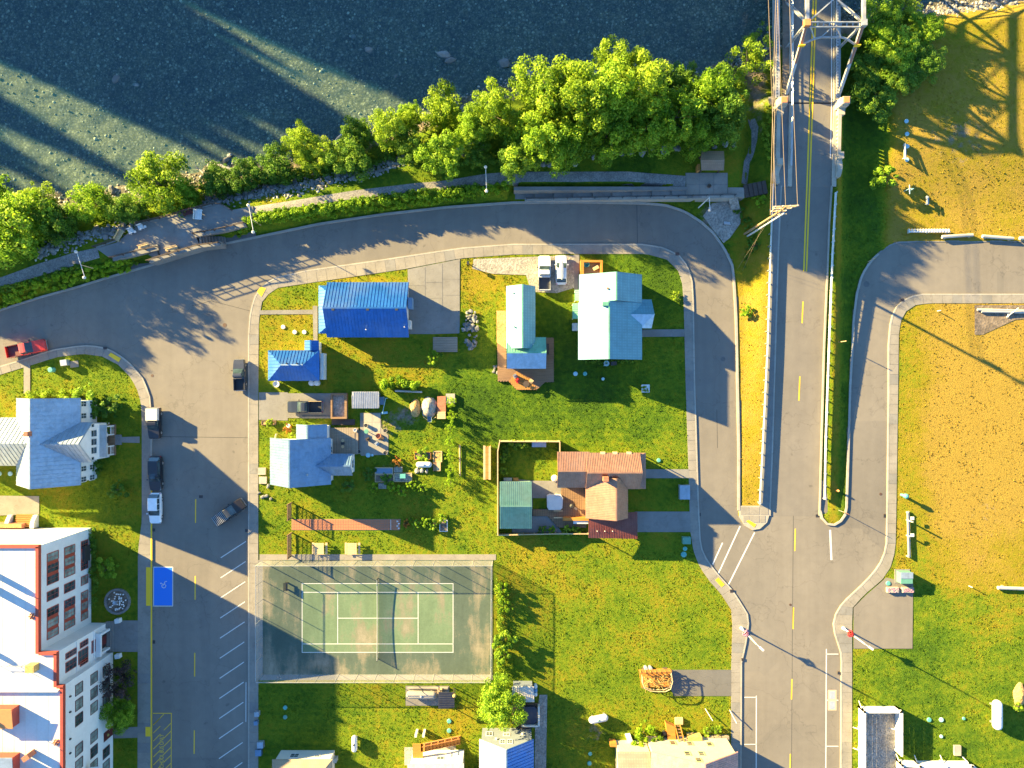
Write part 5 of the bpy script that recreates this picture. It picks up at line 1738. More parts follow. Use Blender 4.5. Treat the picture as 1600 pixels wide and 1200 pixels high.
# ------------------------------------------------------------------ white gabled house
wh = empty('house', W(105,690,.05), 'white two-storey house with pale blue-grey metal roof and front cross gable', 'house')
xa,xb,ya,yb = rect(60,0,155,10,0)
xa, xb, yb, ya = W(60,0).x, W(156,0).x, W(0,621).y, W(0,751).y
slopes_gable(wh, xa,xb,ya,yb,5.0,9.2,'y',MT['roof_pale'],.62,.15,.5)
wall_gable(wh, xa,xb,ya,yb,5.0,9.2,'y','white_wall',.4)
for y in (630,648,728,744):
    window(wh, (xb-.4,W(0,y).y,3.6),'E',.9,1.4); window(wh, (xb-.4,W(0,y).y,1.4),'E',.9,1.4)
# east cross gable
gxa, gxb, gya, gyb = W(101,0).x, W(174,0).x, W(0,717).y, W(0,657).y
gy = (gya+gyb)/2; zc_ = 8.4
def main_z(x): return 9.2-(9.2-5.0)*(x-(xa+xb)/2)/((xb-xa)/2)
xi = (xa+xb)/2+(9.2-zc_)/(9.2-5.0)*(xb-xa)/2; xe = xb
slope([(gxb,gyb,5.0),(xb,gyb,5.0),(xi,gy,zc_),(gxb,gy,zc_)], .12, MT['roof_pale'], wh, rib=.62)
slope([(xb,gya,5.0),(gxb,gya,5.0),(gxb,gy,zc_),(xi,gy,zc_)], .12, MT['roof_pale'], wh, rib=.62)
m = MB(); gx = gxb-.25
m.add([(xb-.6,gya+.3,.05),(gx,gya+.3,.05),(gx,gyb-.3,.05),(xb-.6,gyb-.3,.05),(xb-.6,gya+.3,5.0),(gx,gya+.3,5.0),(gx,gyb-.3,5.0),(xb-.6,gyb-.3,5.0),(gx,gy,zc_-.25),(xb-.6,gy,zc_-.25)],
      [(0,1,5,4),(2,3,7,6),(1,2,6,8,5),(3,0,4,9,7),(4,5,8,9),(6,7,9,8)])
m.build('wall', MT['white_wall'], wh)
for dy in (-1.3,0,1.3): window(wh, (gx,gy+dy,4.3),'E',1.1,1.5,'white_paint','glass',1,2)
for dy in (-2.5,2.5): window(wh, (gx,gy+dy,4.6),'E',.6,.8,'white_paint','glass',1,1)
# porch
px0 = gx; pxe = W(182,0).x
MB().box(px0,gya+.6,2.6,pxe,gyb-.6,2.8).build('porch_roof', MT['roof_white'], wh)
MB().box(px0,gya+.6,.05,pxe,gyb-.6,.5).build('porch_floor', MT['deckwood'], wh)
for y in (gya+.8,gy-.9,gy+.9,gyb-.8): MB().box(pxe-.25,y-.09,.5,pxe-.07,y+.09,2.6).build('porch_column', MT['white_paint'], wh)
for a,b in ((gya+.8,gy-.9),(gy+.9,gyb-.8)):
    m = MB(); m.box(pxe-.2,a,1.3,pxe-.1,b,1.4)
    y = a
    while y < b: m.box(pxe-.17,y,.5,pxe-.12,y+.05,1.3); y += .2
    m.build('porch_railing', MT['white_paint'], wh)
for k in range(3): MB().box(pxe+k*.3,gy-.8,.05,pxe+k*.3+.3,gy+.8,.4-.12*k).build('porch_step', MT['concrete_grey'], wh)
door(wh, (gx,gy,.5),'E',1.0,2.0,'dark_metal')
# west wing
wxa = W(-70,0).x; wya, wyb = W(0,722).y, W(0,650).y; wy = (wya+wyb)/2; zw = 8.4
xiw = (xa+xb)/2-(9.2-zw)/(9.2-5.0)*(xb-xa)/2
slope([(xa,wyb,5.0),(wxa,wyb,5.0),(wxa,wy,zw),(xiw,wy,zw)], .12, MT['roof_pale'], wh, rib=.62)
slope([(wxa,wya,5.0),(xa,wya,5.0),(xiw,wy,zw),(wxa,wy,zw)], .12, MT['roof_pale'], wh, rib=.62)
MB().box(wxa+.4,wya+.4,.05,xa+.6,wyb-.4,4.9).build('wall', MT['white_wall'], wh)
c = P(44,678,9.4); MB().box(c.x-.3,c.y-.35,8.0,c.x+.3,c.y+.35,10.0).build('chimney', MT['brick'], wh)
sheet('garden_path', [(168,681),(178,676),(184,683),(219,682),(219,692),(184,691),(178,697),(168,694)], .145, MT['concrete_grey'])
sheet('garden_path', [(38,573),(48,569),(48,615),(38,615)], .145, MT['concrete'])

# ------------------------------------------------------------------ blue-roofed house and its hip-roofed outbuilding
bh = empty('house', W(577,487,.05), 'long house with a bright blue standing seam gable roof beside the concrete driveway', 'house')
xa,xb,ya,yb = rect(511,441,639,527,2.8)
slopes_gable(bh, xa,xb,ya,yb,2.8,5.5,'x',MT['roof_blue'],.5)
wall_gable(bh, xa,xb,ya,yb,2.8,5.5,'x','white_wall',.45)
house_wins(bh, xa,xb,ya,yb,'NSE',1.5,1.2,ov=.45)
ha,hb,hya,hyb = rect(498,446,513,521,2.7)
z2 = 3.5
slope([(ha,hyb,2.7),(ha,hya,2.7),(hb,hya+1.0,z2),(hb,hyb-1.0,z2)], .12, MT['roof_blue'], bh, rib=.5)
slope([(hb,hyb,2.7),(ha,hyb,2.7),(hb,hyb-1.0,z2)], .12, MT['roof_blue'], bh)
slope([(ha,hya,2.7),(hb,hya,2.7),(hb,hya+1.0,z2)], .12, MT['roof_blue'], bh)
for y in (hya+.6,(hya+hyb)/2,hyb-.6): MB().box(ha+.3,y-.07,.05,ha+.44,y+.07,2.62).build('porch_post', MT['white_paint'], bh)
for px,py in ((521,484),(575,484),(620,484)):
    c = P(px,py,5.2); MB().box(c.x-.2,c.y-.15,4.8,c.x+.2,c.y+.15,5.6).build('roof_vent', MT['dark_metal'], bh)
vent(bh,572,515,3.9,.08,.3,'white_paint'); vent(bh,632,511,4.0,.08,.3,'white_paint')
MB().box(xb-.4,P(0,514,1).y,.1,xb+.1,P(0,501,1).y,1.7).build('gas_cabinet', MT['white_paint'], bh)
MB().box(xb-.3,P(0,483,1).y,.1,xb+.35,P(0,466,1).y,1.9).build('side_porch', MT['blue_wall'], bh)
sm = empty('outbuilding', W(462,572,.05), 'small outbuilding with a bright blue hip roof and two ridge vents', 'outbuilding')
xa,xb,ya,yb = rect(419,547.5,499,595,2.6)
ym = (ya+yb)/2; ra, rb = Vector((P(439,0,4.3).x,P(0,570,4.3).y,4.3)), Vector((P(473,0,4.3).x,P(0,570,4.3).y,4.3))
slope([(xb,yb,2.6),(xa,yb,2.6),ra,rb], .12, MT['roof_blue'], sm, rib=.5)
slope([(xa,ya,2.6),(xb,ya,2.6),rb,ra], .12, MT['roof_blue'], sm, rib=.5)
slope([(xa,yb,2.6),(xa,ya,2.6),ra], .12, MT['roof_blue'], sm, rib=.5)
slope([(xb,ya,2.6),(xb,yb,2.6),rb], .12, MT['roof_blue'], sm, rib=.5)
MB().bar(ra+Vector((0,0,.03)),rb+Vector((0,0,.03)),.2,.06).build('ridge_cap', MT['roof_lblue'], sm)
MB().box(xa+.35,ya+.35,.05,xb-.35,yb-.35,2.62).build('wall', MT['white_wall'], sm)
house_wins(sm, xa,xb,ya,yb,'NE',1.4,1.0)
ea,eb,eya,eyb = rect(476,532,498,548,2.4)
slopes_gable(sm, ea,eb,eya,eyb,2.4,3.0,'y',MT['roof_blue'],.5)
MB().box(ea+.2,eya-.3,.05,eb-.2,eyb-.2,2.35).build('wall', MT['white_wall'], sm)
for px in (449,465): vent(sm,px,568,4.1,.12,.5,'dark_metal')
MB().box(xb-.05,ya+.2,.05,xb+.45,yb-.4,1.9).build('lean_to', MT['white_paint'], sm)
MB().lathe(W(433,600,.1),[(.3,0),(.55,.25),(.5,.5),(.3,.3)],12).thing('shell_planter', MT['white_paint'], 'round white bowl planter by the blue hip-roofed outbuilding', 'planter')
for px in (489,497): MB().lathe(W(px,598.5,.1),[(.42,0),(.45,.1),(.42,.95),(.2,1.05)],14).thing('water_drum', MT['white_paint'], 'white round drum standing behind the blue hip-roofed outbuilding', 'drum', 'white drums behind the outbuilding')
# concrete driveway with slabs and a small timber landing
dv = sheet('driveway', [(637,421),(719,405),(718,521),(677,522),(640,522)], .125, MT['concrete_grey'])
for i in range(3):
    for j in range(4):
        x0, x1 = 638+27*i, 664.4+27*i; y0_, y1_ = (422-i*5)+25*j, (446.4-i*5)+25*j
        if y1_ < 522: MB().prism([tuple(W(*p).xy) for p in ((x0,y0_),(x1,y0_-(4.5 if j == 0 else 0)),(x1,y1_),(x0,y1_))], .1, .142+.004*((i+j)%2)).build('driveway_slab', MT['concrete_grey'], dv)
lw = empty('timber_landing', W(696,539,.1), 'weathered grey timber landing at the end of the concrete driveway', 'landing')
m = MB()
for k in range(9): m.prism([tuple(W(*p).xy) for p in ((677,527+k*2.6),(715,527+k*2.6),(715,529.3+k*2.6),(677,529.3+k*2.6))], .35, .45)
m.build('planks', MT['deckgrey'], lw, kind='stuff')
MB().prism([tuple(W(*p).xy) for p in ((678,528),(714,528),(714,549),(678,549))], .05, .36).build('base', MT['darkwood'], lw)
sheet('garden_path', [(405,485),(489,484),(489,491),(405,491.5)], .135, MT['concrete_grey'])
sheet('garden_path', [(489,478),(496.5,478),(496.5,534),(490,534)], .139, MT['concrete_grey'])

# ------------------------------------------------------------------ slate blue L-shaped house
lh = empty('house', W(480,710,.05), 'L-shaped cottage with a slate blue metal roof and timber deck', 'house')
xa,xb,ya,yb = rect(422,684,517,757,3.0)
rp = (P(452,720,6.8).x-xa)/(xb-xa)
slopes_gable(lh, xa,xb,ya,yb,3.0,6.8,'y',MT['roof_slate'],.42,.14,rp)
wall_gable(lh, xa,xb,ya,yb,3.0,6.8,'y','white_wall',.35,rpos=rp)
house_wins(lh, xa,xb,ya,yb,'WE',1.6,1.2)
window(lh,((xa+xb)/2,ya+.35,1.6),'S',1.2,1.2); window(lh,((xa+xb)/2-.6,ya+.35,4.2),'S',1.0,1.1)
ba,bb_,bya,byb = rect(463,663,511,700,3.2)
slopes_gable(lh, ba,bb_,bya,byb,3.2,5.0,'y',MT['roof_slate'],.42,.14,.47)
wall_gable(lh, ba,bb_,bya,byb,3.2,5.0,'y','white_wall',.3,rpos=.47)
ca,cb,cya,cyb = rect(494,709,551,743,2.8)
slopes_gable(lh, ca-2.0,cb,cya,cyb,2.8,4.4,'x',MT['roof_slate'],.42)
wall_gable(lh, ca,cb,cya,cyb,2.8,4.4,'x','white_wall',.3)
window(lh,(cb-.3,(cya+cyb)/2,1.5),'E',1.3,1.2)
c = P(483,742,4.8); MB().cyl(c-Vector((.2,.1,.5)),c+Vector((-.2,.1,.6)),.2,.16,8).build('flue', MT['galv'], lh)
dk = empty('timber_deck', W(533,688,.1), 'brown plank deck in the corner of the slate blue cottage', 'deck')
m = MB()
for k in range(13):
    x = 512.5+k*3.75; m.prism([tuple(W(*p).xy) for p in ((x,668),(x+3.45,668),(x+3.45,709),(x,709))], .55, .62)
m.build('planks', MT['deckgrey'], dk, kind='stuff')
MB().prism([tuple(W(*p).xy) for p in ((513,669),(561,669),(561,708),(513,708))], .05, .56).build('deck_frame', MT['darkwood'], dk)
for k in range(2): MB().prism([tuple(W(*p).xy) for p in ((551+k*5,676),(555.6+k*5,676),(555.6+k*5,709),(551+k*5,709))], .62, .66+.0*k).build('plank_edge', MT['deckgrey'], dk) if k == 0 else None
for py in (687.5,697):
    MB().lathe(W(538,py,.62),[(.05,0),(.05,.4),(.24,.42),(.24,.47)],10).thing('stool', MT['pale_wood'], 'round pale stool on the plank deck beside the dark side table', 'stool', 'round stools on the plank deck')
MB().cbox(W(537.5,692,.85),.45,.38,.46).thing('side_table', MT['dark_metal'], 'small dark square table between two stools on the plank deck', 'table')
# dark fenced stone yard and the driveway for the dark pickup
sheet('driveway', [(405,613),(450,613),(450,657),(405,656)], .125, MT['concrete_grey'])
sheet('driveway', [(448.5,614.5),(519,614.5),(519,653),(448.5,653)], .129, MT['concrete_grey'])
fy = empty('timber_pen', W(531,634,.1), 'square dark timber framed pen of loose stones behind the dark pickup', 'pen')
for pts in (((519,614),(544,614),(544,617.5),(519,617.5)),((519,651),(544,651),(544,654),(519,654)),((540.5,617.5),(544,617.5),(544,651),(540.5,651)),((519,617.5),(521.5,617.5),(521.5,651),(519,651))):
    MB().prism([tuple(W(*p).xy) for p in pts], .1, .95).build('pen_wall', MT['deckwood'], fy)
MB().prism([tuple(W(*p).xy) for p in ((521.5,617.5),(540.5,617.5),(540.5,651),(521.5,651))], .05, .35).build('stone_fill', MT['gravel'], fy)
MB().prism([tuple(W(*p).xy) for p in ((519,655),(555,655),(555,664),(519,664))], .1, .3).thing('timber_ramp', MT['darkwood'], 'dark low timber step between the stone pen and the deck', 'step')
low_wall('retaining_curb','low concrete curb along the south side of the dark pickup bay', [(472,652),(518,652)], .25, .3, 'concrete_grey', .1)
# white shed
ws = empty('metal_shed', W(571,625,.05), 'small shed with a white corrugated metal roof', 'shed')
q = [P(550,612,2.5),P(592,612,2.5),P(592,638,2.2),P(550,638,2.2)]
slope([q[3],q[2],q[1],q[0]], .08, MT['roof_white'], ws, rib=.28, ribw=.08)
MB().box(q[0].x+.25,q[3].y+.25,.05,q[1].x-.25,q[0].y-.25,2.1).build('wall', MT['grey_wall'], ws)
door(ws,((q[0].x+q[1].x)/2,q[3].y+.25,.1),'S',1.2,1.9,'dark_metal')

# ------------------------------------------------------------------ teal cottage with the wrap-around deck
tc = empty('house', W(815,510,.05), 'narrow cottage with white and teal metal roof inside a wrap-around timber deck', 'house')
xa,xb,ya,yb = rect(791,447,836.5,560,3.6)
slopes_gable(tc, xa,xb,ya+1.5,yb,3.6,5.6,'y',MT['roof_teal'],None,.14,.55,MT['roof_green'])
wall_gable(tc, xa,xb,ya+1.5,yb,3.6,5.6,'y','white_wall',.3,rpos=.55)
house_wins(tc, xa,xb,ya,yb,'EW',1.7,1.2)
window(tc,((xa+xb)/2,yb-.3,1.7),'N',1.2,1.2); window(tc,((xa+xb)/2,yb-.3,4.0),'N',.8,.9)
ca,cb,cya,cyb = rect(792,527,853,576,3.2)
slopes_gable(tc, ca,cb,cya,cyb,3.2,4.7,'x',MT['roof_green'],.4,.14,.5,None,(MT['roof_green'],MT['roof_lblue']))
wall_gable(tc, ca,cb,cya,cyb,3.2,4.7,'x','white_wall',.3)
window(tc,(cb-.3,(cya+cyb)/2,1.7),'E',1.2,1.2); door(tc,((ca+cb)/2,cya+.3,.35),'S',1.6,2.0,'glass')
vent(tc,804,511,4.6,.1,.5,'dark_metal'); vent(tc,802,458,4.4,.1,.4,'galv'); vent(tc,833,538,4.4,.06,.5,'white_paint')
dk = empty('timber_deck', W(820,570,.1), 'large brown timber deck with an angled bay around the teal cottage', 'deck')
poly = [(776,486),(791,486),(791,576),(853,576),(853,528),(865,528),(865,597),(851,597),(839,609),(807,609),(795,596),(778,596)]
poly = [(p[0], p[1]) for p in poly]
MB().prism([tuple(W(*p).xy) for p in poly], .05, .40).build('deck_frame', MT['deckwood'], dk)
def planks_in(poly, ang, w, gap, z0, z1, mat, parent, name='planks'):
    """boards clipped to a polygon, laid at an angle"""
    m = MB(); c_, s_ = math.cos(ang), math.sin(ang)
    rp_ = [(x*c_+y*s_, -x*s_+y*c_) for x,y in poly]
    lo = min(p[1] for p in rp_); hi = max(p[1] for p in rp_)
    v = lo+gap
    while v+w < hi:
        vm = v+w/2; xs = []
        for i in range(len(rp_)):
            (x0,y0_),(x1,y1_) = rp_[i], rp_[(i+1)%len(rp_)]
            if (y0_-vm)*(y1_-vm) < 0: xs.append(x0+(x1-x0)*(vm-y0_)/(y1_-y0_))
        xs.sort()
        for a,b in zip(xs[::2], xs[1::2]):
            if b-a > 1:
                q_ = [(a+.3,v),(b-.3,v),(b-.3,v+w),(a+.3,v+w)]
                zz1 = z1+random.uniform(-.008,.008)
                m.prism([tuple(W(x*c_-y*s_, x*s_+y*c_).xy) for x,y in q_], z0, zz1)
        v += w+gap
    return m.build(name, MT[mat], parent, kind='stuff')
planks_in(poly, -.75, 2.6, .35, .36, .44, 'deckwood', dk)
planks_in([(807,580),(830,594),(839,609),(807,609),(795,596)], 1.57, 2.4, .3, .43, .47, 'deckwarm', dk, 'sun_patch_planks')  # warmer bay boards paint the sunlit triangle beside the cottage shadow
sheet('bark_bed', [(776,486),(790,486),(790,545),(776,535)], .455, MT['sand'])
for px,py,mt,lb in ((805,588,'bluetarp','blue folding chair on the wrap-around deck'),(808.5,595,'flower_red','red folding chair on the wrap-around deck')):
    bench('deck_chair', lb, px, py, .6, .6, mt, .46, .55, True, 'chair')
bench('deck_chair','tan wooden chair at the bay of the wrap-around deck', 830,595, 2.4, .6, 'pale_wood', .46, .55, True, 'chair')
MB().lathe(W(822,600,.46),[(.06,0),(.06,.65),(.5,.68),(.5,.72)],12).thing('deck_table', MT['darkwood'], 'round dark table at the bay of the wrap-around deck', 'table')
MB().cbox(W(854.5,546,.9),.55,1.7,.9).thing('grill_cabinet', MT['darkwood'], 'dark covered grill against the teal cottage wall', 'grill')
for i in range(9): put_rock('garden_stone', 774+random.uniform(-4,5), 579+random.uniform(-7,7), random.uniform(.16,.3), 'small pale stone in the heap beside the wrap-around deck', 'stones by the wrap-around deck', z=.1, cat='stone')

# ------------------------------------------------------------------ big teal house on the corner
th_ = empty('house', W(950,495,.05), 'large corner house with white-lit and teal shingle roof and a front gable porch', 'house')
xa,xb,ya,yb = rect(905,429,1003,562,3.6)
rp = (P(957,500,6.4).x-xa)/(xb-xa)
ymid = P(0,471,5).y
rpN = (P(963,450,6.4).x-xa)/(xb-xa); rpS = (P(952.5,520,6.4).x-xa)/(xb-xa)
slopes_gable(th_, xa+.0,xb,ymid,yb,3.6,6.45,'y',MT['roof_teal'],None,.14,rpN,MT['roof_green'])
slopes_gable(th_, xa-.15,xb+.02,ya,ymid-.02,3.6,6.35,'y',MT['roof_teal'],None,.14,rpS,MT['roof_green'])
wall_gable(th_, xa,xb,ya,yb,3.6,5.5,'y','white_wall',.4,rpos=(rpN+rpS)/2)
house_wins(th_, xa,xb,ya,yb,'EW',1.7,1.2,ov=.4); house_wins(th_, xa,xb,ya,yb,'NS',1.6,1.2,ov=.4)
window(th_,((xa+xb)/2,ya+.4,4.3),'S',1.0,1.0); window(th_,((xa+xb)/2,yb-.4,4.3),'N',1.0,1.0)
pa,pb_,pya,pyb = rect(996,468,1018,513,3.0)
pym = P(0,491,4.6).y; zi = 4.6
xi = xb-(zi-3.6)/(6.4-3.6)*(xb-xa)*(1-rpS)
slope([(pb_,pyb,3.0),(xb-.1,pyb,3.3),(xi,pym,zi),(pb_+.15,pym,zi)], .1, MT['roof_teal'], th_)
slope([(xb-.1,pya,3.3),(pb_,pya,3.0),(pb_+.15,pym,zi),(xi,pym,zi)], .1, MT['roof_lblue'], th_)
MB().add([(pb_-.3,pya+.2,2.9),(pb_-.3,pyb-.2,2.9),(pb_-.3,pym,zi-.2),(pb_-.2,pya+.2,2.9),(pb_-.2,pyb-.2,2.9),(pb_-.2,pym,zi-.2)],[(0,2,1),(3,4,5),(0,1,4,3),(1,2,5,4),(2,0,3,5)]).build('porch_gable', MT['white_paint'], th_)
for y in (pya+.4,pyb-.4): MB().box(pb_-.45,y-.1,.05,pb_-.25,y+.1,2.95).build('porch_post', MT['white_paint'], th_)
MB().box(xb-.5,pya+.3,.05,pb_-.1,pyb-.3,.35).build('porch_floor', MT['concrete_grey'], th_)
door(th_,(xb-.4,pym,.35),'E',1.0,2.0,'dark_red')
vent(th_,949,451,5.6,.14,.5,'brick'); vent(th_,943,430,5.0,.07,.3,'galv')
for (x0,y0_,x1,y1_) in ((898,453,909,470),(894.5,474,908,498)):
    q = [P(x0,y0_,2.3),P(x1,y0_,2.7),P(x1,y1_,2.7),P(x0,y1_,2.3)]
    slope([q[0],q[3],q[2],q[1]], .08, MT['roof_green'], th_, rib=.35)
    for k in (0,3): MB().box(q[k].x+.1,q[k].y-.15 if k == 0 else q[k].y+.05,.05,q[k].x+.2,q[k].y-.05 if k == 0 else q[k].y+.15,2.25).build('awning_post', MT['white_paint'], th_)
c = P(946,475,5.9); MB().box(c.x-.5,c.y-.3,5.5,c.x+.4,c.y+.25,6.5).build('roof_hatch', MT['roof_green'], th_)
MB().cbox(W(898,511.5,.5),.9,1.2,.9).thing('heat_pump', MT['roof_lblue'], 'pale blue heat pump on the west side of the teal corner house', 'heat pump')
sheet('driveway_strip', [(897,398),(905,398),(905,455),(897,455)], .133, MT['concrete_grey'])
dk = empty('cedar_deck', W(923,418,.1), 'small orange cedar deck with a green tub and railings', 'deck')
MB().prism([tuple(W(*p).xy) for p in ((907,409),(939,409),(939,434),(907,434))], .05, .5).build('deck_floor', MT['deckwood'], dk)
for pts in (((906,408.5),(940,408.5),(940,411.5),(906,411.5)),((906,411.5),(911,411.5),(911,436),(906,436)),((936.5,411.5),(940,411.5),(940,430),(936.5,430))):
    MB().prism([tuple(W(*p).xy) for p in pts], .3, 1.25).build('railing', MT['cedar'], dk)
MB().lathe(W(915.5,414.5,.5),[(.42,0),(.46,.5),(.40,.5),(.36,.12)],14).thing('tub', MT['teal_lid'], 'green oval tub on the cedar deck', 'tub')
MB().cbox(W(930,420,.75),.9,.5,.5,.5).thing('storage_bench', MT['pale_wood'], 'pale wooden storage bench on the cedar deck', 'bench')
sheet('garden_path', [(1003,515),(1069,514.5),(1069,526),(1003,526.5)], .135, MT['concrete_grey'])
c = W(947,568); rr_ = empty('satellite_dish', Vector((c.x,c.y,.1)), 'pale blue round patio chair behind the teal corner house', 'chair'); rr_.name = 'patio_chair'
MB().lathe((c.x,c.y,.1),[(.28,0),(.3,.35),(.42,.42),(.45,.5),(.35,.48)],12).build('seat', MT['blue_lid'], rr_)
MB().cbox((c.x-.2,c.y-.3,.75),.6,.1,.5,.3).build('backrest', MT['blue_lid'], rr_)
MB().cbox(W(958,568,.45),.9,.6,.7,.1).thing('storage_box', MT['dark_metal'], 'black storage box against the south wall of the teal corner house', 'box')
m = MB().cbox(W(1008,607,.3),1.25,1.25,.35); pbx = m.thing('planter_box', MT['white_paint'], 'white square planter with a green shrub on the shaded corner lawn', 'planter')

# ------------------------------------------------------------------ copper-roofed house
ch = empty('house', W(940,770,.05), 'T-shaped house with copper coloured metal roofs and a rust red carport', 'house')
xa,xb,ya,yb = rect(870.5,706,917,762,3.0)
slopes_gable(ch, xa,xb+.4,ya,yb,3.0,4.7,'x',MT['roof_copper'],.26)
wall_gable(ch, xa,xb,ya,yb,3.0,4.7,'x','tan_wall',.3); house_wins(ch, xa,xb,ya,yb,'NW',1.6)
xa,xb,ya,yb = rect(915,707.5,1000,764,3.1)
slopes_gable(ch, xa,xb,ya,yb,3.1,5.3,'x',MT['roof_copper'],.26)
wall_gable(ch, xa,xb,ya,yb,3.1,5.3,'x','tan_wall',.3); house_wins(ch, xa,xb,ya,yb,'NE',1.6)
ea,eb,eya,eyb = rect(994,707.5,1009,764,2.8)
em = (eya+eyb)/2
slope([(eb,eya,2.8),(eb,eyb,2.8),(ea,eyb-.5,3.3),(ea,eya+.5,3.3)], .1, MT['roof_copper'], ch, rib=.26)
slope([(eb,eyb,2.8),(ea-.6,eyb,2.8),(ea,eyb-.5,3.3)], .1, MT['roof_copper'], ch)
slope([(ea-.6,eya,2.8),(eb,eya,2.8),(ea,eya+.5,3.3)], .1, MT['roof_copper'], ch)
for y in (eya+.4,em,eyb-.4): MB().box(eb-.4,y-.06,.05,eb-.28,y+.06,2.75).build('porch_post', MT['white_paint'], ch)
xa,xb,ya,yb = rect(915,755,981,810,3.1)
rp = (P(963,780,5.2).x-xa)/(xb-xa)
slopes_gable(ch, xa,xb,ya,yb+1.0,3.1,5.2,'y',MT['roof_copper'],.26,.14,rp)
wall_gable(ch, xa,xb,ya,yb+1.0,3.1,5.2,'y','tan_wall',.3,rpos=rp); house_wins(ch, xa,xb,ya,yb,'W',1.6)
window(ch,((xa+xb)/2,ya+.3,1.6),'S',1.3,1.2)
q = [P(920,804,3.0),P(996,800,3.0),P(996,842,2.5),P(919.5,840.5,2.5)]
slope([q[3],q[2],q[1],q[0]], .1, MT['roof_rust'], ch, rib=.26)
for p_ in (q[2],q[3]): 
    MB().box(p_.x-(.25 if p_ is q[2] else -.15),p_.y+.2,.05,p_.x-(.13 if p_ is q[2] else -.27),p_.y+.32,2.42).build('carport_post', MT['white_paint'], ch)
for px in (933,945,957): vent(ch,px,830,2.75,.07,.12,'white_paint')
c = P(946,748,5.2); MB().box(c.x-.4,c.y-.35,4.2,c.x+.4,c.y+.35,5.9).build('chimney', MT['brick'], ch)
for px in (942,961,983): 
    c = P(px,707,3.2); MB().box(c.x-.35,c.y-.3,2.9,c.x+.35,c.y+.1,3.3).build('gable_vent', MT['tan_wall'], ch)
sheet('driveway', [(992,799),(1078,799),(1079,831),(992,831)], .135, MT['concrete_grey'])
sheet('garden_path', [(1006,733),(1076,733),(1076.5,747),(1006,747)], .137, MT['concrete_grey'])
# its yard: patio, deck, shed, fence
sheet('patio', [(803,748),(835,751),(880,751),(880,778),(832,778),(832,796),(803,796)], .137, MT['concrete_grey'])
sheet('patio', [(830,806),(855,806),(874,826),(878,832),(800,832),(800,826),(830,826)], .139, MT['concrete_grey'])
dk = empty('timber_deck', W(880,800,.1), 'dark stained plank deck joining the green shed and the copper-roofed house', 'deck')
poly = [(878,762),(916,762),(916,824),(872,824),(856,806),(831,806),(831,795),(878,795)]
MB().prism([tuple(W(*p).xy) for p in poly], .05, .30).build('deck_frame', MT['darkwood'], dk)
planks_in(poly, 1.5708, 3.2, .4, .26, .35, 'deckwood', dk)
m = MB().prism([tuple(W(*p).xy) for p in ((879,806.5),(919,806.5),(919,811.5),(879,811.5))], .3, 1.2); m.thing('deck_counter', MT['cedar'], 'long orange timber counter on the dark plank deck', 'counter')
MB().prism([tuple(W(*p).xy) for p in ((895,812),(918,812),(918,816.5),(895,816.5))], .3, 1.0).thing('deck_table', MT['white_paint'], 'white folding table below the orange deck counter', 'table')
for y in (796.5,807): MB().prism([tuple(W(*p).xy) for p in ((865,y),(879,y),(879,y+1.6),(865,y+1.6))], .3, .65).thing('deck_step', MT['pale_wood'], 'pale plank edge on the dark deck', 'plank', 'pale plank edges on the dark deck')
gr_ = empty('grill', W(893,789,.35), 'covered black grill with its tools on the dark deck', 'grill')
c = W(893,789); MB().lathe((c.x,c.y,.35),[(.1,0),(.1,.5),(.35,.6),(.4,.85),(.2,1.05)],12).build('kettle', MT['black'], gr_); MB().cbox((c.x+.5,c.y-.35,.95),.7,.3,.05,-.6).build('side_shelf', MT['pale_wood'], gr_)
ca_ = empty('canvas_cover', W(867,784,.1), 'grey canvas covered boat-shaped spa in the patio', 'cover')
MB().prism([tuple(W(*p).xy) for p in ((854,773),(858,771),(876,772),(879,777),(878,792),(875,795),(857,795),(854.5,791)) ], .1, 1.0).build('cover_body', MT['canvas'], ca_)
MB().prism([tuple(W(*p).xy) for p in ((856,774),(875,774),(877,778),(876,792),(858,793),(856,790))], .9, 1.06).build('cover_top', MT['canvas'], ca_)
MB().lathe(W(866.5,747,.12),[(.55,0),(.55,.3),(.3,.85),(.05,1.0)],14).thing('covered_firepit', MT['canvas'], 'white cone-shaped cover beside the copper-roofed house wall', 'cover')
gs = empty('garden_shed', W(805,789,.05), 'green corrugated metal shed in the fenced corner yard', 'shed')
xa,xb,ya,yb = rect(781,752.5,831,826,2.5)
yr = P(0,791,3.5).y
slopes_gable(gs, xa,xb,ya,yb,2.5,3.5,'x',MT['roof_sea'],.32,.1,(yr-ya)/(yb-ya))
wall_gable(gs, xa,xb,ya,yb,2.5,3.5,'x','green_wall',.2,rpos=(yr-ya)/(yb-ya)); door(gs,(xb-.2,(ya+yb)/2,.1),'E',1.5,2.0,'white_paint')
def board_fence(label, pts, h, mat, post='pale_wood', z=.08, step=18, w=.09):
    a = W(*pts[0]); r = empty('fence', Vector((a.x,a.y,z)), label, 'fence')
    rs = resample(pts, step)
    for p in rs:
        q = W(p.x,p.y); MB().box(q.x-.08,q.y-.08,z-.1,q.x+.08,q.y+.08,z+h+.1).build('post', MT[post], r)
    for p, q in zip(rs[:-1], rs[1:]):
        a = W(p.x,p.y); b = W(q.x,q.y); d = (b-a).normalized()
        MB().bar(Vector((a.x,a.y,z+h+.06)),Vector((b.x,b.y,z+h+.06)),.16,.05).build('cap_rail', MT[post], r)
        n = max(2,int((b-a).length/.32)); 
        for k in range(n):
            c = a.lerp(b,(k+.5)/n)
            m = MB(); m.cbox((c.x,c.y,z+h/2),(b-a).length/n-.02,.04,h,math.atan2(d.y,d.x)); m.build('board', MT[mat], r)
    return r
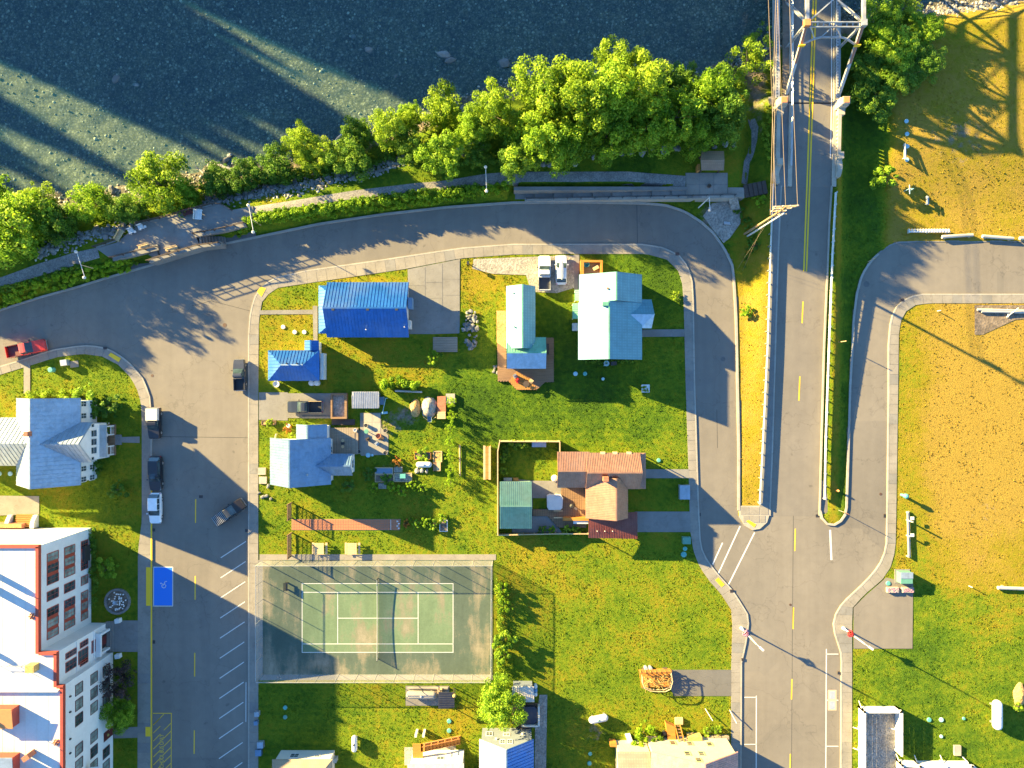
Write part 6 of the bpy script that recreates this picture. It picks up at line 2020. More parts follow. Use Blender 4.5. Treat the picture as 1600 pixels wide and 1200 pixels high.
board_fence('tan board fence along the west and north side of the shed yard', [(778,832),(778,688),(873,688.5)], 1.75, 'pale_wood')
board_fence('short tan board fence between the yard corner and the copper-roofed house', [(873.5,690),(873.5,706)], 1.75, 'pale_wood')
board_fence('low board fence south of the green shed', [(780,833.5),(816,832.5)], 1.2, 'pale_wood')
board_fence('low brown fence behind the yard shrubs south of the deck', [(818,833),(870,832),(918,832)], .9, 'deckwood')
MB().prism([tuple(W(*p).xy) for p in ((831,689.5),(853,689.5),(853,698),(831,698))], .08, .65).thing('garden_bench', MT['roof_pale'], 'long pale grey bench against the north yard fence', 'bench')
MB().prism([tuple(W(*p).xy) for p in ((787,746),(800,746),(800,751),(787,751))], .08, .7).thing('storage_box', MT['concrete_pale'], 'grey storage box behind the green shed', 'box')
MB().prism([tuple(W(*p).xy) for p in ((802,746),(810,746),(810,751),(802,751))], .08, .6).thing('wood_box', MT['deckwarm'], 'orange wooden crate behind the green shed', 'crate')
for nm,pts,h,mt,lb,ct in (('utility_cabinet',((1060,757),(1076,757),(1076,779),(1060,779)),.9,'roof_pale','pale grey flat utility vault on the lawn by the garden path','cabinet'),('utility_cabinet',((1065,837.5),(1077,837.5),(1077,848),(1065,848)),1.0,'cabinet','green steel utility box at the driveway corner','cabinet')):
    MB().prism([tuple(W(*p).xy) for p in pts], .05, h).thing(nm, MT[mt], lb, ct)
def lid(px, py, r, mat, label, group=None, z=.12, h=.12):
    MB().lathe(W(px,py,z-.05),[(r,0),(r,h),(r*.85,h+.05),(r*.2,h+.06)],14).thing('round_lid', MT[mat], label, 'lid', group)
lid(1070,857,.35,'teal_lid','small round teal lid by the green utility box'); lid(1068,866,.45,'teal_lid','larger round teal lid by the curved sidewalk')
lid(1029,719,.32,'teal_lid','small teal lid on the lawn near the copper-roofed house path')
for px,py in ((899,584),): lid(px,py,.36,'blue_lid','pale blue round lid on the lawn by the teal cottage')
lid(914,584,.34,'teal_lid','dark teal round lid on the lawn by the teal cottage'); lid(942,592,.25,'blue_lid','tiny pale blue lid on the shaded lawn behind the teal house')
for px,py in ((443,511),(461,519),(476,519)): lid(px,py,.34,'white_paint','white round septic lid on the lawn by the blue house','white lids by the blue house')
for px,py in ((0,740),(17,740)): lid(px,py,.36,'blue_lid','pale round septic lid on the lawn west of the white house','pale lids by the white house')
MT['shingle_pink'] = tile_roof('shingle_pink', (.42,.21,.16), .38, .8, 0)
# ------------------------------------------------------------------ tennis court
co = empty('tennis_court', W(590,964,.1), 'worn green tennis court with white lines and bleached streaks', 'tennis court')
def cq(x0,y0_,x1,y1_,z0,z1,mat,nm,par=co):
    return MB().prism([tuple(W(*p).xy) for p in ((x0,y0_),(x1,y0_),(x1,y1_),(x0,y1_))], z0, z1).build(nm, MT[mat], par)
cq(411,875,770,1054,-.1,.13,'court_out','court_apron'); cq(472.5,911.5,708,1019,.1,.134,'court_in','playing_surface')
EXCL.append([(400,864),(775,864),(775,1062),(400,1062)])
def cl(x0,y0_,x1,y1_): cq(x0,y0_,x1,y1_,.12,.1385,'white_line','court_line')
for y in (911,924.6,1005.2,1018.4): cl(472,y,708.5,y+.9)
for x in (472,707.6): cl(x,911.9,x+.9,1018.4)
for x in (527.5,653): cl(x,925.5,x+.9,1005.2)
cl(528.4,965,653,965.9)
cq(401,1054,770,1062,-.1,.12,'concrete_grey','concrete_edge'); cq(406,866,775,874.8,-.1,.12,'concrete','concrete_edge'); cq(401,874.8,411,1054,-.1,.12,'concrete_grey','concrete_edge')
nt_ = empty('tennis_net', W(591,965,.13), 'sagging black tennis net across the green court', 'net')
for y in (903,1029): 
    p = W(591,y); MB().cyl((p.x,p.y,.1),(p.x,p.y,1.2),.07,.07,8).build('net_post', MT['dark_metal'], nt_)
m = MB(); m2 = MB()
for i in range(12):
    a = W(591,903+126*i/12); b = W(591,903+126*(i+1)/12)
    za = 1.07-.16*math.sin(math.pi*i/12); zb_ = 1.07-.16*math.sin(math.pi*(i+1)/12)
    m.add([(a.x,a.y,.16),(b.x,b.y,.16),(b.x,b.y,zb_),(a.x,a.y,za)],[(0,1,2,3)])
    m2.bar((a.x,a.y,za),(b.x,b.y,zb_),.05,.09)
m.build('netting', MT['net'], nt_); m2.build('headband', MT['white_paint'], nt_)
fe = empty('court_fence', W(590,1054,.1), 'tall grey chain-link fence enclosing the tennis court', 'fence')
FH = 3.15
def chain(a, b, n):
    A, B = W(*a), W(*b)
    for i in range(n+1):
        p = A.lerp(B,i/n); MB().cyl((p.x,p.y,0),(p.x,p.y,FH+.12),.05,.05,6).build('post', MT['galv'], fe)
    for i in range(n):
        p = A.lerp(B,i/n); q = A.lerp(B,(i+1)/n)
        MB().cyl((p.x,p.y,FH+.14),(q.x,q.y,FH+.14),.045,.045,6).build('top_rail', MT['galv'], fe)
        MB().add([(p.x,p.y,.15),(q.x,q.y,.15),(q.x,q.y,FH+.14),(p.x,p.y,FH+.14)],[(0,1,2,3)]).build('mesh_panel', MT['chain'], fe)
chain((408,876),(770,876),12); chain((411.5,1053),(768,1053),12); chain((411,878),(411,1051),6); chain((768.5,878),(768,1051),6)
c = W(448,917); 
bn = bench('bench','dark bench with a backboard at the corner of the tennis court', 449,915, 1.57, 1.3, 'dark_metal', .13, .45)
# ------------------------------------------------------------------ terracotta bowling lane and garden by the court
ln = empty('bowling_lane', W(540,819.5,.1), 'long terracotta tiled lawn-game lane with white end marks', 'game lane')
MB().prism([tuple(W(*p).xy) for p in ((456,811),(626,811),(625,828),(456,828))], -.05, .13).build('lane_base', MT['concrete_grey'], ln)
m = MB()
for i in range(42):
    for j in range(4):
        x = 456.3+i*4.03; y = 811.4+j*4.1
        m.prism([tuple(W(*p).xy) for p in ((x,y),(x+3.75,y),(x+3.75,y+3.8),(x,y+3.8))], .1, .150+random.uniform(-.003,.003))
m.build('tiles', MT['terracotta'], ln, kind='stuff')
EXCL.append([(454,809),(628,809),(628,830),(454,830)])
for x in (610.5,): MB().prism([tuple(W(*p).xy) for p in ((x,811.5),(x+.7,811.5),(x+.7,827.5),(x,827.5))], .15,.157).build('lane_mark', MT['white_line'], ln)
for j in range(4): 
    MB().prism([tuple(W(*p).xy) for p in ((620+2*(j%2),813+j*3.6),(623.5+2*(j%2),814+j*3.6),(620+2*(j%2),816+j*3.6))], .15,.158).build('lane_mark', MT['white_line'], ln)
def trellis(label, y0_, y1_):
    r = empty('garden_trellis', W(456,(y0_+y1_)/2,.1), label, 'trellis')
    for y in (y0_,y1_):
        p = W(456,y); MB().box(p.x-.08,p.y-.08,0,p.x+.08,p.y+.08,2.3).build('post', MT['deckwood'], r)
    a, b = W(456,y0_), W(456,y1_)
    for z in (.35,1.2,2.2): MB().bar((a.x,a.y,z),(b.x,b.y,z),.08,.1).build('rail', MT['deckwood'], r)
    m = MB(); n = int((a-b).length/.22)
    for k in range(n):
        y = b.y+(a.y-b.y)*(k+.5)/n; m.box(a.x-.02,y-.03,.35,a.x+.02,y+.03,2.2)
    for k in range(8): m.box(a.x-.03,b.y,.4+k*.22,a.x+.02,a.y,.43+k*.22)
    m.build('lattice', MT['darkwood'], r, kind='stuff')
trellis('dark lattice trellis north of the terracotta lane', 785, 809); trellis('dark lattice trellis south of the terracotta lane', 832, 868)
def picnic(label, px, py):
    c = W(px,py); r = empty('picnic_table', Vector((c.x,c.y,.1)), label, 'picnic table')
    for k in range(5): MB().box(c.x-.75+.3*k,c.y-.9,.82,c.x-.75+.3*k+.27,c.y+.9,.88).build('table_board', MT['pale_wood'], r)
    for s in (-1,1): MB().box(c.x+s*1.05-.16,c.y-.9,.5,c.x+s*1.05+.16,c.y+.9,.56).build('bench_seat', MT['pale_wood'], r)
    for s in (-1,1):
        m = MB(); m.bar((c.x-1.15,c.y+s*.65,.1),(c.x-.3,c.y+s*.65,.84),.1,.06); m.bar((c.x+1.15,c.y+s*.65,.1),(c.x+.3,c.y+s*.65,.84),.1,.06); m.bar((c.x-1.2,c.y+s*.65,.47),(c.x+1.2,c.y+s*.65,.47),.09,.06); m.build('leg_frame', MT['pale_wood'], r)
picnic('pale wooden picnic table near the lattice trellis', 501, 855.5); picnic('pale wooden picnic table standing clear on the lawn by the court', 552, 855.5)
# ------------------------------------------------------------------ cottage yard things
pt = sheet('patio', [(563,645),(595,645),(596,668),(607,680),(607,710),(565,712),(557,700),(557,678),(563,672)], .135, MT['concrete'])
for i in range(2):
    for j in range(3):
        MB().prism([tuple(W(*p).xy) for p in ((569+13*i,646+14*j),(581.6+13*i,646+14*j),(581.6+13*i,659.6+14*j),(569+13*i,659.6+14*j))], .1, .15+.003*((i+j)%2)).build('paving_slab', MT['concrete_pale'], pt)
for px,py,lb in ((573,664.5,'near the green round table'),(603,672.5,'at the eastern patio corner by the lawn'),(603,707,'at the southern patio corner'),(562,705,'against the plank deck step')):
    r = empty('barrel_planter', W(px,py,.13), 'dark round half-barrel planter '+lb, 'planter')
    MB().lathe(W(px,py,.13),[(.26,0),(.33,.5),(.29,.5),(.27,.42)],14).build('barrel', MT['concrete_pale'], r); MB().lathe(W(px,py,.13),[(.27,.35),(.27,.44),(.02,.46)],14).build('soil', MT['black'], r)
MB().lathe(W(574,673.5,.14),[(.06,0),(.06,.6),(.36,.64),(.36,.7)],14).thing('patio_table', MT['roof_green'], 'green round patio table by the barrel planters', 'table')
MB().lathe(W(556.5,671.5,.6),[(.2,0),(.3,.3),(.26,.3),(.2,.1)],12).thing('white_basin', MT['white_paint'], 'white basin at the corner of the plank deck', 'basin')
for i,(px,py,rz,lb) in enumerate(((576,686,.5,'dark folding chair at the west of the patio fire circle'),(590,693,.7,'dark folding chair with a grey cushion in the middle of the patio'),(598,684,2.4,'dark folding chair at the east of the patio fire circle'))):
    bench('patio_chair', lb, px, py, rz, .6, 'darkwood' if i != 1 else 'silver', .14, .5, True, 'chair')
MB().lathe(W(592,681,.14),[(.4,0),(.45,.3),(.38,.3),(.3,.12)],14).thing('fire_bowl', MT['brick'], 'round brick fire bowl on the pale patio', 'fire pit')
MB().lathe(W(575.5,711,.12),[(.38,0),(.38,.08),(.1,.12)],16).thing('paddling_bowl', MT['blue_lid'], 'round pale blue bird bath bowl below the barrel planters', 'bowl')
MB().lathe(W(582,711,.12),[(.2,0),(.2,.1),(.1,.14)],12).thing('small_bowl', MT['blue_lid'], 'tiny pale blue bowl beside the bird bath', 'bowl')
MB().prism([tuple(W(*p).xy) for p in ((594,620),(601,620),(601,632),(594,632))], .1, .9).thing('storage_chest', MT['bluetarp'], 'dark blue chest against the white-roofed shed', 'chest')
swg = empty('swing_frame', W(603,640,.1), 'thin pale blue metal garden swing frame by the white-roofed shed', 'swing frame')
a, b = W(606,622), W(601,645)
for p in (a,b): MB().cyl((p.x,p.y,.05),(p.x,p.y,1.9),.04,.04,6).build('upright', MT['blue_lid'], swg)
MB().cyl((a.x,a.y,1.9),(b.x,b.y,1.9),.04,.04,6).build('crossbar', MT['blue_lid'], swg); MB().cbox((b.x,b.y,.15),1.0,.35,.1,.1).build('foot', MT['blue_lid'], swg)
def mound(name, label, px, py, rx, ry, h, mat, cat, seed=0):
    r = random.Random(seed); n = 18; vs = []; fs = []; c = W(px,py,.05)
    rings = [(1,0),(.85,.28),(.6,.62),(.32,.88),(.06,1)]
    for k,(q,z) in enumerate(rings):
        for i in range(n):
            t = 2*math.pi*i/n; w = q*(1+r.uniform(-.1,.1))
            vs.append((c.x+rx*w*math.cos(t), c.y+ry*w*math.sin(t), c.z+h*z*(1+r.uniform(-.08,.08))))
    for k in range(len(rings)-1):
        for i in range(n): fs.append((k*n+i,k*n+(i+1)%n,(k+1)*n+(i+1)%n,(k+1)*n+i))
    fs.append(tuple((len(rings)-1)*n+i for i in range(n)))
    return MB().add(vs,fs).thing(name, MT[mat], label, cat, smooth=True)
mound('gravel_heap','big pale grey gravel heap between the sand pile and block stack', 671,637,1.35,1.75,1.3,'gravel','heap',1)
mound('sand_pile','tan soil pile beside the grey gravel heap', 649,638,.85,1.5,.9,'sand','heap',2)
for i,(x0,y0_,x1,y1_,h,mt) in enumerate(((684,619,697,651,.7,'brick'),(697,615,711,630,.55,'concrete_pale'),(684,643,697,654,.95,'pale_wood'))):
    MB().prism([tuple(W(*p).xy) for p in ((x0,y0_),(x1,y0_),(x1,y1_),(x0,y1_))], .08, h).thing('block_stack', MT[mt], ('stack of reddish blocks behind the gravel heap','stack of pale concrete blocks at the lawn edge','stack of pale timber by the reddish blocks')[i], 'stack')
wb_ = empty('wheelbarrow', W(672,655,.1), 'blue wheelbarrow parked below the gravel heap', 'wheelbarrow')
c = W(672,654.5); MB().add([(c.x-.3,c.y-.45,.75),(c.x+.3,c.y-.45,.75),(c.x+.36,c.y+.45,.8),(c.x-.36,c.y+.45,.8),(c.x-.2,c.y-.3,.42),(c.x+.2,c.y-.3,.42),(c.x+.22,c.y+.25,.42),(c.x-.22,c.y+.25,.42)],[(4,5,6,7),(0,1,5,4),(1,2,6,5),(2,3,7,6),(3,0,4,7)]).build('tray', MT['bluetarp'], wb_)
for s in (-1,1): MB().bar((c.x+s*.2,c.y-.3,.4),(c.x+s*1.0,c.y+.35,.65),.06).build('handle', MT['pale_wood'], wb_)
MB().cyl((c.x-.06,c.y-.6,.32),(c.x+.06,c.y-.6,.32),.2,.2,12).build('wheel', MT['black'], wb_)
# raised beds
def bed(label, x0,y0_,x1,y1_, wood='pale_wood', fill='dirt', h=.4):
    r = empty('raised_bed', W((x0+x1)/2,(y0_+y1_)/2,.08), label, 'raised bed')
    for q in (((x0,y0_),(x1,y0_),(x1,y0_+1),(x0,y0_+1)),((x0,y1_-1),(x1,y1_-1),(x1,y1_),(x0,y1_)),((x0,y0_+1),(x0+1,y0_+1),(x0+1,y1_-1),(x0,y1_-1)),((x1-1,y0_+1),(x1,y0_+1),(x1,y1_-1),(x1-1,y1_-1))):
        MB().prism([tuple(W(*p).xy) for p in q], .03, h).build('side_board', MT[wood], r)
    MB().prism([tuple(W(*p).xy) for p in ((x0+1,y0_+1),(x1-1,y0_+1),(x1-1,y1_-1),(x0+1,y1_-1))], .03, h-.08).build('soil', MT[fill], r)
    EXCL.append([(x0,y0_),(x1,y0_),(x1,y1_),(x0,y1_)])
    return r
bed('raised bed of dark soil next to the blue covered bed', 586.5,741,616,753)
bed('raised bed covered with a blue-grey sheet', 586.5,730,615,740.5,'pale_wood','bluetarp',.5)
bed('raised bed of gravel with a green crate and timber', 616,738.5,644,752.5,'pale_wood','gravel')
bed('narrow pale raised bed beside the blue covered bed', 616.5,729,629,737.5,'concrete_pale','gravel')
bed('raised bed of brown bark behind the propane tank', 677,704.5,691,721.5,'pale_wood','sand')
bed('raised bed of shrubs behind the propane tank', 648,706,674,718,'deckwarm','dirt')
bed('two-compartment planter bed at the end of the shrub row', 687,812,699.5,830,'white_paint','dirt',.35)
bed('small grey planter bed between the yard shrubs', 592,755,604,763,'concrete_pale','gravel')
bed('flower bed of reddish bark by the cottage driveway', 409,657,432,664,'deckwood','sand',.25)
MB().cbox(W(630.5,743,.65),.85,.65,.5).thing('crate', MT['teal_lid'], 'green plastic crate on the gravel bed', 'crate')
for x0,y0_,x1,y1_,lb,mt in ((677.5,722,683,735,'dark firewood crate beside the propane tank','deckwood'),(683,722,689,735,'orange plank crate beside the dark firewood crate','pale_wood')):
    MB().prism([tuple(W(*p).xy) for p in ((x0,y0_),(x1,y0_),(x1,y1_),(x0,y1_))], .05, .75).thing('crate', MT[mt], lb, 'crate')
for i,(px,py) in enumerate(((652,735),(659,735),(667,735.5))): put_rock('garden_stone',px,py,.4,'pale rough stone in the row below the propane tank','stones below the propane tank',z=.1,cat='stone')
for i in range(75):
    a = random.uniform(0,6.28); rr2 = random.uniform(0,1)**.5
    put_rock('garden_stone', 736+12*rr2*math.cos(a), 515+32*rr2*math.sin(a), random.uniform(.17,.36), 'pale rough stone in the rockery beside the concrete driveway', 'rockery by the driveway', z=.1+random.uniform(0,.35), cat='stone')
# lumber and poles
lu = empty('lumber_stack', W(761,722,.1), 'tall narrow stack of brown timber beside the yard fence', 'lumber stack')
for k in range(3):
    for j in range(3): MB().prism([tuple(W(*p).xy) for p in ((755.5+j*4,697+random.uniform(-2,2)),(759+j*4,697+random.uniform(-2,2)),(759+j*4,748+random.uniform(-3,2)),(755.5+j*4,748))], .1+.3*k, .38+.3*k).build('timber', MT['deckwarm' if (j+k)%2 else 'pale_wood'], lu)
a, b = W(718.5,695,.28), W(719,743,.28); MB().cyl(a,b,.13,.11,8).thing('garden_log', MT['pale_wood'], 'single pale pole lying on the lawn among the young saplings', 'log')
a, b = W(618,610.5,.4), W(660,612.5,.4); MB().cyl(a,b,.17,.15,8).thing('garden_log', MT['drift'], 'grey log lying below the hedge by the gravel heap', 'log')
for px,py,lb in ((410,736,'pale square utility cover beside the cottage wall, north of its twin'),(411.5,750,'pale square utility cover beside the cottage wall, south of its twin')):
    MB().prism([tuple(W(*p).xy) for p in ((px-6,py-5.5),(px+6,py-5.5),(px+6,py+5.5),(px-6,py+5.5))], .05, .3).thing('utility_vault', MT['concrete_pale'], lb, 'vault')
for px,py,r_ in ((405,770,.3),(411,776,.35),(417,775,.3),(424,779,.28),(420,759,.35)): put_rock('garden_stone',px,py,r_,'small pale stone on the lawn corner below the cottage','stones below the cottage',z=.1,cat='stone')
MB().lathe(W(452.5,665,.12),[(.22,0),(.3,.4),(.32,.5),(.05,.52)],12).thing('ball_planter', MT['white_paint'], 'round white ball ornament among the cottage flowers', 'ornament')
mb_ = empty('fan_gate', W(433,684,.1), 'white picket gate at the cottage corner', 'gate')
for k in range(5):
    p = W(430+k*.9,690-k*3); MB().box(p.x-.03,p.y-.05,.08,p.x+.03,p.y+.05,1.0).build('picket', MT['white_paint'], mb_)
a, b = W(430,690), W(433.6,678); MB().bar((a.x,a.y,.8),(b.x,b.y,.8),.05).build('rail', MT['white_paint'], mb_)
# ------------------------------------------------------------------ propane tanks
def tank(label, a, b, r, z=.1, mat='white_paint', dome='silver'):
    a = W(*a); b = W(*b); ro = empty('propane_tank', Vector(((a.x+b.x)/2,(a.y+b.y)/2,z)), label, 'tank')
    zc = z+r+.25
    MB().capsule((a.x,a.y,zc),(b.x,b.y,zc),r).build('tank_shell', MT[mat], ro, smooth=True)
    c = Vector(((a.x+b.x)/2,(a.y+b.y)/2,zc+r-.03)); MB().lathe(c,[(.16,0),(.17,.1),(.05,.17)],10).build('valve_dome', MT[dome], ro)
    for t in (.2,.8):
        p = a.lerp(b,t); MB().cbox((p.x,p.y,z+.14),.25 if abs(a.x-b.x)>abs(a.y-b.y) else r*1.5, r*1.5 if abs(a.x-b.x)>abs(a.y-b.y) else .25,.5).build('cradle', MT['concrete_grey'], ro)
tank('big white propane tank on the east lawn', (1551,1089),(1551,1135), .72)
tank('white propane tank with a dark valve on the lawn south of the court', (555.5,1145),(555.5,1171), .44, dome='dark_metal')
tank('white propane tank with a green valve near the cream house', (919,1122),(949,1116), .55, dome='cabinet')
tank('white propane tank among the raised garden beds', (651,725),(676,725), .46)
tank('long weathered propane tank on a concrete pad south of the court', (636,1081),(684,1082), .62, mat='concrete_pale')
sheet('concrete_pad', [(634,1071),(702,1071),(702,1102),(634,1102)], .125, MT['concrete'])
low_wall('pad_curb','thin concrete curb behind the long propane tank', [(637,1074),(700,1074)], .3, .25, 'concrete_pale', .1)
MB().cbox(W(688,1077,.6),.7,.8,.9).thing('pump_box', MT['pale_wood'], 'tan pump box beside the long propane tank', 'box')
dsh = empty('dark_shelter', W(698,1095,.1), 'small dark ribbed metal roof on four posts by the concrete pad', 'shelter')
q = [P(685,1081.5,2.2),P(710,1082,2.2),P(710,1106,2.1),P(685,1107,2.1)]
slope([q[0],q[3],q[2],q[1]], .1, MT['roof_dark'], dsh, rib=.28, ribw=.07)
for p_ in q: MB().box(p_.x+(.15 if p_.x < q[1].x-.5 else -.27),p_.y+(-.27 if p_.y > q[2].y+.5 else .15),.05,p_.x+(.27 if p_.x < q[1].x-.5 else -.15),p_.y+(-.15 if p_.y > q[2].y+.5 else .27),2.05).build('post', MT['darkwood'], dsh)
tp = W(712,1076); MB().lathe((tp.x,tp.y,.1),[(.07,0),(.07,2.2),(.25,2.3),(.3,2.55),(.1,2.7)],10).thing('bell_post', MT['hay'], 'tan post with a round bell at the corner of the dark shelter', 'post')
# ------------------------------------------------------------------ south row of buildings
s1 = empty('house', W(470,1225,.05), 'beige house with a tan hip roof and pale north wall', 'house')
xa,xb = P(425,0,3.2).x, P(519,0,3.2).x; yn = P(0,1187,3.2).y; ys_ = yn-11
xm_ = (xa+xb)/2
slope([(xb,yn,3.2),(xa,yn,3.2),(xa+3.4,yn-3.6,5.2),(xb-3.4,yn-3.6,5.2)], .14, MT['shingle_tan'], s1)
slope([(xb,ys_,3.2),(xb,yn,3.2),(xb-3.4,yn-3.6,5.2),(xb-3.4,ys_,5.2)], .14, MT['shingle_tan'], s1)
slope([(xa,yn,3.2),(xa,ys_,3.2),(xa+3.4,ys_,5.2),(xa+3.4,yn-3.6,5.2)], .14, MT['shingle_tan'], s1)
MB().box(xa+.4,ys_,.05,xb-.4,yn-.15,3.1).build('wall', MT['beige_wall'], s1)
window(s1,(xa+3,yn-.15,1.7),'N',1.4,1.2); window(s1,(xa+6.6,yn-.15,1.9),'N',.9,.7)
MB().box(xb-.4,yn-1.6,.1,xb+.15,yn-1.0,1.2).build('heat_pump', MT['silver'], s1)
# white house with an orange outside stair
s2 = empty('house', W(680,1240,.05), 'white house with an orange timber outside stair', 'house')
xa,xb = P(640,0,4.5).x, P(722,0,4.5).x; yn = P(0,1195,4.5).y
MB().box(xa,yn-9,.05,xb,yn,4.6).build('wall', MT['white_wall'], s2)
MB().box(xa-.3,yn-9.3,4.6,xb+.3,yn+.25,4.75).build('flat_roof', MT['roof_white'], s2)
window(s2,(xa+4.5,yn,2.6),'N',1.2,1.0)
for k in range(11):
    t = k/10; x = xb-.9-t*5.3
    MB().box(x-.3,yn+1.0,.2+2.4*t-.08,x+.3,yn+2.2,.2+2.4*t).build('stair_tread', MT['cedar'], s2)
m = MB()
for y in (yn+1.0,yn+2.2):
    m.bar((xb-.6,y,.1),(xb-6.2,y,2.55),.08,.26)
m.bar((xb-.6,yn+2.2,1.1),(xb-6.2,yn+2.2,3.55),.08,.1)
for k in range(6): m.box(xb-.9-k*1.0-.05,yn+2.16,.2+.45*k,xb-.9-k*1.0+.05,yn+2.24,1.3+.45*k)
m.build('stair_stringer', MT['orange'], s2)
MB().box(xa+.2,yn,2.45,xb-6.2,yn+2.2,2.6).build('stair_landing', MT['cedar'], s2)
for x in (xa+.4,xa+1.6): MB().box(x,yn+2.9,.05,x+.35,yn+3.3,2.0).build('pillar', MT['beige_wall'], s2)
sheet('concrete_pad', [(632,1167),(712,1165),(716,1190),(632,1195)], .13, MT['gravel'])
# grey-blue gabled house
s3 = empty('house', W(790,1230,.05), 'narrow house with a grey shingled north gable, white windows, roof coloured beige where sunlit, blue where shaded', 'house')
xa,xb = P(749,0,4.2).x, P(834,0,4.2).x; yn = P(0,1158,4.2).y; ys_ = yn-12
slopes_gable(s3, xa,xb,ys_,yn+.3,4.2,7.4,'y',MT['roof_slate'],.5,.15,.5,None,(MT['canvas'],MT['roof_blue']))  # colours put sunlight on the west slope, shade on the east
wall_gable(s3, xa,xb,ys_,yn+.3,4.2,7.4,'y','grey_wall',.3)
yw = yn
for dx,z,w,h in ((-2.7,2.0,1.1,1.2),(0.0,2.2,1.1,.9),(-.6,4.4,.9,1.2),(.5,4.4,.9,1.2)): window(s3,((xa+xb)/2+dx,yw,z),'N',w,h,'white_paint','glass',2,2,.07,.11)
for dx,z in ((2.2,2.0),(-1.8,3.6)): MB().box((xa+xb)/2+dx,yw,z,(xa+xb)/2+dx+.35,yw+.25,z+.3).build('wall_vent', MT['white_paint'], s3)
MB().box(xb-2.6,yw,.05,xb-.3,yw+2.6,.35).build('back_step', MT['darkwood'], s3)
# annex sheds under the tree
an = empty('annex_shed', W(815,1100,.05), 'grey lean-to shed with a tan ribbed roof and dark carport', 'shed')
q = [P(800,1073,2.6),P(834,1073,2.6),P(835,1097,2.4),P(800,1097,2.4)]
slope([q[3],q[2],q[1],q[0]], .1, MT['canvas'], an, rib=.3)
MB().box(q[0].x+.2,q[3].y+.2,.05,q[1].x-.2,q[0].y-.15,2.25).build('wall', MT['grey_wall'], an)
sp = empty('hot_tub', W(827,1114,.05), 'hot tub with a dark grey cover in a timber surround', 'hot tub')
MB().prism([tuple(W(*p).xy) for p in ((800,1098),(843,1098),(843,1129),(800,1129))], .05, .35).build('surround', MT['deckwood'], sp)
MB().prism([tuple(W(*p).xy) for p in ((817,1100),(835,1100),(839,1104),(839,1122),(835,1127),(817,1127))], .3, 1.0).build('tub_cover', MT['roof_dark'], sp)
for pts in (((840,1098),(843,1098),(843,1129),(840,1129)),((815,1127.5),(840,1127.5),(840,1130),(815,1130))): MB().prism([tuple(W(*p).xy) for p in pts], .3, 1.3).build('side_wall', MT['beige_wall'], sp)
for i,py in enumerate((1070,1076,1082)): MB().lathe(W(836.5,py,.1),[(.3,0),(.3,.7),(.1,.8)],12).thing('barrel', MT['white_paint' if i != 1 else 'blue_wall'], ('white barrel nearest the lawn beside the lean-to shed','blue barrel beside the lean-to shed','white barrel nearest the hot tub')[i], 'barrel')
sheet('gravel_drive', [(843,1085),(855,1085),(851,1330),(834,1330),(836,1135)], .135, MT['gravel'])
# cream house with pink roof
s4 = empty('house', W(1060,1240,.05), 'cream house with pink tiled and rose metal roofs', 'house')
xa,xb = P(967,0,3.6).x, P(1152,0,3.6).x; yn = P(0,1176,3.8).y
x2 = W(1008,0).x; xb = W(1132,0).x; yn = W(0,1150).y
MB().box(xa,yn-9,.05,x2,yn-.6,4.2).build('wall', MT['cream_wall'], s4)
slope([(x2,yn-.4,4.2),(xa-.3,yn-.4,4.2),(xa-.3,yn-5.4,6.2),(x2,yn-5.4,6.2)], .14, MT['shingle_pink'], s4)
slope([(xa-.3,yn-10.4,4.2),(x2,yn-10.4,4.2),(x2,yn-5.42,6.2),(xa-.3,yn-5.42,6.2)], .14, MT['shingle_pink'], s4)
slopes_gable(s4, x2-.1,xb+.4,yn-10,yn+.3,5.4,8.8,'y',MT['roof_pink'],.3,.14,.55)
wall_gable(s4, x2-.1,xb+.4,yn-10,yn+.3,5.4,8.8,'y','cream_wall',.3,rpos=.55)
xm_ = x2+(xb-x2)*.5
for x,z in ((xm_-2.4,2.2),(xm_+.2,2.4),(xm_-.9,5.4),(xm_+1.2,5.4),(xm_+3.2,2.6),(xm_+.3,7.2)): window(s4,(x,yn,z),'N',.95,1.2,'pale_wood','glass',1,2,.08,.12)
# clutter behind it
lt = empty('timber_stair', W(1062,1140,.05), 'orange timber ladder stair leaning behind the cream house', 'stair')
for s in (0,8): 
    a = W(1052+s,1127,.9); b = W(1060+s,1163,2.2); MB().bar(a,b,.14,.2).build('stringer', MT['cedar'], lt)
for k in range(8):
    a = W(1053+k,1130+4.2*k,.95+.16*k); b = W(1060+k,1130+4.2*k,.95+.16*k); MB().bar(a,b,.18,.05).build('tread', MT['deckwood'], lt)
q = [(1038,1124),(1052,1130),(1054,1155),(1041,1150)]
MB().prism([tuple(W(*p).xy) for p in q], .05, 1.2).thing('timber_bin', MT['cedar'], 'orange timber firewood bin behind the cream house', 'bin')
MB().prism([tuple(W(*p).xy) for p in ((1072,1144),(1093,1144),(1093,1165),(1072,1165))], .05, 1.6).thing('hay_box', MT['hay'], 'straw coloured square shed top behind the cream house', 'box')
MB().prism([tuple(W(*p).xy) for p in ((1054,1120),(1066,1120),(1066,1130),(1054,1130))], .05, .5).thing('pallet', MT['pale_wood'], 'pale timber pallet at the top of the ladder stair', 'pallet')
for i,(px,py) in enumerate(((1037,1143),(1034,1150))): MB().lathe(W(px,py,.1),[(.3,0),(.32,.7),(.2,.75)],12).thing('dark_pot', MT['dark_metal'], ('dark metal bin beside the firewood bin','second dark metal bin closer to the cream house')[i], 'bin')
MB().prism([tuple(W(*p).xy) for p in ((1022,1157),(1058,1154),(1060,1172),(1026,1174))], .1, 2.2).thing('glass_frame', MT['glass_pale'], 'low glazed cold frame against the cream house wall', 'cold frame')
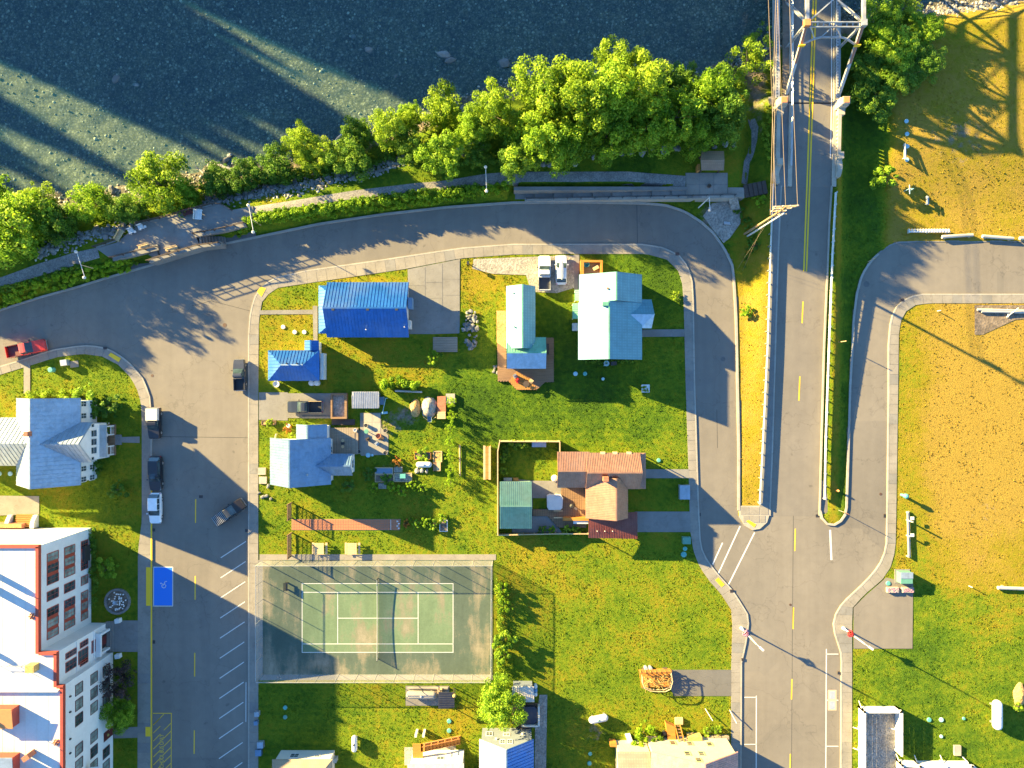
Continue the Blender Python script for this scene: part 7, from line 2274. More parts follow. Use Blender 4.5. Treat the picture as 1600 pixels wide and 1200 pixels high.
MB().cbox(W(956,1156,.9),1.0,.5,1.6).thing('rack', MT['cedar'], 'orange timber rack at the western corner of the cream house', 'rack')
for i,px in enumerate((1108,1120,1132)): MB().cbox(W(px,1151,.4),1.05,.7,.7).thing('planter_box', MT['deckgrey'], 'square green-edged planter box in the row behind the cream house', 'planter', 'planter boxes behind the cream house')
MB().prism([tuple(W(*p).xy) for p in ((976,1146),(984,1145),(990,1160),(982,1163))], .05, 1.1).thing('white_chair', MT['white_paint'], 'white plastic chair stack beside the cream house', 'chair')
# hay wagon with rails
hw = empty('hay_wagon', W(1020,1058,.05), 'orange timber display wagon heaped with dry branches on the lawn', 'wagon')
MB().prism([tuple(W(*p).xy) for p in ((997,1044),(1045,1042),(1047,1070),(1001,1071))], .5, .75).build('wagon_bed', MT['cedar'], hw)
for k in range(7):
    a = W(999+k*7.4,1044-.2*k,.7); b = W(998+k*7.6,1043-.2*k,2.0); MB().bar(a,b,.12).build('stake', MT['cedar'], hw)
for z in (1.0,1.4,1.8): MB().bar(W(997,1044,z),W(1046,1042,z),.16,.08).build('side_rail', MT['deckwarm'], hw)
for z in (1.1,1.8):
    m = MB(); pts = [W(1000+2*math.sin(t)*0+0,0) for t in (0,)]
    pts = [(1001,1050),(1001,1060),(1004,1068),(1012,1072),(1024,1073),(1036,1073),(1044,1069),(1047,1058),(1045,1044)]
    for p, q in zip(pts[:-1],pts[1:]): m.cyl(W(p[0],p[1],z),W(q[0],q[1],z),.07,.07,6)
    m.build('bent_rail', MT['pale_wood'], hw)
m = MB(); r_ = random.Random(5)
for i in range(70):
    a = W(r_.uniform(1004,1042),r_.uniform(1050,1068),r_.uniform(.8,1.6)); v = Vector((r_.uniform(-1,1),r_.uniform(-1,1),r_.uniform(-.2,.8))).normalized()*r_.uniform(.5,1.4)
    m.cyl(a,a+v,.035,.015,4)
m.build('dry_branches', MT['hay'], hw, kind='stuff')
for px in (1006,1038):
    for py in (1043,1072): MB().cyl(W(px,py-1,.4),W(px,py+1,.4),.4,.4,12).build('wheel', MT['darkwood'], hw)
for px in (1008,1015): MB().lathe(W(px,1041.5,.1),[(.3,0),(.32,.8),(.25,.85)],12).thing('milk_churn', MT['silver'], 'round silver churn standing beside the display wagon', 'churn', 'silver churns by the display wagon')
sheet('driveway', [(1047,1046),(1142,1046),(1142,1087),(1053,1087),(1047,1075)], .135, MT['asphalt_dark'])
EXCL.append([(1047,1044),(1143,1044),(1143,1089),(1047,1089)])
for a,b in (((1101,1106),(1111,1122)),((1139,1108),(1148,1126))): MB().bar(W(*a,.25),W(*b,.9),.1).thing('sign_stake', MT['white_paint'], 'slim white leaning stake on the lawn by the sidewalk', 'stake', 'white stakes by the sidewalk')
# ------------------------------------------------------------------ white lattice enclosure on the east lawn
def enclosure(label, pts, h, closed=False, posts_step=30, inner='gravel'):
    a = W(*pts[0]); r = empty('white_enclosure', Vector((a.x,a.y,.1)), label, 'enclosure')
    for p, q in zip(pts[:-1],pts[1:]):
        A = W(*p); B = W(*q); d = (B-A).normalized(); n = max(1,int((B-A).length*S/posts_step))
        for i in range(n+1):
            c = A.lerp(B,i/n); MB().box(c.x-.12,c.y-.12,.0,c.x+.12,c.y+.12,h+.25).build('post', MT['white_paint'], r)
        for i in range(n):
            c0 = A.lerp(B,i/n); c1 = A.lerp(B,(i+1)/n)
            MB().bar((c0.x,c0.y,h),(c1.x,c1.y,h),.5,.12).build('cap_beam', MT['white_paint'], r)
            m = MB(); k = 7
            for j in range(k): m.bar((c0.x,c0.y,.22+j*(h-.2)/k),(c1.x,c1.y,.22+j*(h-.2)/k),.05,(h-.2)/k-(.0 if j % 3 else .05))
            m.build('slats', MT['white_paint'], r, kind='stuff')
            c = c0; MB().bar((c.x-.9*abs(d.y),c.y+.9*abs(d.x),.15),(c.x,c.y,h*.6),.1).build('brace', MT['white_paint'], r)
    return r
enclosure('tall white timber enclosure around a gravel court by the main street', [(1341,1330),(1341,1103),(1398,1103),(1398,1170)], 1.9)
enclosure('second white timber fence corner further along the east lawn', [(1398,1250),(1400,1186),(1428,1188),(1508,1188),(1540,1215)], 1.7)
sheet('gravel_court', [(1343,1105),(1397,1105),(1399,1190),(1500,1192),(1530,1215),(1530,1330),(1343,1330)], .135, MT['gravel'])
for px,py,lb in ((1451,1124,'teal round lid nearest the white enclosure'),(1470,1124,'pale teal round lid in the middle of the row of lids'),(1505,1122,'small teal round lid nearest the big propane tank')): lid(px,py,.36 if px < 1500 else .25,'teal_lid' if px != 1470 else 'blue_lid',lb)
lid(1470,1150,.26,'blue_lid','small pale lid below the row of lids')
MB().cbox(W(1494,1171,.25),1.05,1.55,.4).thing('concrete_vault', MT['concrete_pale'], 'pale concrete vault on the lawn by the white fence', 'vault')
mound('flower_mound','tan mulch mound at the edge of the east lawn', 1592,1085,1.0,2.0,.7,'sand','mound',4)
for px,py,lb in ((702,1126,'green septic lid closer to the dark shelter'),(702,1141,'green septic lid closer to the white house')): lid(px,py,.36,'teal_lid',lb)
for px,py,lb,mt in ((446,1105,'teal septic lid on the shaded lawn south of the court','teal_lid'),(446,1120,'dark septic lid on the shaded lawn south of the court','cabinet')): lid(px,py,.34,mt,lb)
for px,py,w_,lb in ((403.5,1113,.6,'small pale utility box by the sidewalk south of the court'),(402,1127,.5,'small blue utility box by the sidewalk south of the court'),(409,1161,.8,'larger pale utility box by the beige house'),(406,1173,.8,'teal utility box by the beige house')):
    MB().cbox(W(px,py,.4),w_*1.2,w_*1.2,.7,.05).thing('utility_box', MT['roof_pale' if 'pale' in lb else 'roof_slate'], lb, 'utility box')
lid(922,1177,.3,'teal_lid','teal lid on the shaded lawn west of the cream house'); lid(921,1192,.34,'teal_lid','second teal lid further into the shade')
# ------------------------------------------------------------------ east side street furniture
dvw = sheet('driveway', [(1333,949),(1352,930),(1384,902),(1426,912),(1425,1013),(1333,1013)], .135, MT['asphalt'])
EXCL.append([(1330,900),(1427,900),(1427,1015),(1330,1015)])
tr_ = empty('transformer_box', W(1409,900,.1), 'green transformer cabinet with a pale top beside the asphalt driveway', 'transformer')
MB().prism([tuple(W(*p).xy) for p in ((1400,891),(1418,891),(1418,908),(1400,908))], .05, 1.45).build('cabinet', MT['cabinet'], tr_)
MB().prism([tuple(W(*p).xy) for p in ((1399.5,890.5),(1418.5,890.5),(1418.5,900),(1399.5,900))], 1.45, 1.5).build('cabinet_lid', MT['roof_pale'], tr_)
MB().prism([tuple(W(*p).xy) for p in ((1397,889),(1421,889),(1421,911),(1397,911))], -.05, .16).build('pad', MT['concrete_grey'], tr_)
for px,lb in ((1392.5,'flowering concrete trough planter beside the transformer, kerb side'),(1416,'flowering concrete trough planter before the transformer cabinet')):
    r = empty('trough_planter', W(px,920.5,.1), lb, 'planter'); c = W(px,920.5)
    MB().cbox((c.x,c.y,.35),1.8,.8,.5).build('trough', MT['concrete_pale'], r)
    m = MB(); 
    for k in range(46): m.lathe((c.x+random.uniform(-.85,.85),c.y+random.uniform(-.35,.35),.55),[(.05,0),(.06,.08),(.02,.12)],6)
    m.build('flowers', MT['flower_pink'], r)
sp_ = empty('standpipe', W(1408,773,.1), 'teal round standpipe with a domed cap on the dry grass', 'standpipe')
MB().lathe(W(1408,773,.05),[(.22,0),(.22,1.1),(.38,1.15),(.38,1.5),(.15,1.65)],14).build('pipe', MT['teal_lid'], sp_)
for px,py,lb in ((1404,920-13,'small teal lid by the driveway corner'),): lid(px-17,py+4,.38,'teal_lid',lb)
fr_ = empty('timber_rail', W(1417,833,.1), 'weathered white timber rail with two posts on the dry field', 'rail')
for py, hh_ in ((812,1.9),(836,1.1),(868,.6),(800,.6)):
    p = W(1416,py); MB().box(p.x-.09,p.y-.09,0,p.x+.09,p.y+.09,hh_).build('post', MT['drift'], fr_)
for dx, z in ((0,.5),(3,.3)):
    MB().bar(W(1415+dx,798,z),W(1417+dx,870,z),.2,.16).build('rail', MT['drift'], fr_)
for py in (808,834): MB().cbox(W(1420,py,1.0),.5,.5,.12).build('sign_panel', MT['white_paint'], fr_)
# low timber barriers north of the cross street
pk = empty('picket_rail', W(1447,364,.1), 'white picket rail lying low at the edge of the straw field', 'rail')
a, b = W(1416,363.5), W(1481,363.5); MB().bar((a.x,a.y,.65),(b.x,b.y,.6),.2,.12).build('rail', MT['white_paint'], pk)
for k in range(15):
    p = W(1417+k*4.4,361.5); MB().box(p.x-.06,p.y-.25,.3,p.x+.06,p.y+.25,.75).build('picket', MT['white_paint'], pk)
for x in (1418,1447,1478): p = W(x,364); MB().box(p.x-.08,p.y-.08,0,p.x+.08,p.y+.08,.6).build('post', MT['white_paint'], pk)
def log_barrier(label, a, b, r=.28):
    A = W(*a,.45); B = W(*b,.45); ro = empty('log_barrier', Vector(((A.x+B.x)/2,(A.y+B.y)/2,.1)), label, 'barrier')
    MB().cyl(A,B,r,r*.9,9).build('log', MT['drift'], ro)
    for t in (.1,.9):
        p = A.lerp(B,t); MB().box(p.x-.15,p.y-.35,.05,p.x+.15,p.y+.35,.35).build('support', MT['pale_wood'], ro)
log_barrier('grey log barrier closest to the white picket rail', (1469,371),(1517,368)); log_barrier('grey log barrier in the middle of the row along the street', (1532,370),(1580,373.5)); log_barrier('grey log barrier furthest along the street edge', (1590,373),(1640,374))
lg = empty('log_pile', W(1570,485,.1), 'long weathered logs with a pale brace on bare soil in the dry field', 'log pile')
for i,(a,b) in enumerate((((1525,484),(1620,486.5)),((1531,487),(1618,489)))): MB().cyl(W(*a,.35),W(*b,.35),.2,.18,8).build('log', MT['drift'], lg)
MB().bar(W(1571,496,.2),W(1585,482,.9),.1).build('brace', MT['white_paint'], lg); MB().bar(W(1572,483,.4),W(1573,496,.3),.1).build('brace', MT['white_paint'], lg)
sheet('bare_soil', [(1522,477),(1640,477),(1640,493),(1585,500),(1535,523),(1522,523)], .13, MT['dirt'])
log_barrier('pale weathered log at the far side of the asphalt driveway lawn', (1556,917),(1640,920))
for i,(px,py) in enumerate(((1464,486),(1513,915),(1450,780+80))): 
    if i < 2: MB().bar(W(px,py,.1),W(px,py,1.0),.1).thing('stake', MT['white_paint'], ('short white survey stake on the dry field by the curved sidewalk','short white survey stake on the lawn by the pale log')[i], 'stake')
for px,py,lb in ((1415,190,'nearest the clump of trees'),(1416,210,'beside the bench in the straw field'),(1417,229,'next to the pale bench seat'),(1418,249,'at the straw side of the pale bench')): px, py = LW((px,py),1.4); lid(px,py,.33,'blue_lid','round pale blue septic lid '+lb,None,gz(px,py)+.04)
bench('bench','pale wooden bench on the straw field beside a row of lids', *LW((1411.5,238),1.3), 1.57, 2.3, 'white_paint', gz(1403,244)+.02, .4)
bench('bench','silver metal bench on the shaded edge of the straw field', 1445,315, 1.57, 1.3, 'silver', gz(1445,315)+.02, .5)
hz_ = gz(1412,300); hm = empty('play_frame', W(1413,298,hz_), 'pale blue metal play frame near the round shrub', 'frame')
for x in (1410.5,1417): 
    p = W(x,300); MB().cyl((p.x,p.y,hz_-.1),(p.x,p.y,hz_+1.5),.06,.06,6).build('post', MT['blue_lid'], hm)
MB().cyl(W(1410.5,294,hz_+1.5),W(1411,308,hz_+1.5),.06,.06,6).build('bar', MT['blue_lid'], hm); MB().cyl(W(1410.5,300,hz_+1.5),W(1417,300,hz_+1.5),.06,.06,6).build('bar', MT['blue_lid'], hm)
for px,py,lb in ((1309.5,770,'small orange hydrant on the grass median'),): 
    r = empty('fire_hydrant', W(1307,766,.1), lb, 'hydrant'); MB().lathe(W(1307,766,.1),[(.2,0),(.16,.1),(.14,.55),(.19,.6),(.12,.8),(.04,.86)],10).build('body', MT['orange'], r); c = W(1307,766); MB().cyl((c.x-.26,c.y,.62),(c.x+.26,c.y,.62),.07,.07,8).build('nozzle', MT['orange'], r)
gz0 = gz(1312,798)
r = empty('street_sign', W(1310,797,gz0), 'orange-backed street sign on a slim post at the median nose', 'sign'); c = W(1310,797)
MB().cyl((c.x,c.y,gz0),(c.x,c.y,gz0+2.6),.05,.05,8).build('post', MT['galv'], r); MB().cbox((c.x+.1,c.y-.05,gz0+2.3),.75,.06,.75,-.5).build('sign_plate', MT['orange'], r)
gz1 = gz(1306,535); r = empty('marker_stake', W(1306,535,gz1), 'slim tan marker stake on the shaded median slope', 'stake'); MB().bar(W(1306,535,gz1),W(1309,534.5,gz1+2.0),.09).build('stake', MT['pale_wood'], r)
r = empty('marker_stake', W(1358,408,.1), 'tan marker board at the top of the shaded side street', 'stake'); MB().bar(W(1356,409,.1),W(1362,405,1.3),.1).build('stake', MT['pale_wood'], r)
# bollard-like hydrants and lids on corners
for px,py,lb,mt in ((105,567,'pale green utility cabinet on the corner lawn by the red pickup','cabinet'),(84,578,'round green lid box on the corner lawn by the red pickup','cabinet')):
    if px == 105: MB().cbox(W(px,py,.55),1.0,.9,.9,.15).thing('utility_cabinet', MT['silver'], lb, 'cabinet'); MB().cbox(W(117,569,.14),1.3,1.0,.12,.1).thing('concrete_pad', MT['concrete'], 'small concrete pad beside the corner utility cabinet', 'pad')
    else: lid(px,py,.4,'teal_lid',lb,None,.12,.8)
r = empty('post_box', W(732,413,.1), 'thin dark mailbox post by the concrete driveway', 'mailbox'); c = W(732,413); MB().box(c.x-.06,c.y-.06,.05,c.x+.06,c.y+.06,1.2).build('post', MT['darkwood'], r); MB().cbox((c.x,c.y,1.25),.35,.5,.3).build('box', MT['dark_metal'], r)
# round fountain bed at the hotel
fo = empty('fountain_bed', W(185,939,.1), 'round stone-edged flower bed with a small urn beside the hotel lawn', 'flower bed')
m = MB()
for k in range(22):
    q = 2*math.pi*k/22; m.cbox(W(185+18.5*math.cos(q),939+18.5*math.sin(q),.25),.5,.32,.35,-q+math.pi/2)
m.build('edging_stones', MT['concrete_grey'], fo, kind='stuff')
MB().lathe(W(185,939,.08),[(1.7,0),(1.7,.15),(.1,.2)],20).build('soil', MT['dirt'], fo)
MB().lathe(W(185,939,.2),[(.2,0),(.12,.2),(.1,.6),(.36,.85),(.3,.85),(.1,.7)],12).build('urn', MT['roof_pale'], fo)
m = MB()
for k in range(40):
    a = random.uniform(0,6.28); q = random.uniform(.4,1.5); c = W(185,939,.2); m.lathe((c.x+q*math.cos(a),c.y+q*math.sin(a),.2),[(.08,0),(.12,.18),(.03,.26)],6)
m.build('flowers', MT['flower_white'], fo)
EXCL.append([(165,919),(205,919),(205,959),(165,959)])
# ------------------------------------------------------------------ vehicles (front towards +X, built at the origin)
def loft(mb, stations, n=4):
    """stations: (x, half width low, half width mid, half width top, z low, z mid, z top)"""
    vs = []; fs = []
    for x,wl,wm,wt,zl,zm,zt in stations:
        vs += [(x,-wl,zl),(x,-wm,zm),(x,-wt,zt),(x,wt,zt),(x,wm,zm),(x,wl,zl)]
    k = 6
    for i in range(len(stations)-1):
        for j in range(k):
            a = i*k+j; b = i*k+(j+1)%k
            fs.append((a,b,b+k,a+k))
    fs.append(tuple(range(k))); fs.append(tuple((len(stations)-1)*k+j for j in range(k-1,-1,-1)))
    return mb.add(vs,[f[::-1] for f in fs])
def carpaint(name, col, rough=.28):
    m, t, b = nt(name)
    n = noise_at(t, 1.2, 4, .6); t.links.new(ramp(t, n, [(.3, tuple(c*.9 for c in col)),(.7, tuple(min(1,c*1.06) for c in col))]), b.inputs['Base Color'])
    b.inputs['Roughness'].default_value = rough; b.inputs['Metallic'].default_value = .15; b.inputs['Coat Weight'].default_value = .5
    return m
def vehicle(name, label, px, py, ang, L, Wd, col, style, group=None, z=.008, rack=None, roofcol=None, extra=None):
    """ang: heading of the nose in degrees, counter-clockwise from +X"""
    r = empty(name, (0,0,0), label, 'pickup' if style == 'pickup' else 'car', group)
    pm = carpaint('paint_'+name+'_%d' % px, col)
    h = L/2; w = Wd/2; hz = 1.02 if style == 'pickup' else .92; top = 1.85 if style == 'pickup' else 1.66
    if style == 'car': top, hz = 1.5, .86
    if style == 'pickup':
        cab0, cab1 = h-L*.30, h-L*.60      # windscreen foot, rear of cab
        m = MB(); loft(m, [(h,w*.78,w*.82,w*.66,.38,.62,.80),(h-.12,w*.92,w*.95,w*.80,.34,.66,hz-.10),(h-.7,w*.98,w,w*.88,.32,.70,hz),(cab0+.1,w*.99,w,w*.92,.32,.72,hz+.07),(cab1-.02,w*.99,w,w*.94,.32,.72,hz+.05)])
        body = m.build('body', pm, r, smooth=False)
        c1 = cab1-.06; b1 = -h+.08; wt = .09
        m = MB()
        m.box(b1,-w*.97,.34,c1,-w*.97+wt,hz+.05); m.box(b1,w*.97-wt,.34,c1,w*.97,hz+.05); m.box(c1-wt,-w*.97+wt,.34,c1,w*.97-wt,hz+.05)
        m.box(b1+.0,-w*.97+wt,.34,c1-wt,w*.97-wt,.62); bed_ = m.build('bed', pm, r)
        MB().box(b1+.05,-w*.97+wt+.01,.621,c1-wt-.01,w*.97-wt-.01,.64).build('bed_liner', MT['black'] if sum(col) < .6 else MT['dark_metal'], bed_) if extra != 'redbed' else MB().box(b1+.05,-w*.97+wt+.01,.621,c1-wt-.01,w*.97-wt-.01,.64).build('bed_liner', MT['dark_red'], bed_)
        MB().box(-h,-w*.95,.42,-h+.08,w*.95,hz+.04).build('tailgate', pm, r)
        for s in (-1,1): MB().box(b1,s*w*.97-(.07 if s > 0 else -.0),hz+.05,c1,s*w*.97+(.0 if s > 0 else .07),hz+.075).build('bed_rail', MT['dark_metal'] if extra != 'lightrail' else MT['pale_wood'], bed_)
        cabroof0, cabroof1 = cab0-.80, cab1+.16
        m = MB(); loft(m, [(cab0,w*.86,w*.85,w*.84,hz+.02,hz+.03,hz+.06),(cabroof0+.02,w*.86,w*.80,w*.70,hz,hz+.5,top-.05),(cabroof0-.15,w*.86,w*.80,w*.72,hz,hz+.5,top),(cabroof1+.1,w*.86,w*.80,w*.72,hz,hz+.5,top-.01),(cabroof1-.06,w*.86,w*.84,w*.78,hz,hz+.3,hz+.34)])
        cabin = m.build('cabin', MT['glass'], r)
        m = MB(); loft(m, [(cabroof0+.06,w*.74,w*.74,w*.66,top-.07,top-.04,top-.0),(cabroof0-.2,w*.76,w*.76,w*.70,top-.06,top-.01,top+.04),(cabroof1+.15,w*.76,w*.76,w*.70,top-.06,top-.01,top+.04),(cabroof1+.02,w*.74,w*.74,w*.68,top-.08,top-.04,top)])
        m.build('roof', carpaint('roofpaint_%d' % px, roofcol) if roofcol else pm, r)
        ws = (cab0, cabroof0)
    else:
        sedan = style == 'car'
        cab0 = h-L*.27; rear = -h+.10 if not sedan else -h+.25
        m = MB(); loft(m, [(h,w*.74,w*.80,w*.60,.36,.58,.74),(h-.15,w*.90,w*.94,w*.78,.30,.62,hz-.14),(h-.8,w*.97,w,w*.86,.28,.66,hz-.02),(cab0,w*.98,w,w*.90,.28,.68,hz+.05),(-h+.7,w*.98,w,w*.92,.28,.68,hz+.06),(-h+.15,w*.92,w*.95,w*.84,.30,.66,hz),(-h,w*.80,w*.86,w*.74,.36,.6,hz-.12)])
        m.build('body', pm, r)
        r0 = cab0-.92; r1 = rear+.5
        m = MB(); loft(m, [(cab0+.02,w*.84,w*.84,w*.82,hz+.03,hz+.04,hz+.06),(r0,w*.86,w*.80,w*.68,hz,hz+.4,top-.03),(r0-.3,w*.86,w*.80,w*.70,hz,hz+.4,top),(r1+.2,w*.86,w*.80,w*.70,hz,hz+.4,top-.02),(rear,w*.84,w*.82,w*.76,hz,hz+.15,hz+.2)])
        m.build('cabin', MT['glass'], r)
        m = MB(); loft(m, [(r0+.08,w*.74,w*.74,w*.66,top-.09,top-.05,top-.01),(r0-.3,w*.76,w*.76,w*.70,top-.06,top-.0,top+.035),(r1+.3,w*.76,w*.76,w*.70,top-.06,top-.0,top+.03),(r1+.02,w*.74,w*.74,w*.66,top-.09,top-.05,top-.01)])
        m.build('roof', carpaint('roofpaint_%d' % px, roofcol) if roofcol else pm, r)
        for xx in (r0-.02,(r0+r1)/2,r1+.05):
            for s in (-1,1): MB().bar((xx+.05,s*w*.85,hz+.02),(xx,s*w*.735,top-.04),.09,.05).build('pillar', pm, r)
    for s in (-1,1):
        MB().box(h-.16,s*w*.86-.2*(s > 0),.60,h-.03,s*w*.86+.2*(s < 0),.74).build('headlight', MT['glass_pale'], r)
        MB().box(-h-.01,s*w*.88-.16*(s > 0),.62,-h+.05,s*w*.88+.16*(s < 0),.86).build('taillight', MT['flower_red'], r)
        MB().box(cab0-.35,s*w*1.0-(.0 if s > 0 else .22),hz+.05,cab0-.22,s*w*1.0+(.22 if s > 0 else .0),hz+.22).build('mirror', MT['black'] if style == 'pickup' else pm, r)
        for xx in (h-L*.19,-h+L*.2):
            wo_ = MB().cyl((xx,s*w*.99,.36),(xx,s*(w*.99-.24),.36),.37,.37,14).build('wheel', MT['black'], r)
            MB().cyl((xx,s*(w*.99+.004),.36),(xx,s*(w*.99-.05),.36),.22,.22,10).build('rim', MT['galv'], wo_)
    MB().box(h-.03,-w*.8,.36,h+.06,w*.8,.52).build('bumper', MT['galv'] if style == 'pickup' else pm, r)
    MB().box(-h-.07,-w*.85,.38,-h+.01,w*.85,.54).build('bumper', MT['galv'] if style == 'pickup' else pm, r)
    if rack == 'ladder':
        for k in range(9): MB().box(-h+.2+k*.25,-w*.9,hz+.35,-h+.28+k*.25,w*.9,hz+.41).build('rack_bar', MT['galv'], r)
        for s in (-1,1): MB().box(-h+.1,s*w*.9-.04,hz+.28,-h+2.4,s*w*.9+.04,hz+.35).build('rack_rail', MT['dark_metal'], r)
    if rack == 'canoe':
        m = MB()
        loft(m, [(1.5,.03,.04,.03,top+.1,top+.16,top+.2),(.9,.2,.26,.14,top+.05,top+.18,top+.3),(0,.26,.34,.18,top+.05,top+.2,top+.34),(-1.0,.22,.28,.14,top+.05,top+.18,top+.3),(-1.7,.03,.05,.03,top+.1,top+.16,top+.2)])
        m.build('roof_box', MT['silver'], r)
    if rack == 'canopy':
        MB().box(-h+.1,-w*.93,hz+.06,cab1-.0 if style == 'pickup' else -.3,w*.93,top-.05).build('bed_canopy', MT['canvas'], r)
    if rack == 'sunroof': MB().box(-.1,-w*.42,top+.02,.7,w*.42,top+.045).build('sunroof', MT['glass'], r)
    p = W(px,py); r.location = (p.x,p.y,z); r.rotation_euler = (0,0,math.radians(ang))
    return r
vehicle('pickup_truck','bright red old pickup with a dark red bed at the corner kerb', 46,545, 12, 6.2,1.95,(.55,.035,.02),'pickup',extra='redbed',roofcol=(.60,.10,.08))
vehicle('pickup_truck','dark grey pickup parked at the kerb near the blue outbuilding', 377,586, 92, 4.9,1.85,(.05,.055,.07),'pickup')
vehicle('pickup_truck','black pickup with a tan canopy parked by the white house', 245,661, -90, 4.9,1.9,(.02,.02,.024),'pickup',rack='canopy')
vehicle('parked_car','black sport utility car parked in front of the white hatchback', 246.5,739, -90, 5.3,2.0,(.014,.015,.02),'suv',rack='sunroof')
vehicle('parked_car','white hatchback parked at the yellow kerb', 246,793, -90, 4.7,1.9,(.76,.77,.78),'suv')
vehicle('pickup_truck','brown pickup with a slatted bed rack parked slantwise at the kerb', 361,799, 35, 5.4,1.85,(.022,.018,.015),'pickup',rack='ladder',roofcol=(.035,.04,.05))
vehicle('pickup_truck','dark navy pickup parked in the cottage driveway', 479,635.5, 180, 5.5,1.9,(.03,.037,.05),'pickup',z=.14,extra='lightrail')
vehicle('pickup_truck','white pickup parked on the gravel beside the teal house', 850.5,428, 90, 5.4,1.95,(.72,.74,.76),'pickup',z=.14)
vehicle('parked_car','white car with a silver roof box parked on the gravel', 876.5,423, 90, 4.5,1.8,(.66,.68,.70),'car',z=.14,rack='canoe')
sheet('gravel_drive', [(740,405),(897,399),(897,450),(870,458),(830,456),(822,430),(770,428),(738,420)], .135, MT['gravel'])

# ------------------------------------------------------------------ street lamps
def street_lamp(label, px, py, flower, arm_deg, h=6.9):
    c = W(px,py,.13); r = empty('street_lamp', c, label, 'street lamp')
    MB().lathe(c,[(.28,0),(.26,.35),(.16,.5),(.11,.9),(.085,h)],10).build('pole', MT['white_paint'], r)
    a = Vector((math.cos(math.radians(arm_deg)),math.sin(math.radians(arm_deg)),0))
    MB().cyl(c+Vector((0,0,h-.15)),c+a*.8+Vector((0,0,h+.25)),.05,.045,8).build('arm', MT['white_paint'], r)
    e = c+a*.95+Vector((0,0,h+.22)); MB().cbox(e,.75,.32,.14,math.radians(arm_deg)).build('lamp_head', MT['white_paint'], r)
    MB().cyl(c+Vector((0,0,3.6)),c-a*.75+Vector((0,0,3.7)),.03,.03,6).build('basket_arm', MT['dark_metal'], r)
    q = c-a*.65+Vector((0,0,3.0)); ba = MB().lathe(q,[(.12,0),(.34,.25),(.38,.4),(.2,.5)],12).build('flower_basket', MT['leaf_d'], r)
    m = MB()
    for k in range(60):
        v = Vector((random.gauss(0,1),random.gauss(0,1),abs(random.gauss(0,.7)))).normalized()*random.uniform(.35,.52); p = q+Vector((0,0,.38))+v; m.lathe(p,[(.06,-.05),(.10,.0),(.03,.06)],6)
    m.build('flowers', MT[flower], ba)
    MB().add([c+a*.1+Vector((0,0,4.9)),c+a*.75+Vector((0,0,4.9)),c+a*.75+Vector((0,0,6.3)),c+a*.1+Vector((0,0,6.3)),c+a*.1+Vector((.02,.02,4.9)),c+a*.75+Vector((.02,.02,4.9)),c+a*.75+Vector((.02,.02,6.3)),c+a*.1+Vector((.02,.02,6.3))],[(0,1,2,3),(7,6,5,4),(0,4,5,1),(1,5,6,2),(2,6,7,3),(3,7,4,0)]).build('banner', MT['white_paint'], r)
    for z in (4.85,6.33): MB().cyl(c+Vector((0,0,z)),c+a*.8+Vector((0,0,z)),.02,.02,6).build('banner_rod', MT['dark_metal'], r)
street_lamp('white street lamp with a red flower basket by the asphalt driveway', 1317,981, 'flower_red', -34)
street_lamp('white street lamp with a pink flower basket on the bulged sidewalk', 1158,981, 'flower_pink', -42)
def globe_lamp(label, px, py, ang, h=4.1, half=2.05):
    px, py = LW((px,py)); g = max(.05,gz(px,py)); c = W(px,py,g); r = empty('globe_lamp', c, label, 'lamp post')
    MB().cyl(c,c+Vector((0,0,h)),.075,.06,8).build('pole', MT['pale_wood'], r)
    a = Vector((math.cos(math.radians(ang)),math.sin(math.radians(ang)),0))
    MB().cyl(c-a*half+Vector((0,0,h)),c+a*half+Vector((0,0,h)),.045,.045,6).build('crossarm', MT['white_paint'], r)
    for s in (-1,1): MB().lathe(c+a*s*half+Vector((0,0,h-.1)),[(.08,0),(.2,.1),(.25,.28),(.2,.45),(.06,.54)],12).build('globe', MT['canvas'], r)
globe_lamp('two-armed globe lamp on the slope beside the gravel path', 145,419, -72)
globe_lamp('two-armed globe lamp at the hedge east of the terrace', 405,350, -80)
globe_lamp('two-armed globe lamp where the hedge meets the access ramp', 761,292, -88, half=1.8)
c = W(1091,325,.15); r = empty('ramp_lamp', c, 'pale street light with a drooping arm at the end of the access ramp', 'street lamp')
MB().cyl(c,c+Vector((0,0,6.3)),.1,.07,8).build('pole', MT['white_paint'], r); MB().cyl(c+Vector((0,0,6.2)),c+Vector((0,-1.6,6.4)),.05,.04,6).build('arm', MT['white_paint'], r); MB().cbox(c+Vector((0,-1.8,6.35)),.3,.6,.14).build('lamp_head', MT['galv'], r)
# a lone shadow-casting sign post by the sunny corner
for px,py,lb in ((1108,1188,''),):
    pass
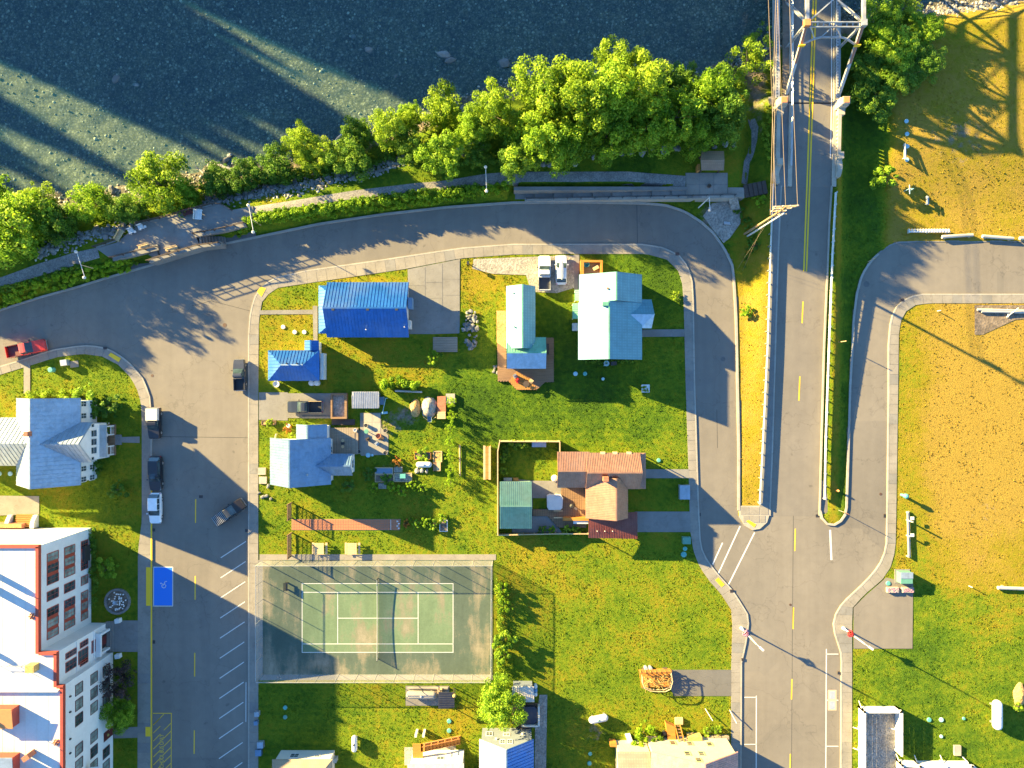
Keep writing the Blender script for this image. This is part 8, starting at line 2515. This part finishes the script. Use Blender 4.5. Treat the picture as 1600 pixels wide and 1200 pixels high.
# ------------------------------------------------------------------ leaves
def leaf_cloud(centres, radii, n, size, rng, flat=.85, squash=1.0, vary=.35):
    """leaf quads on the skins of many small clumps -> verts, quads, tint"""
    k = len(centres)
    p = radii**2; p = p/p.sum()
    ci = rng.choice(k, n, p=p)
    d = rng.normal(size=(n,3)); d[:,2] = d[:,2]*flat+.28; d /= np.linalg.norm(d,axis=1)[:,None]
    pos = centres[ci]+d*(radii[ci]*rng.uniform(.6,1.12,n))[:,None]*np.array([1,1,squash])
    nrm = d+rng.normal(size=(n,3))*.55; nrm[:,2] += .25; nrm /= np.linalg.norm(nrm,axis=1)[:,None]
    t = np.cross(nrm, rng.normal(size=(n,3))); t /= np.linalg.norm(t,axis=1)[:,None]+1e-9
    b = np.cross(nrm,t)
    s = (size*rng.uniform(1-vary,1+vary,n))[:,None]
    v = np.stack([pos-t*s*.55, pos-b*s*.36+t*s*.05, pos+t*s*.55, pos+b*s*.36+t*s*.05],1).reshape(-1,3)
    q = np.arange(n*4).reshape(-1,4)
    ti = np.clip(.5+.5*(rng.random(k)[ci]-.5)*1.3+rng.normal(size=n)*.16,0,1)
    return v, q, ti
def crown_mesh(name, seed, clumps=46, leaves=7000, size=.085, zsq=.85, mat=None, spread=1.0):
    rng = np.random.default_rng(seed)
    c = rng.normal(size=(clumps,3)); c /= np.linalg.norm(c,axis=1)[:,None]
    rr = rng.uniform(.3,.86,clumps)**.75*spread
    c = c*rr[:,None]; c[:,2] *= zsq
    c[:,:2] *= (1+.2*np.sin(3*np.arctan2(c[:,1],c[:,0])+seed)[:,None]+.12*np.sin(7*np.arctan2(c[:,1],c[:,0])+2*seed)[:,None])
    r = rng.uniform(.09,.25,clumps)
    v,q,t = leaf_cloud(c,r,leaves,size,rng)
    return np_mesh(name,v,q,mat,t)
CROWNS = [crown_mesh('crown_leaves', s, clumps=84+12*(s%4), leaves=11500, size=.062, zsq=.8+.1*(s%3), mat=MT['leaf_g']) for s in range(6)]
SMALL = [crown_mesh('shrub_leaves', 20+s, clumps=22, leaves=1500, size=.15, zsq=.75, mat=MT['leaf_g']) for s in range(4)]
THIN = [crown_mesh('thin_leaves', 40+s, clumps=36, leaves=2600, size=.075, zsq=1.0, mat=MT['leaf_g'], spread=1.1) for s in range(2)]
def limbs(mb, base, top, cr, seed, r0):
    r = random.Random(seed)
    fork = base.lerp(top,.45)
    mb.cyl(base,fork,r0,r0*.7,8); mb.cyl(fork,top,r0*.7,r0*.2,7)
    for k in range(7):
        a = base.lerp(top,r.uniform(.35,.8)); q = r.uniform(0,6.28)
        b = a+Vector((math.cos(q)*cr*r.uniform(.5,.85),math.sin(q)*cr*r.uniform(.5,.85),cr*r.uniform(.1,.6)))
        mb.cyl(a,b,r0*.35,r0*.1,5)
def setmat(o_, mat):
    o_.material_slots[0].link = 'OBJECT'; o_.material_slots[0].material = mat
def tree(label, px, py, rpx, h, mat, sx=1.0, sy=1.0, protos=None, group=None, name='deciduous_tree', cat='tree', trunk=True, zs=1.0):
    """px, py: photo position of the crown's middle; rpx its radius in photo pixels; h: tree height"""
    rm = rpx/S*.98
    ch = min(rm*zs*1.35, h*.52)          # half height of the crown
    zc = h-ch
    g0 = gz(px,py)
    p = P(px,py,max(0,g0+zc)); g = gz(p.x*S+800,600-p.y*S); g = max(g,-2.4)
    base = Vector((p.x,p.y,g))
    r = empty(name, base, label, cat, group)
    if trunk:
        m = MB(); limbs(m, base-Vector((0,0,.2)), Vector((p.x,p.y,g+h-ch*.6)), rm, int(px*7+py), max(.06,.05*h**.9*.4)); m.build('trunk', MT['bark'], r)
    o_ = bpy.data.objects.new('crown', random.choice(protos or CROWNS)); COL.objects.link(o_)
    o_.parent = r; o_.location = (0,0,zc); o_.scale = (rm*sx,rm*sy,ch); o_.rotation_euler = (0,0,random.uniform(0,6.28) if sx == sy else random.choice((0,math.pi)))
    setmat(o_, MT[mat])
    return r
def shrub(label, px, py, rpx, h, mat='leaf_g', sx=1, sy=1, group=None, protos=None, name='shrub'):
    return tree(label, px, py, rpx, h, mat, sx, sy, protos or SMALL, group, name, 'shrub', trunk=h > .9)
T = [ # riverside belt, from the western edge of the terrace eastwards
 (28,352,58,9.5,'leaf_g','broad dark green tree at the river bend beside the gravel path'),(95,345,36,6.5,'leaf_d','low dark tree between the river bend and the gravel path'),
 (148,318,33,7.5,'leaf_g','round mid-green tree behind the white terrace chairs'),(-25,320,50,9,'leaf_g','tree at the edge of the river bend wood'),(60,320,34,6,'leaf_y','pale green tree at the water before the broad dark tree'),
 (248,287,52,9.5,'leaf_y','large yellow-green tree standing behind the river terrace'),(205,325,30,6,'leaf_d','small dark tree at the foot of the yellow-green terrace tree'),(292,305,26,5,'leaf_g','small bushy tree at the terrace railing'),
 (345,283,32,5,'leaf_d','low dark bush tree beside the bleached driftwood'),(385,275,30,5.5,'leaf_d','dark bush tree above the rip-rap stones'),(428,262,34,6,'leaf_d','dark spreading tree above the rip-rap, beside the yellow maple'),
 (470,222,28,8,'leaf_y','upright yellow-green maple by the dark snag'),(480,248,22,6,'leaf_y','small yellow maple under the upright maple'),(508,240,24,7,'leaf_y','small gold-tipped tree beside the dark snag'),
 (556,215,32,7.5,'leaf_d','dark green tree just behind the dark snag'),(552,250,34,6.5,'leaf_d','deep green tree over the rip-rap bend'),(612,205,34,9.5,'leaf_y','golden maple rising between the dark trees'),(640,185,24,7,'leaf_g','slim green tree behind the golden maple'),
 (690,178,38,9,'leaf_y','bright tree at the waterside beside the round bush tree'),(688,243,38,7.5,'leaf_g','round green tree beside the path bend'),(645,235,26,6,'leaf_d','dark tree in the gap below the golden maple'),
 (738,205,28,8,'leaf_g','slender green tree west of the bright willow'),(768,182,42,10.5,'leaf_y','bright feathery willow at the waterside'),(745,240,24,5,'leaf_d','low dark tree beside the path under the willow'),
 (848,150,52,12.5,'leaf_y','tall bright tree leading the big riverside grove'),(900,165,52,13,'leaf_y','tall yellow-green tree in the heart of the grove'),(838,222,46,9.5,'leaf_g','green tree at the path side of the grove'),(806,245,34,7,'leaf_d','dark green tree at the western foot of the grove'),
 (885,225,44,9.5,'leaf_g','leafy tree overhanging the pair of boulders'),(962,112,44,12,'leaf_y','pointed bright tree reaching over the river'),(945,160,50,12.5,'leaf_g','broad green tree beside the pointed tree'),(1000,150,48,12,'leaf_y','pale crowned tree at the centre of the eastern grove'),
 (950,205,42,9.5,'leaf_g','full green tree above the boulder row'),(1010,200,46,9.5,'leaf_g','wide green tree above the largest boulder'),(1055,185,46,10.5,'leaf_g','rounded tree west of the shelter'),
 (1055,135,34,8,'leaf_d','dark tree on the water side near the shelter'),(1105,150,42,10,'leaf_g','bright rounded tree north of the shelter'),(1130,185,42,9,'leaf_d','dark glossy tree beside the footpath to the bridge'),(1090,210,34,7.5,'leaf_g','green tree just behind the shelter'),
 (1375,40,38,8.5,'leaf_g','green tree beside the bridge truss'),(1405,15,34,7.5,'leaf_y','pale tree at the rocks east of the bridge'),(1445,45,30,6.5,'leaf_g','round tree at the corner of the straw field'),(1405,80,40,8,'leaf_g','leafy tree in the middle of the clump east of the bridge'),
 (1360,105,34,7.5,'leaf_d','dark tree leaning on the bridge side'),(1448,98,30,6.5,'leaf_d','dark bushy tree at the truss shadow on the straw field'),(1372,145,40,7,'leaf_d','large bushy evergreen south of the bridge clump'),(1415,118,32,6.5,'leaf_d','dense bush tree between the evergreen and the straw field'),
]
for px,py,rp_,h,mt,lb in T: tree(lb,px,py,rp_,h*(1.18 if 790 < px < 1150 else 1.1 if px < 1150 else .62),mt)
tree('thin airy tree at the river edge by the bridge walkway',1165,100,38,9,'leaf_y',protos=THIN); tree('sparse young tree between the river and the bridge cables',1183,72,26,8,'leaf_y',protos=THIN)
tree('full green garden tree beside the lean-to shed',781,1098,40,7.5,'leaf_g'); tree('dark purple-leaved tree against the hotel wall',181,1066,32,5.5,'leaf_p',protos=THIN); tree('bright green tree beside the purple one at the hotel',185,1113,30,5.0,'leaf_g')
# off to the west along the bank: more of the same wood, it shades the street
for px,py,rp_,h in ((-75,345,50,10.5),(-120,372,50,10),(-170,385,55,11),(-225,402,55,7),(-90,395,45,8.5),(-150,345,50,10)):
    tree('bank tree of the riverside wood further west along the path',px,py,rp_,h*1.12,'leaf_g',group='bank trees further west')
# dry-side shrubs
S_ = [(1168,487,13,1.7,'leaf_g','round green shrub on the yellow ramp island'),(1190,309,13,1.6,'leaf_h','bright green shrub below the timber steps'),(1178,383,11,1.4,'leaf_d','dark green shrub on the slope under the utility pole'),(1381,274,24,2.8,'leaf_g','round feathery shrub on the shaded field edge'),
 (677,558,13,1.8,'leaf_h','pale rounded shrub beyond the timber landing'),(128,623,26,2.6,'leaf_g','bright green bush at the corner of the white house'),(170,634,22,2.4,'leaf_d','dark bush beside the white house lawn'),(148,640,18,2.0,'leaf_d','dark bush tucked behind the bright one at the white house'),
 (183,766,16,1.8,'leaf_d','round dark clipped bush south of the white house'),(165,668,12,1.3,'leaf_d','small dark bush at the white porch'),(166,890,22,2.2,'leaf_g','green bush beside the round flower bed'),(150,730,14,1.5,'leaf_d','dark bush against the white house corner'),
 (785,920,13,2.2,'leaf_h','green bush at the court fence corner'),(788,945,14,2.4,'leaf_h','bright bush along the court fence'),(786,1000,22,3.2,'leaf_g','tall leafy bush over the court fence'),(783,1024,16,2.6,'leaf_g','bushy green shrub at the fence end'),
 (1008,1150,24,2.8,'leaf_h','bright green bush behind the cream house'),(1056,462,9,1.0,'leaf_y','small yellow-green shrub at the curved corner lawn'),(1008,607,7,.9,'leaf_g','clipped shrub in the white square planter'),
 (584,762,9,1.7,'leaf_h','bright shrub left of the grey planter bed'),(612,762,10,1.7,'leaf_h','bright shrub right of the grey planter bed'),(627,768,11,1.9,'leaf_h','taller bright shrub in the garden row'),(643,758,9,1.5,'leaf_h','small bright shrub beside the gravel bed'),(660,761,9,1.5,'leaf_h','bright shrub at the end of the garden row'),
 (660,712,13,1.2,'leaf_g','low green shrub behind the propane tank'),(634,818,8,1.2,'leaf_o','orange-leaved shrub at the end of the terracotta lane'),(642,812,6,1.0,'leaf_h','bright ball shrub beside the orange one'),(650,819,9,1.3,'leaf_g','green shrub third in the lane row'),(664,816,10,1.4,'leaf_h','bright shrub in the middle of the lane row'),(677,819,10,1.4,'leaf_g','green shrub last in the lane row'),(692,808,9,1.2,'leaf_h','bright green shrub above the two-compartment bed'),
 (803,693,9,1.8,'leaf_y','golden shrub at the north yard fence'),(816,695,9,1.8,'leaf_y','second golden shrub at the yard fence'),(787,715,9,1.8,'leaf_y','golden bamboo-like shrub at the west yard fence'),(786,735,9,1.8,'leaf_y','lower golden shrub at the west yard fence'),(790,702,8,1.4,'leaf_d','dark shrub in the yard corner'),
 (848,828,9,1.2,'leaf_d','dark shrub south of the pale patio'),(863,828,8,1.2,'leaf_h','bright shrub beside the dark one at the patio'),(886,829,9,1.3,'leaf_y','golden shrub below the deck counter'),(901,829,9,1.3,'leaf_y','second golden shrub near the rust red carport'),
 (450,670,9,1.2,'leaf_o','orange flowering shrub at the cottage porch'),(456,680,8,1.0,'leaf_y','pale flowering shrub at the cottage porch'),(420,660,8,.9,'leaf_y','low yellow shrub by the cottage driveway'),
 (1590,1105,9,1.6,'leaf_g','green shrub beside the tan mulch mound'),(620,722,10,.9,'leaf_o','straw coloured clump near the patio edge'),(1105,1143,9,1.0,'leaf_g','green clump before the planter boxes'),(1122,1140,9,1.0,'leaf_g','leafy clump behind the planter boxes'),
 (604,748,12,.9,'leaf_d','low dark plants in the shaded garden'),(575,740,12,1.0,'leaf_d','dark plants below the cottage east wing'),(545,760,14,1.0,'leaf_d','dark shrub in the cottage shade'),(1240+0,0,0,0,'','')]
for px,py,rp_,h,mt,lb in S_:
    if rp_: shrub(lb,px,py,rp_,h,mt)
# young saplings in a row on the middle lawn
for i,(px,py) in enumerate(((705,628),(706,650),(704,668),(703,690),(703,712),(704,735),(703,752))):
    tree('slim young sapling in the row on the middle lawn',px,py,9,2.6,'leaf_h',protos=THIN,group='saplings on the middle lawn',name='sapling')
# hedges and vines: leaves massed along a line
def hedge(label, line, wpx, h, mat, n, size=.22, name='hedge', cat='hedge', seed=1, dz=0.0):
    rng = np.random.default_rng(seed)
    if line[0][1] < 500 and line[0][0] < 1000: line = [LW(p,1.2) for p in line]
    pts = resample(line, 5)
    c = []; r = []
    for p in pts:
        for k in range(3):
            x = p.x+rng.uniform(-4,4); y = p.y+rng.uniform(-wpx/2,wpx/2); g = gz(x,y)
            w_ = W(x,y,max(g,0)+dz+rng.uniform(.25,.85)*h); c.append(w_[:]); r.append(rng.uniform(.25,.55)*min(1.0,h*.8))
    c = np.array(c); r = np.array(r)
    v,q,t = leaf_cloud(c,r,n,size,rng)
    b = W(pts[len(pts)//2].x,pts[len(pts)//2].y,max(0,gz(pts[len(pts)//2].x,pts[len(pts)//2].y)))
    me_ = np_mesh(name,v-np.array(b[:]),q,MT[mat],t)
    o_ = bpy.data.objects.new(name,me_); COL.objects.link(o_); o_.location = b
    return tag(o_,label,cat)
hedge('long bright green vine hedge along the shaded street and path',[(392,349),(450,340),(520,331),(600,321),(680,312),(740,303),(790,296)],11,1.2,'leaf_h',16000,.24,seed=3)
hedge('dark green strip of shrubs behind the bright vine hedge',[(400,339),(470,328),(550,317),(640,305),(745,294)],7,.8,'leaf_g',7000,.22,seed=4)
hedge('green vine bank between the gravel path and the western street',[(-40,482),(0,470),(60,448),(110,436),(160,424),(200,414)],17,1.0,'leaf_h',12000,.24,seed=5)
hedge('dark undergrowth on the slope beside the western gravel path',[(-40,470),(0,458),(70,437),(140,414)],8,.6,'leaf_d',4000,.2,seed=6)
hedge('small dark shrub patch at the foot of the terrace wall',[(176,412),(205,408)],9,.7,'leaf_d',1500,.2,seed=7)
hedge('small green vine patch below the eastern terrace wall',[(372,362),(398,355)],9,.8,'leaf_g',1800,.2,seed=8)
hedge('bright rounded hedge north of the gravel heap',[(600,599),(625,597),(652,601)],12,1.5,'leaf_h',4200,.22,seed=9)
hedge('flowering hedge along the north wall of the white house',[(50,617),(80,614),(120,614)],8,1.1,'leaf_y',2600,.2,seed=10)
hedge('low dark shrubs along the south wall of the teal corner house',[(918,565),(940,566),(990,565)],4,.6,'leaf_d',1100,.18,seed=11)
hedge('overgrown shrubs along the east fence of the tennis court',[(778,905),(783,960),(782,1045)],9,1.0,'leaf_y',3200,.2,seed=12)
hedge('leafy undergrowth of the riverside grove',[(690,262),(740,255),(800,252),(870,246),(930,236),(1000,226),(1080,222)],14,1.4,'leaf_d',9000,.24,seed=13)
hedge('leafy undergrowth behind the rip-rap stones',[(300,298),(360,288),(420,278),(500,266),(560,258),(620,240)],14,1.3,'leaf_d',8000,.24,seed=14)
hedge('weedy slope of shrubs beside the bridge abutment',[(1192,250),(1186,215),(1190,190)],12,.8,'leaf_y',1800,.2,seed=15)
hedge('brambly slope under the utility pole',[(1150,325),(1165,345),(1172,380),(1165,410)],20,.6,'leaf_d',2600,.2,seed=16)
hedge('dark shrubs at the hotel foundation north of the round bed',[(148,830),(150,880),(152,940)],10,1.0,'leaf_d',2200,.2,seed=17)
# tall firs of the far bank, outside the picture: their shade lies on the river
def fir_mesh(seed):
    rng = np.random.default_rng(seed); n = 2200
    z = rng.random(n)**.8; a = rng.uniform(0,6.28,n); rr = (1-z)*(.55+.45*rng.random(n))
    pos = np.stack([rr*np.cos(a)*.17,rr*np.sin(a)*.17,.08+z*.92],1)
    d = np.stack([np.cos(a),np.sin(a),-.35+0*a],1); side = np.stack([-np.sin(a),np.cos(a),0*a],1)
    s = (.012+.05*(1-z))[:,None]
    v = np.stack([pos-d*s,pos-side*s*.6,pos+d*s,pos+side*s*.6],1).reshape(-1,3)
    return np_mesh('fir_needles',v,np.arange(n*4).reshape(-1,4),MT['leaf_f'],rng.random(n))
FIRS = [fir_mesh(s) for s in range(3)]
rf = random.Random(11)
X0 = -215
for i in range(84):
    X = -235+(i//2)*4.6+rf.uniform(-1.2,1.2); Y = (100 if i % 2 else 113)+rf.uniform(-3,4)
    h = rf.uniform(36,42)
    u_ = X+(Y-101)*.882/.472
    if -187 < u_ < -170 or -134 < u_ < -119: h = rf.uniform(23,26)
    if X > -40: h *= .55
    g = gzw(X,Y); r = empty('fir_tree',(X,Y,g),'tall dark fir on the far river bank','tree','firs on the far bank')
    MB().cyl((X,Y,g-.3),(X,Y,g+h*.95),h*.011,.04,7).build('trunk',MT['bark'],r)
    o_ = bpy.data.objects.new('crown',FIRS[i%3]); COL.objects.link(o_); o_.parent = r; o_.scale = (h*.95,h*.95,h); o_.rotation_euler = (0,0,rf.uniform(0,6))

# ------------------------------------------------------------------ grass
n = 230000
gx_ = RNG.uniform(-15,1615,n); gy_ = RNG.uniform(-15,1215,n)
z_ = ground_z(gx_,gy_)
ok = (z_ > .02)
di_ = dirt_field(gx_,gy_); ok &= di_ < .38+.25*RNG.random(n)
for poly in EXCL: ok &= ~pip(gx_,gy_,poly)
nc_ = np.interp(gx_,[p[0] for p in NCURB],[p[1] for p in NCURB])
gx_,gy_,z_ = gx_[ok],gy_[ok],z_[ok]
dr_ = dry_field(gx_,gy_)
keep = (dr_ < .62) | (RNG.random(len(dr_)) < .3)
gx_,gy_,z_,dr_ = gx_[keep],gy_[keep],z_[keep],dr_[keep]
m_ = len(gx_)
a = RNG.uniform(0,6.28,m_); lean = RNG.uniform(-.12,.12,(m_,2))
hh = RNG.uniform(.03,.11,m_)*(.7+.5*np.clip(dr_,0,1)); ww = RNG.uniform(.06,.15,m_)
tall = RNG.random(m_) < .05; hh = np.where(tall, hh*1.9, hh); ww = np.where(tall, ww*1.2, ww)
bx_ = np.stack([(gx_-800)/S,(600-gy_)/S,z_-.01],1)
u = np.stack([np.cos(a),np.sin(a),0*a],1)*ww[:,None]; w_ = np.stack([-np.sin(a),np.cos(a),0*a],1)*ww[:,None]
top = bx_+np.concatenate([lean,hh[:,None]],1)
V = np.stack([bx_-u,bx_+u,top,bx_-w_,bx_+w_],1).reshape(-1,3)
b5 = (np.arange(m_)*5)[:,None]
F = np.concatenate([b5+np.array([0,1,2]),b5+np.array([3,4,2])],1).reshape(-1,3)
ti = np.repeat(RNG.random(m_),2)
me = np_mesh('grass',V,F,MT['tuft'],ti,{'dry':np.repeat(dr_,5)})
o = bpy.data.objects.new('grass',me); COL.objects.link(o); tag(o,'short green and straw coloured grass on the lawns','grass',kind='stuff')
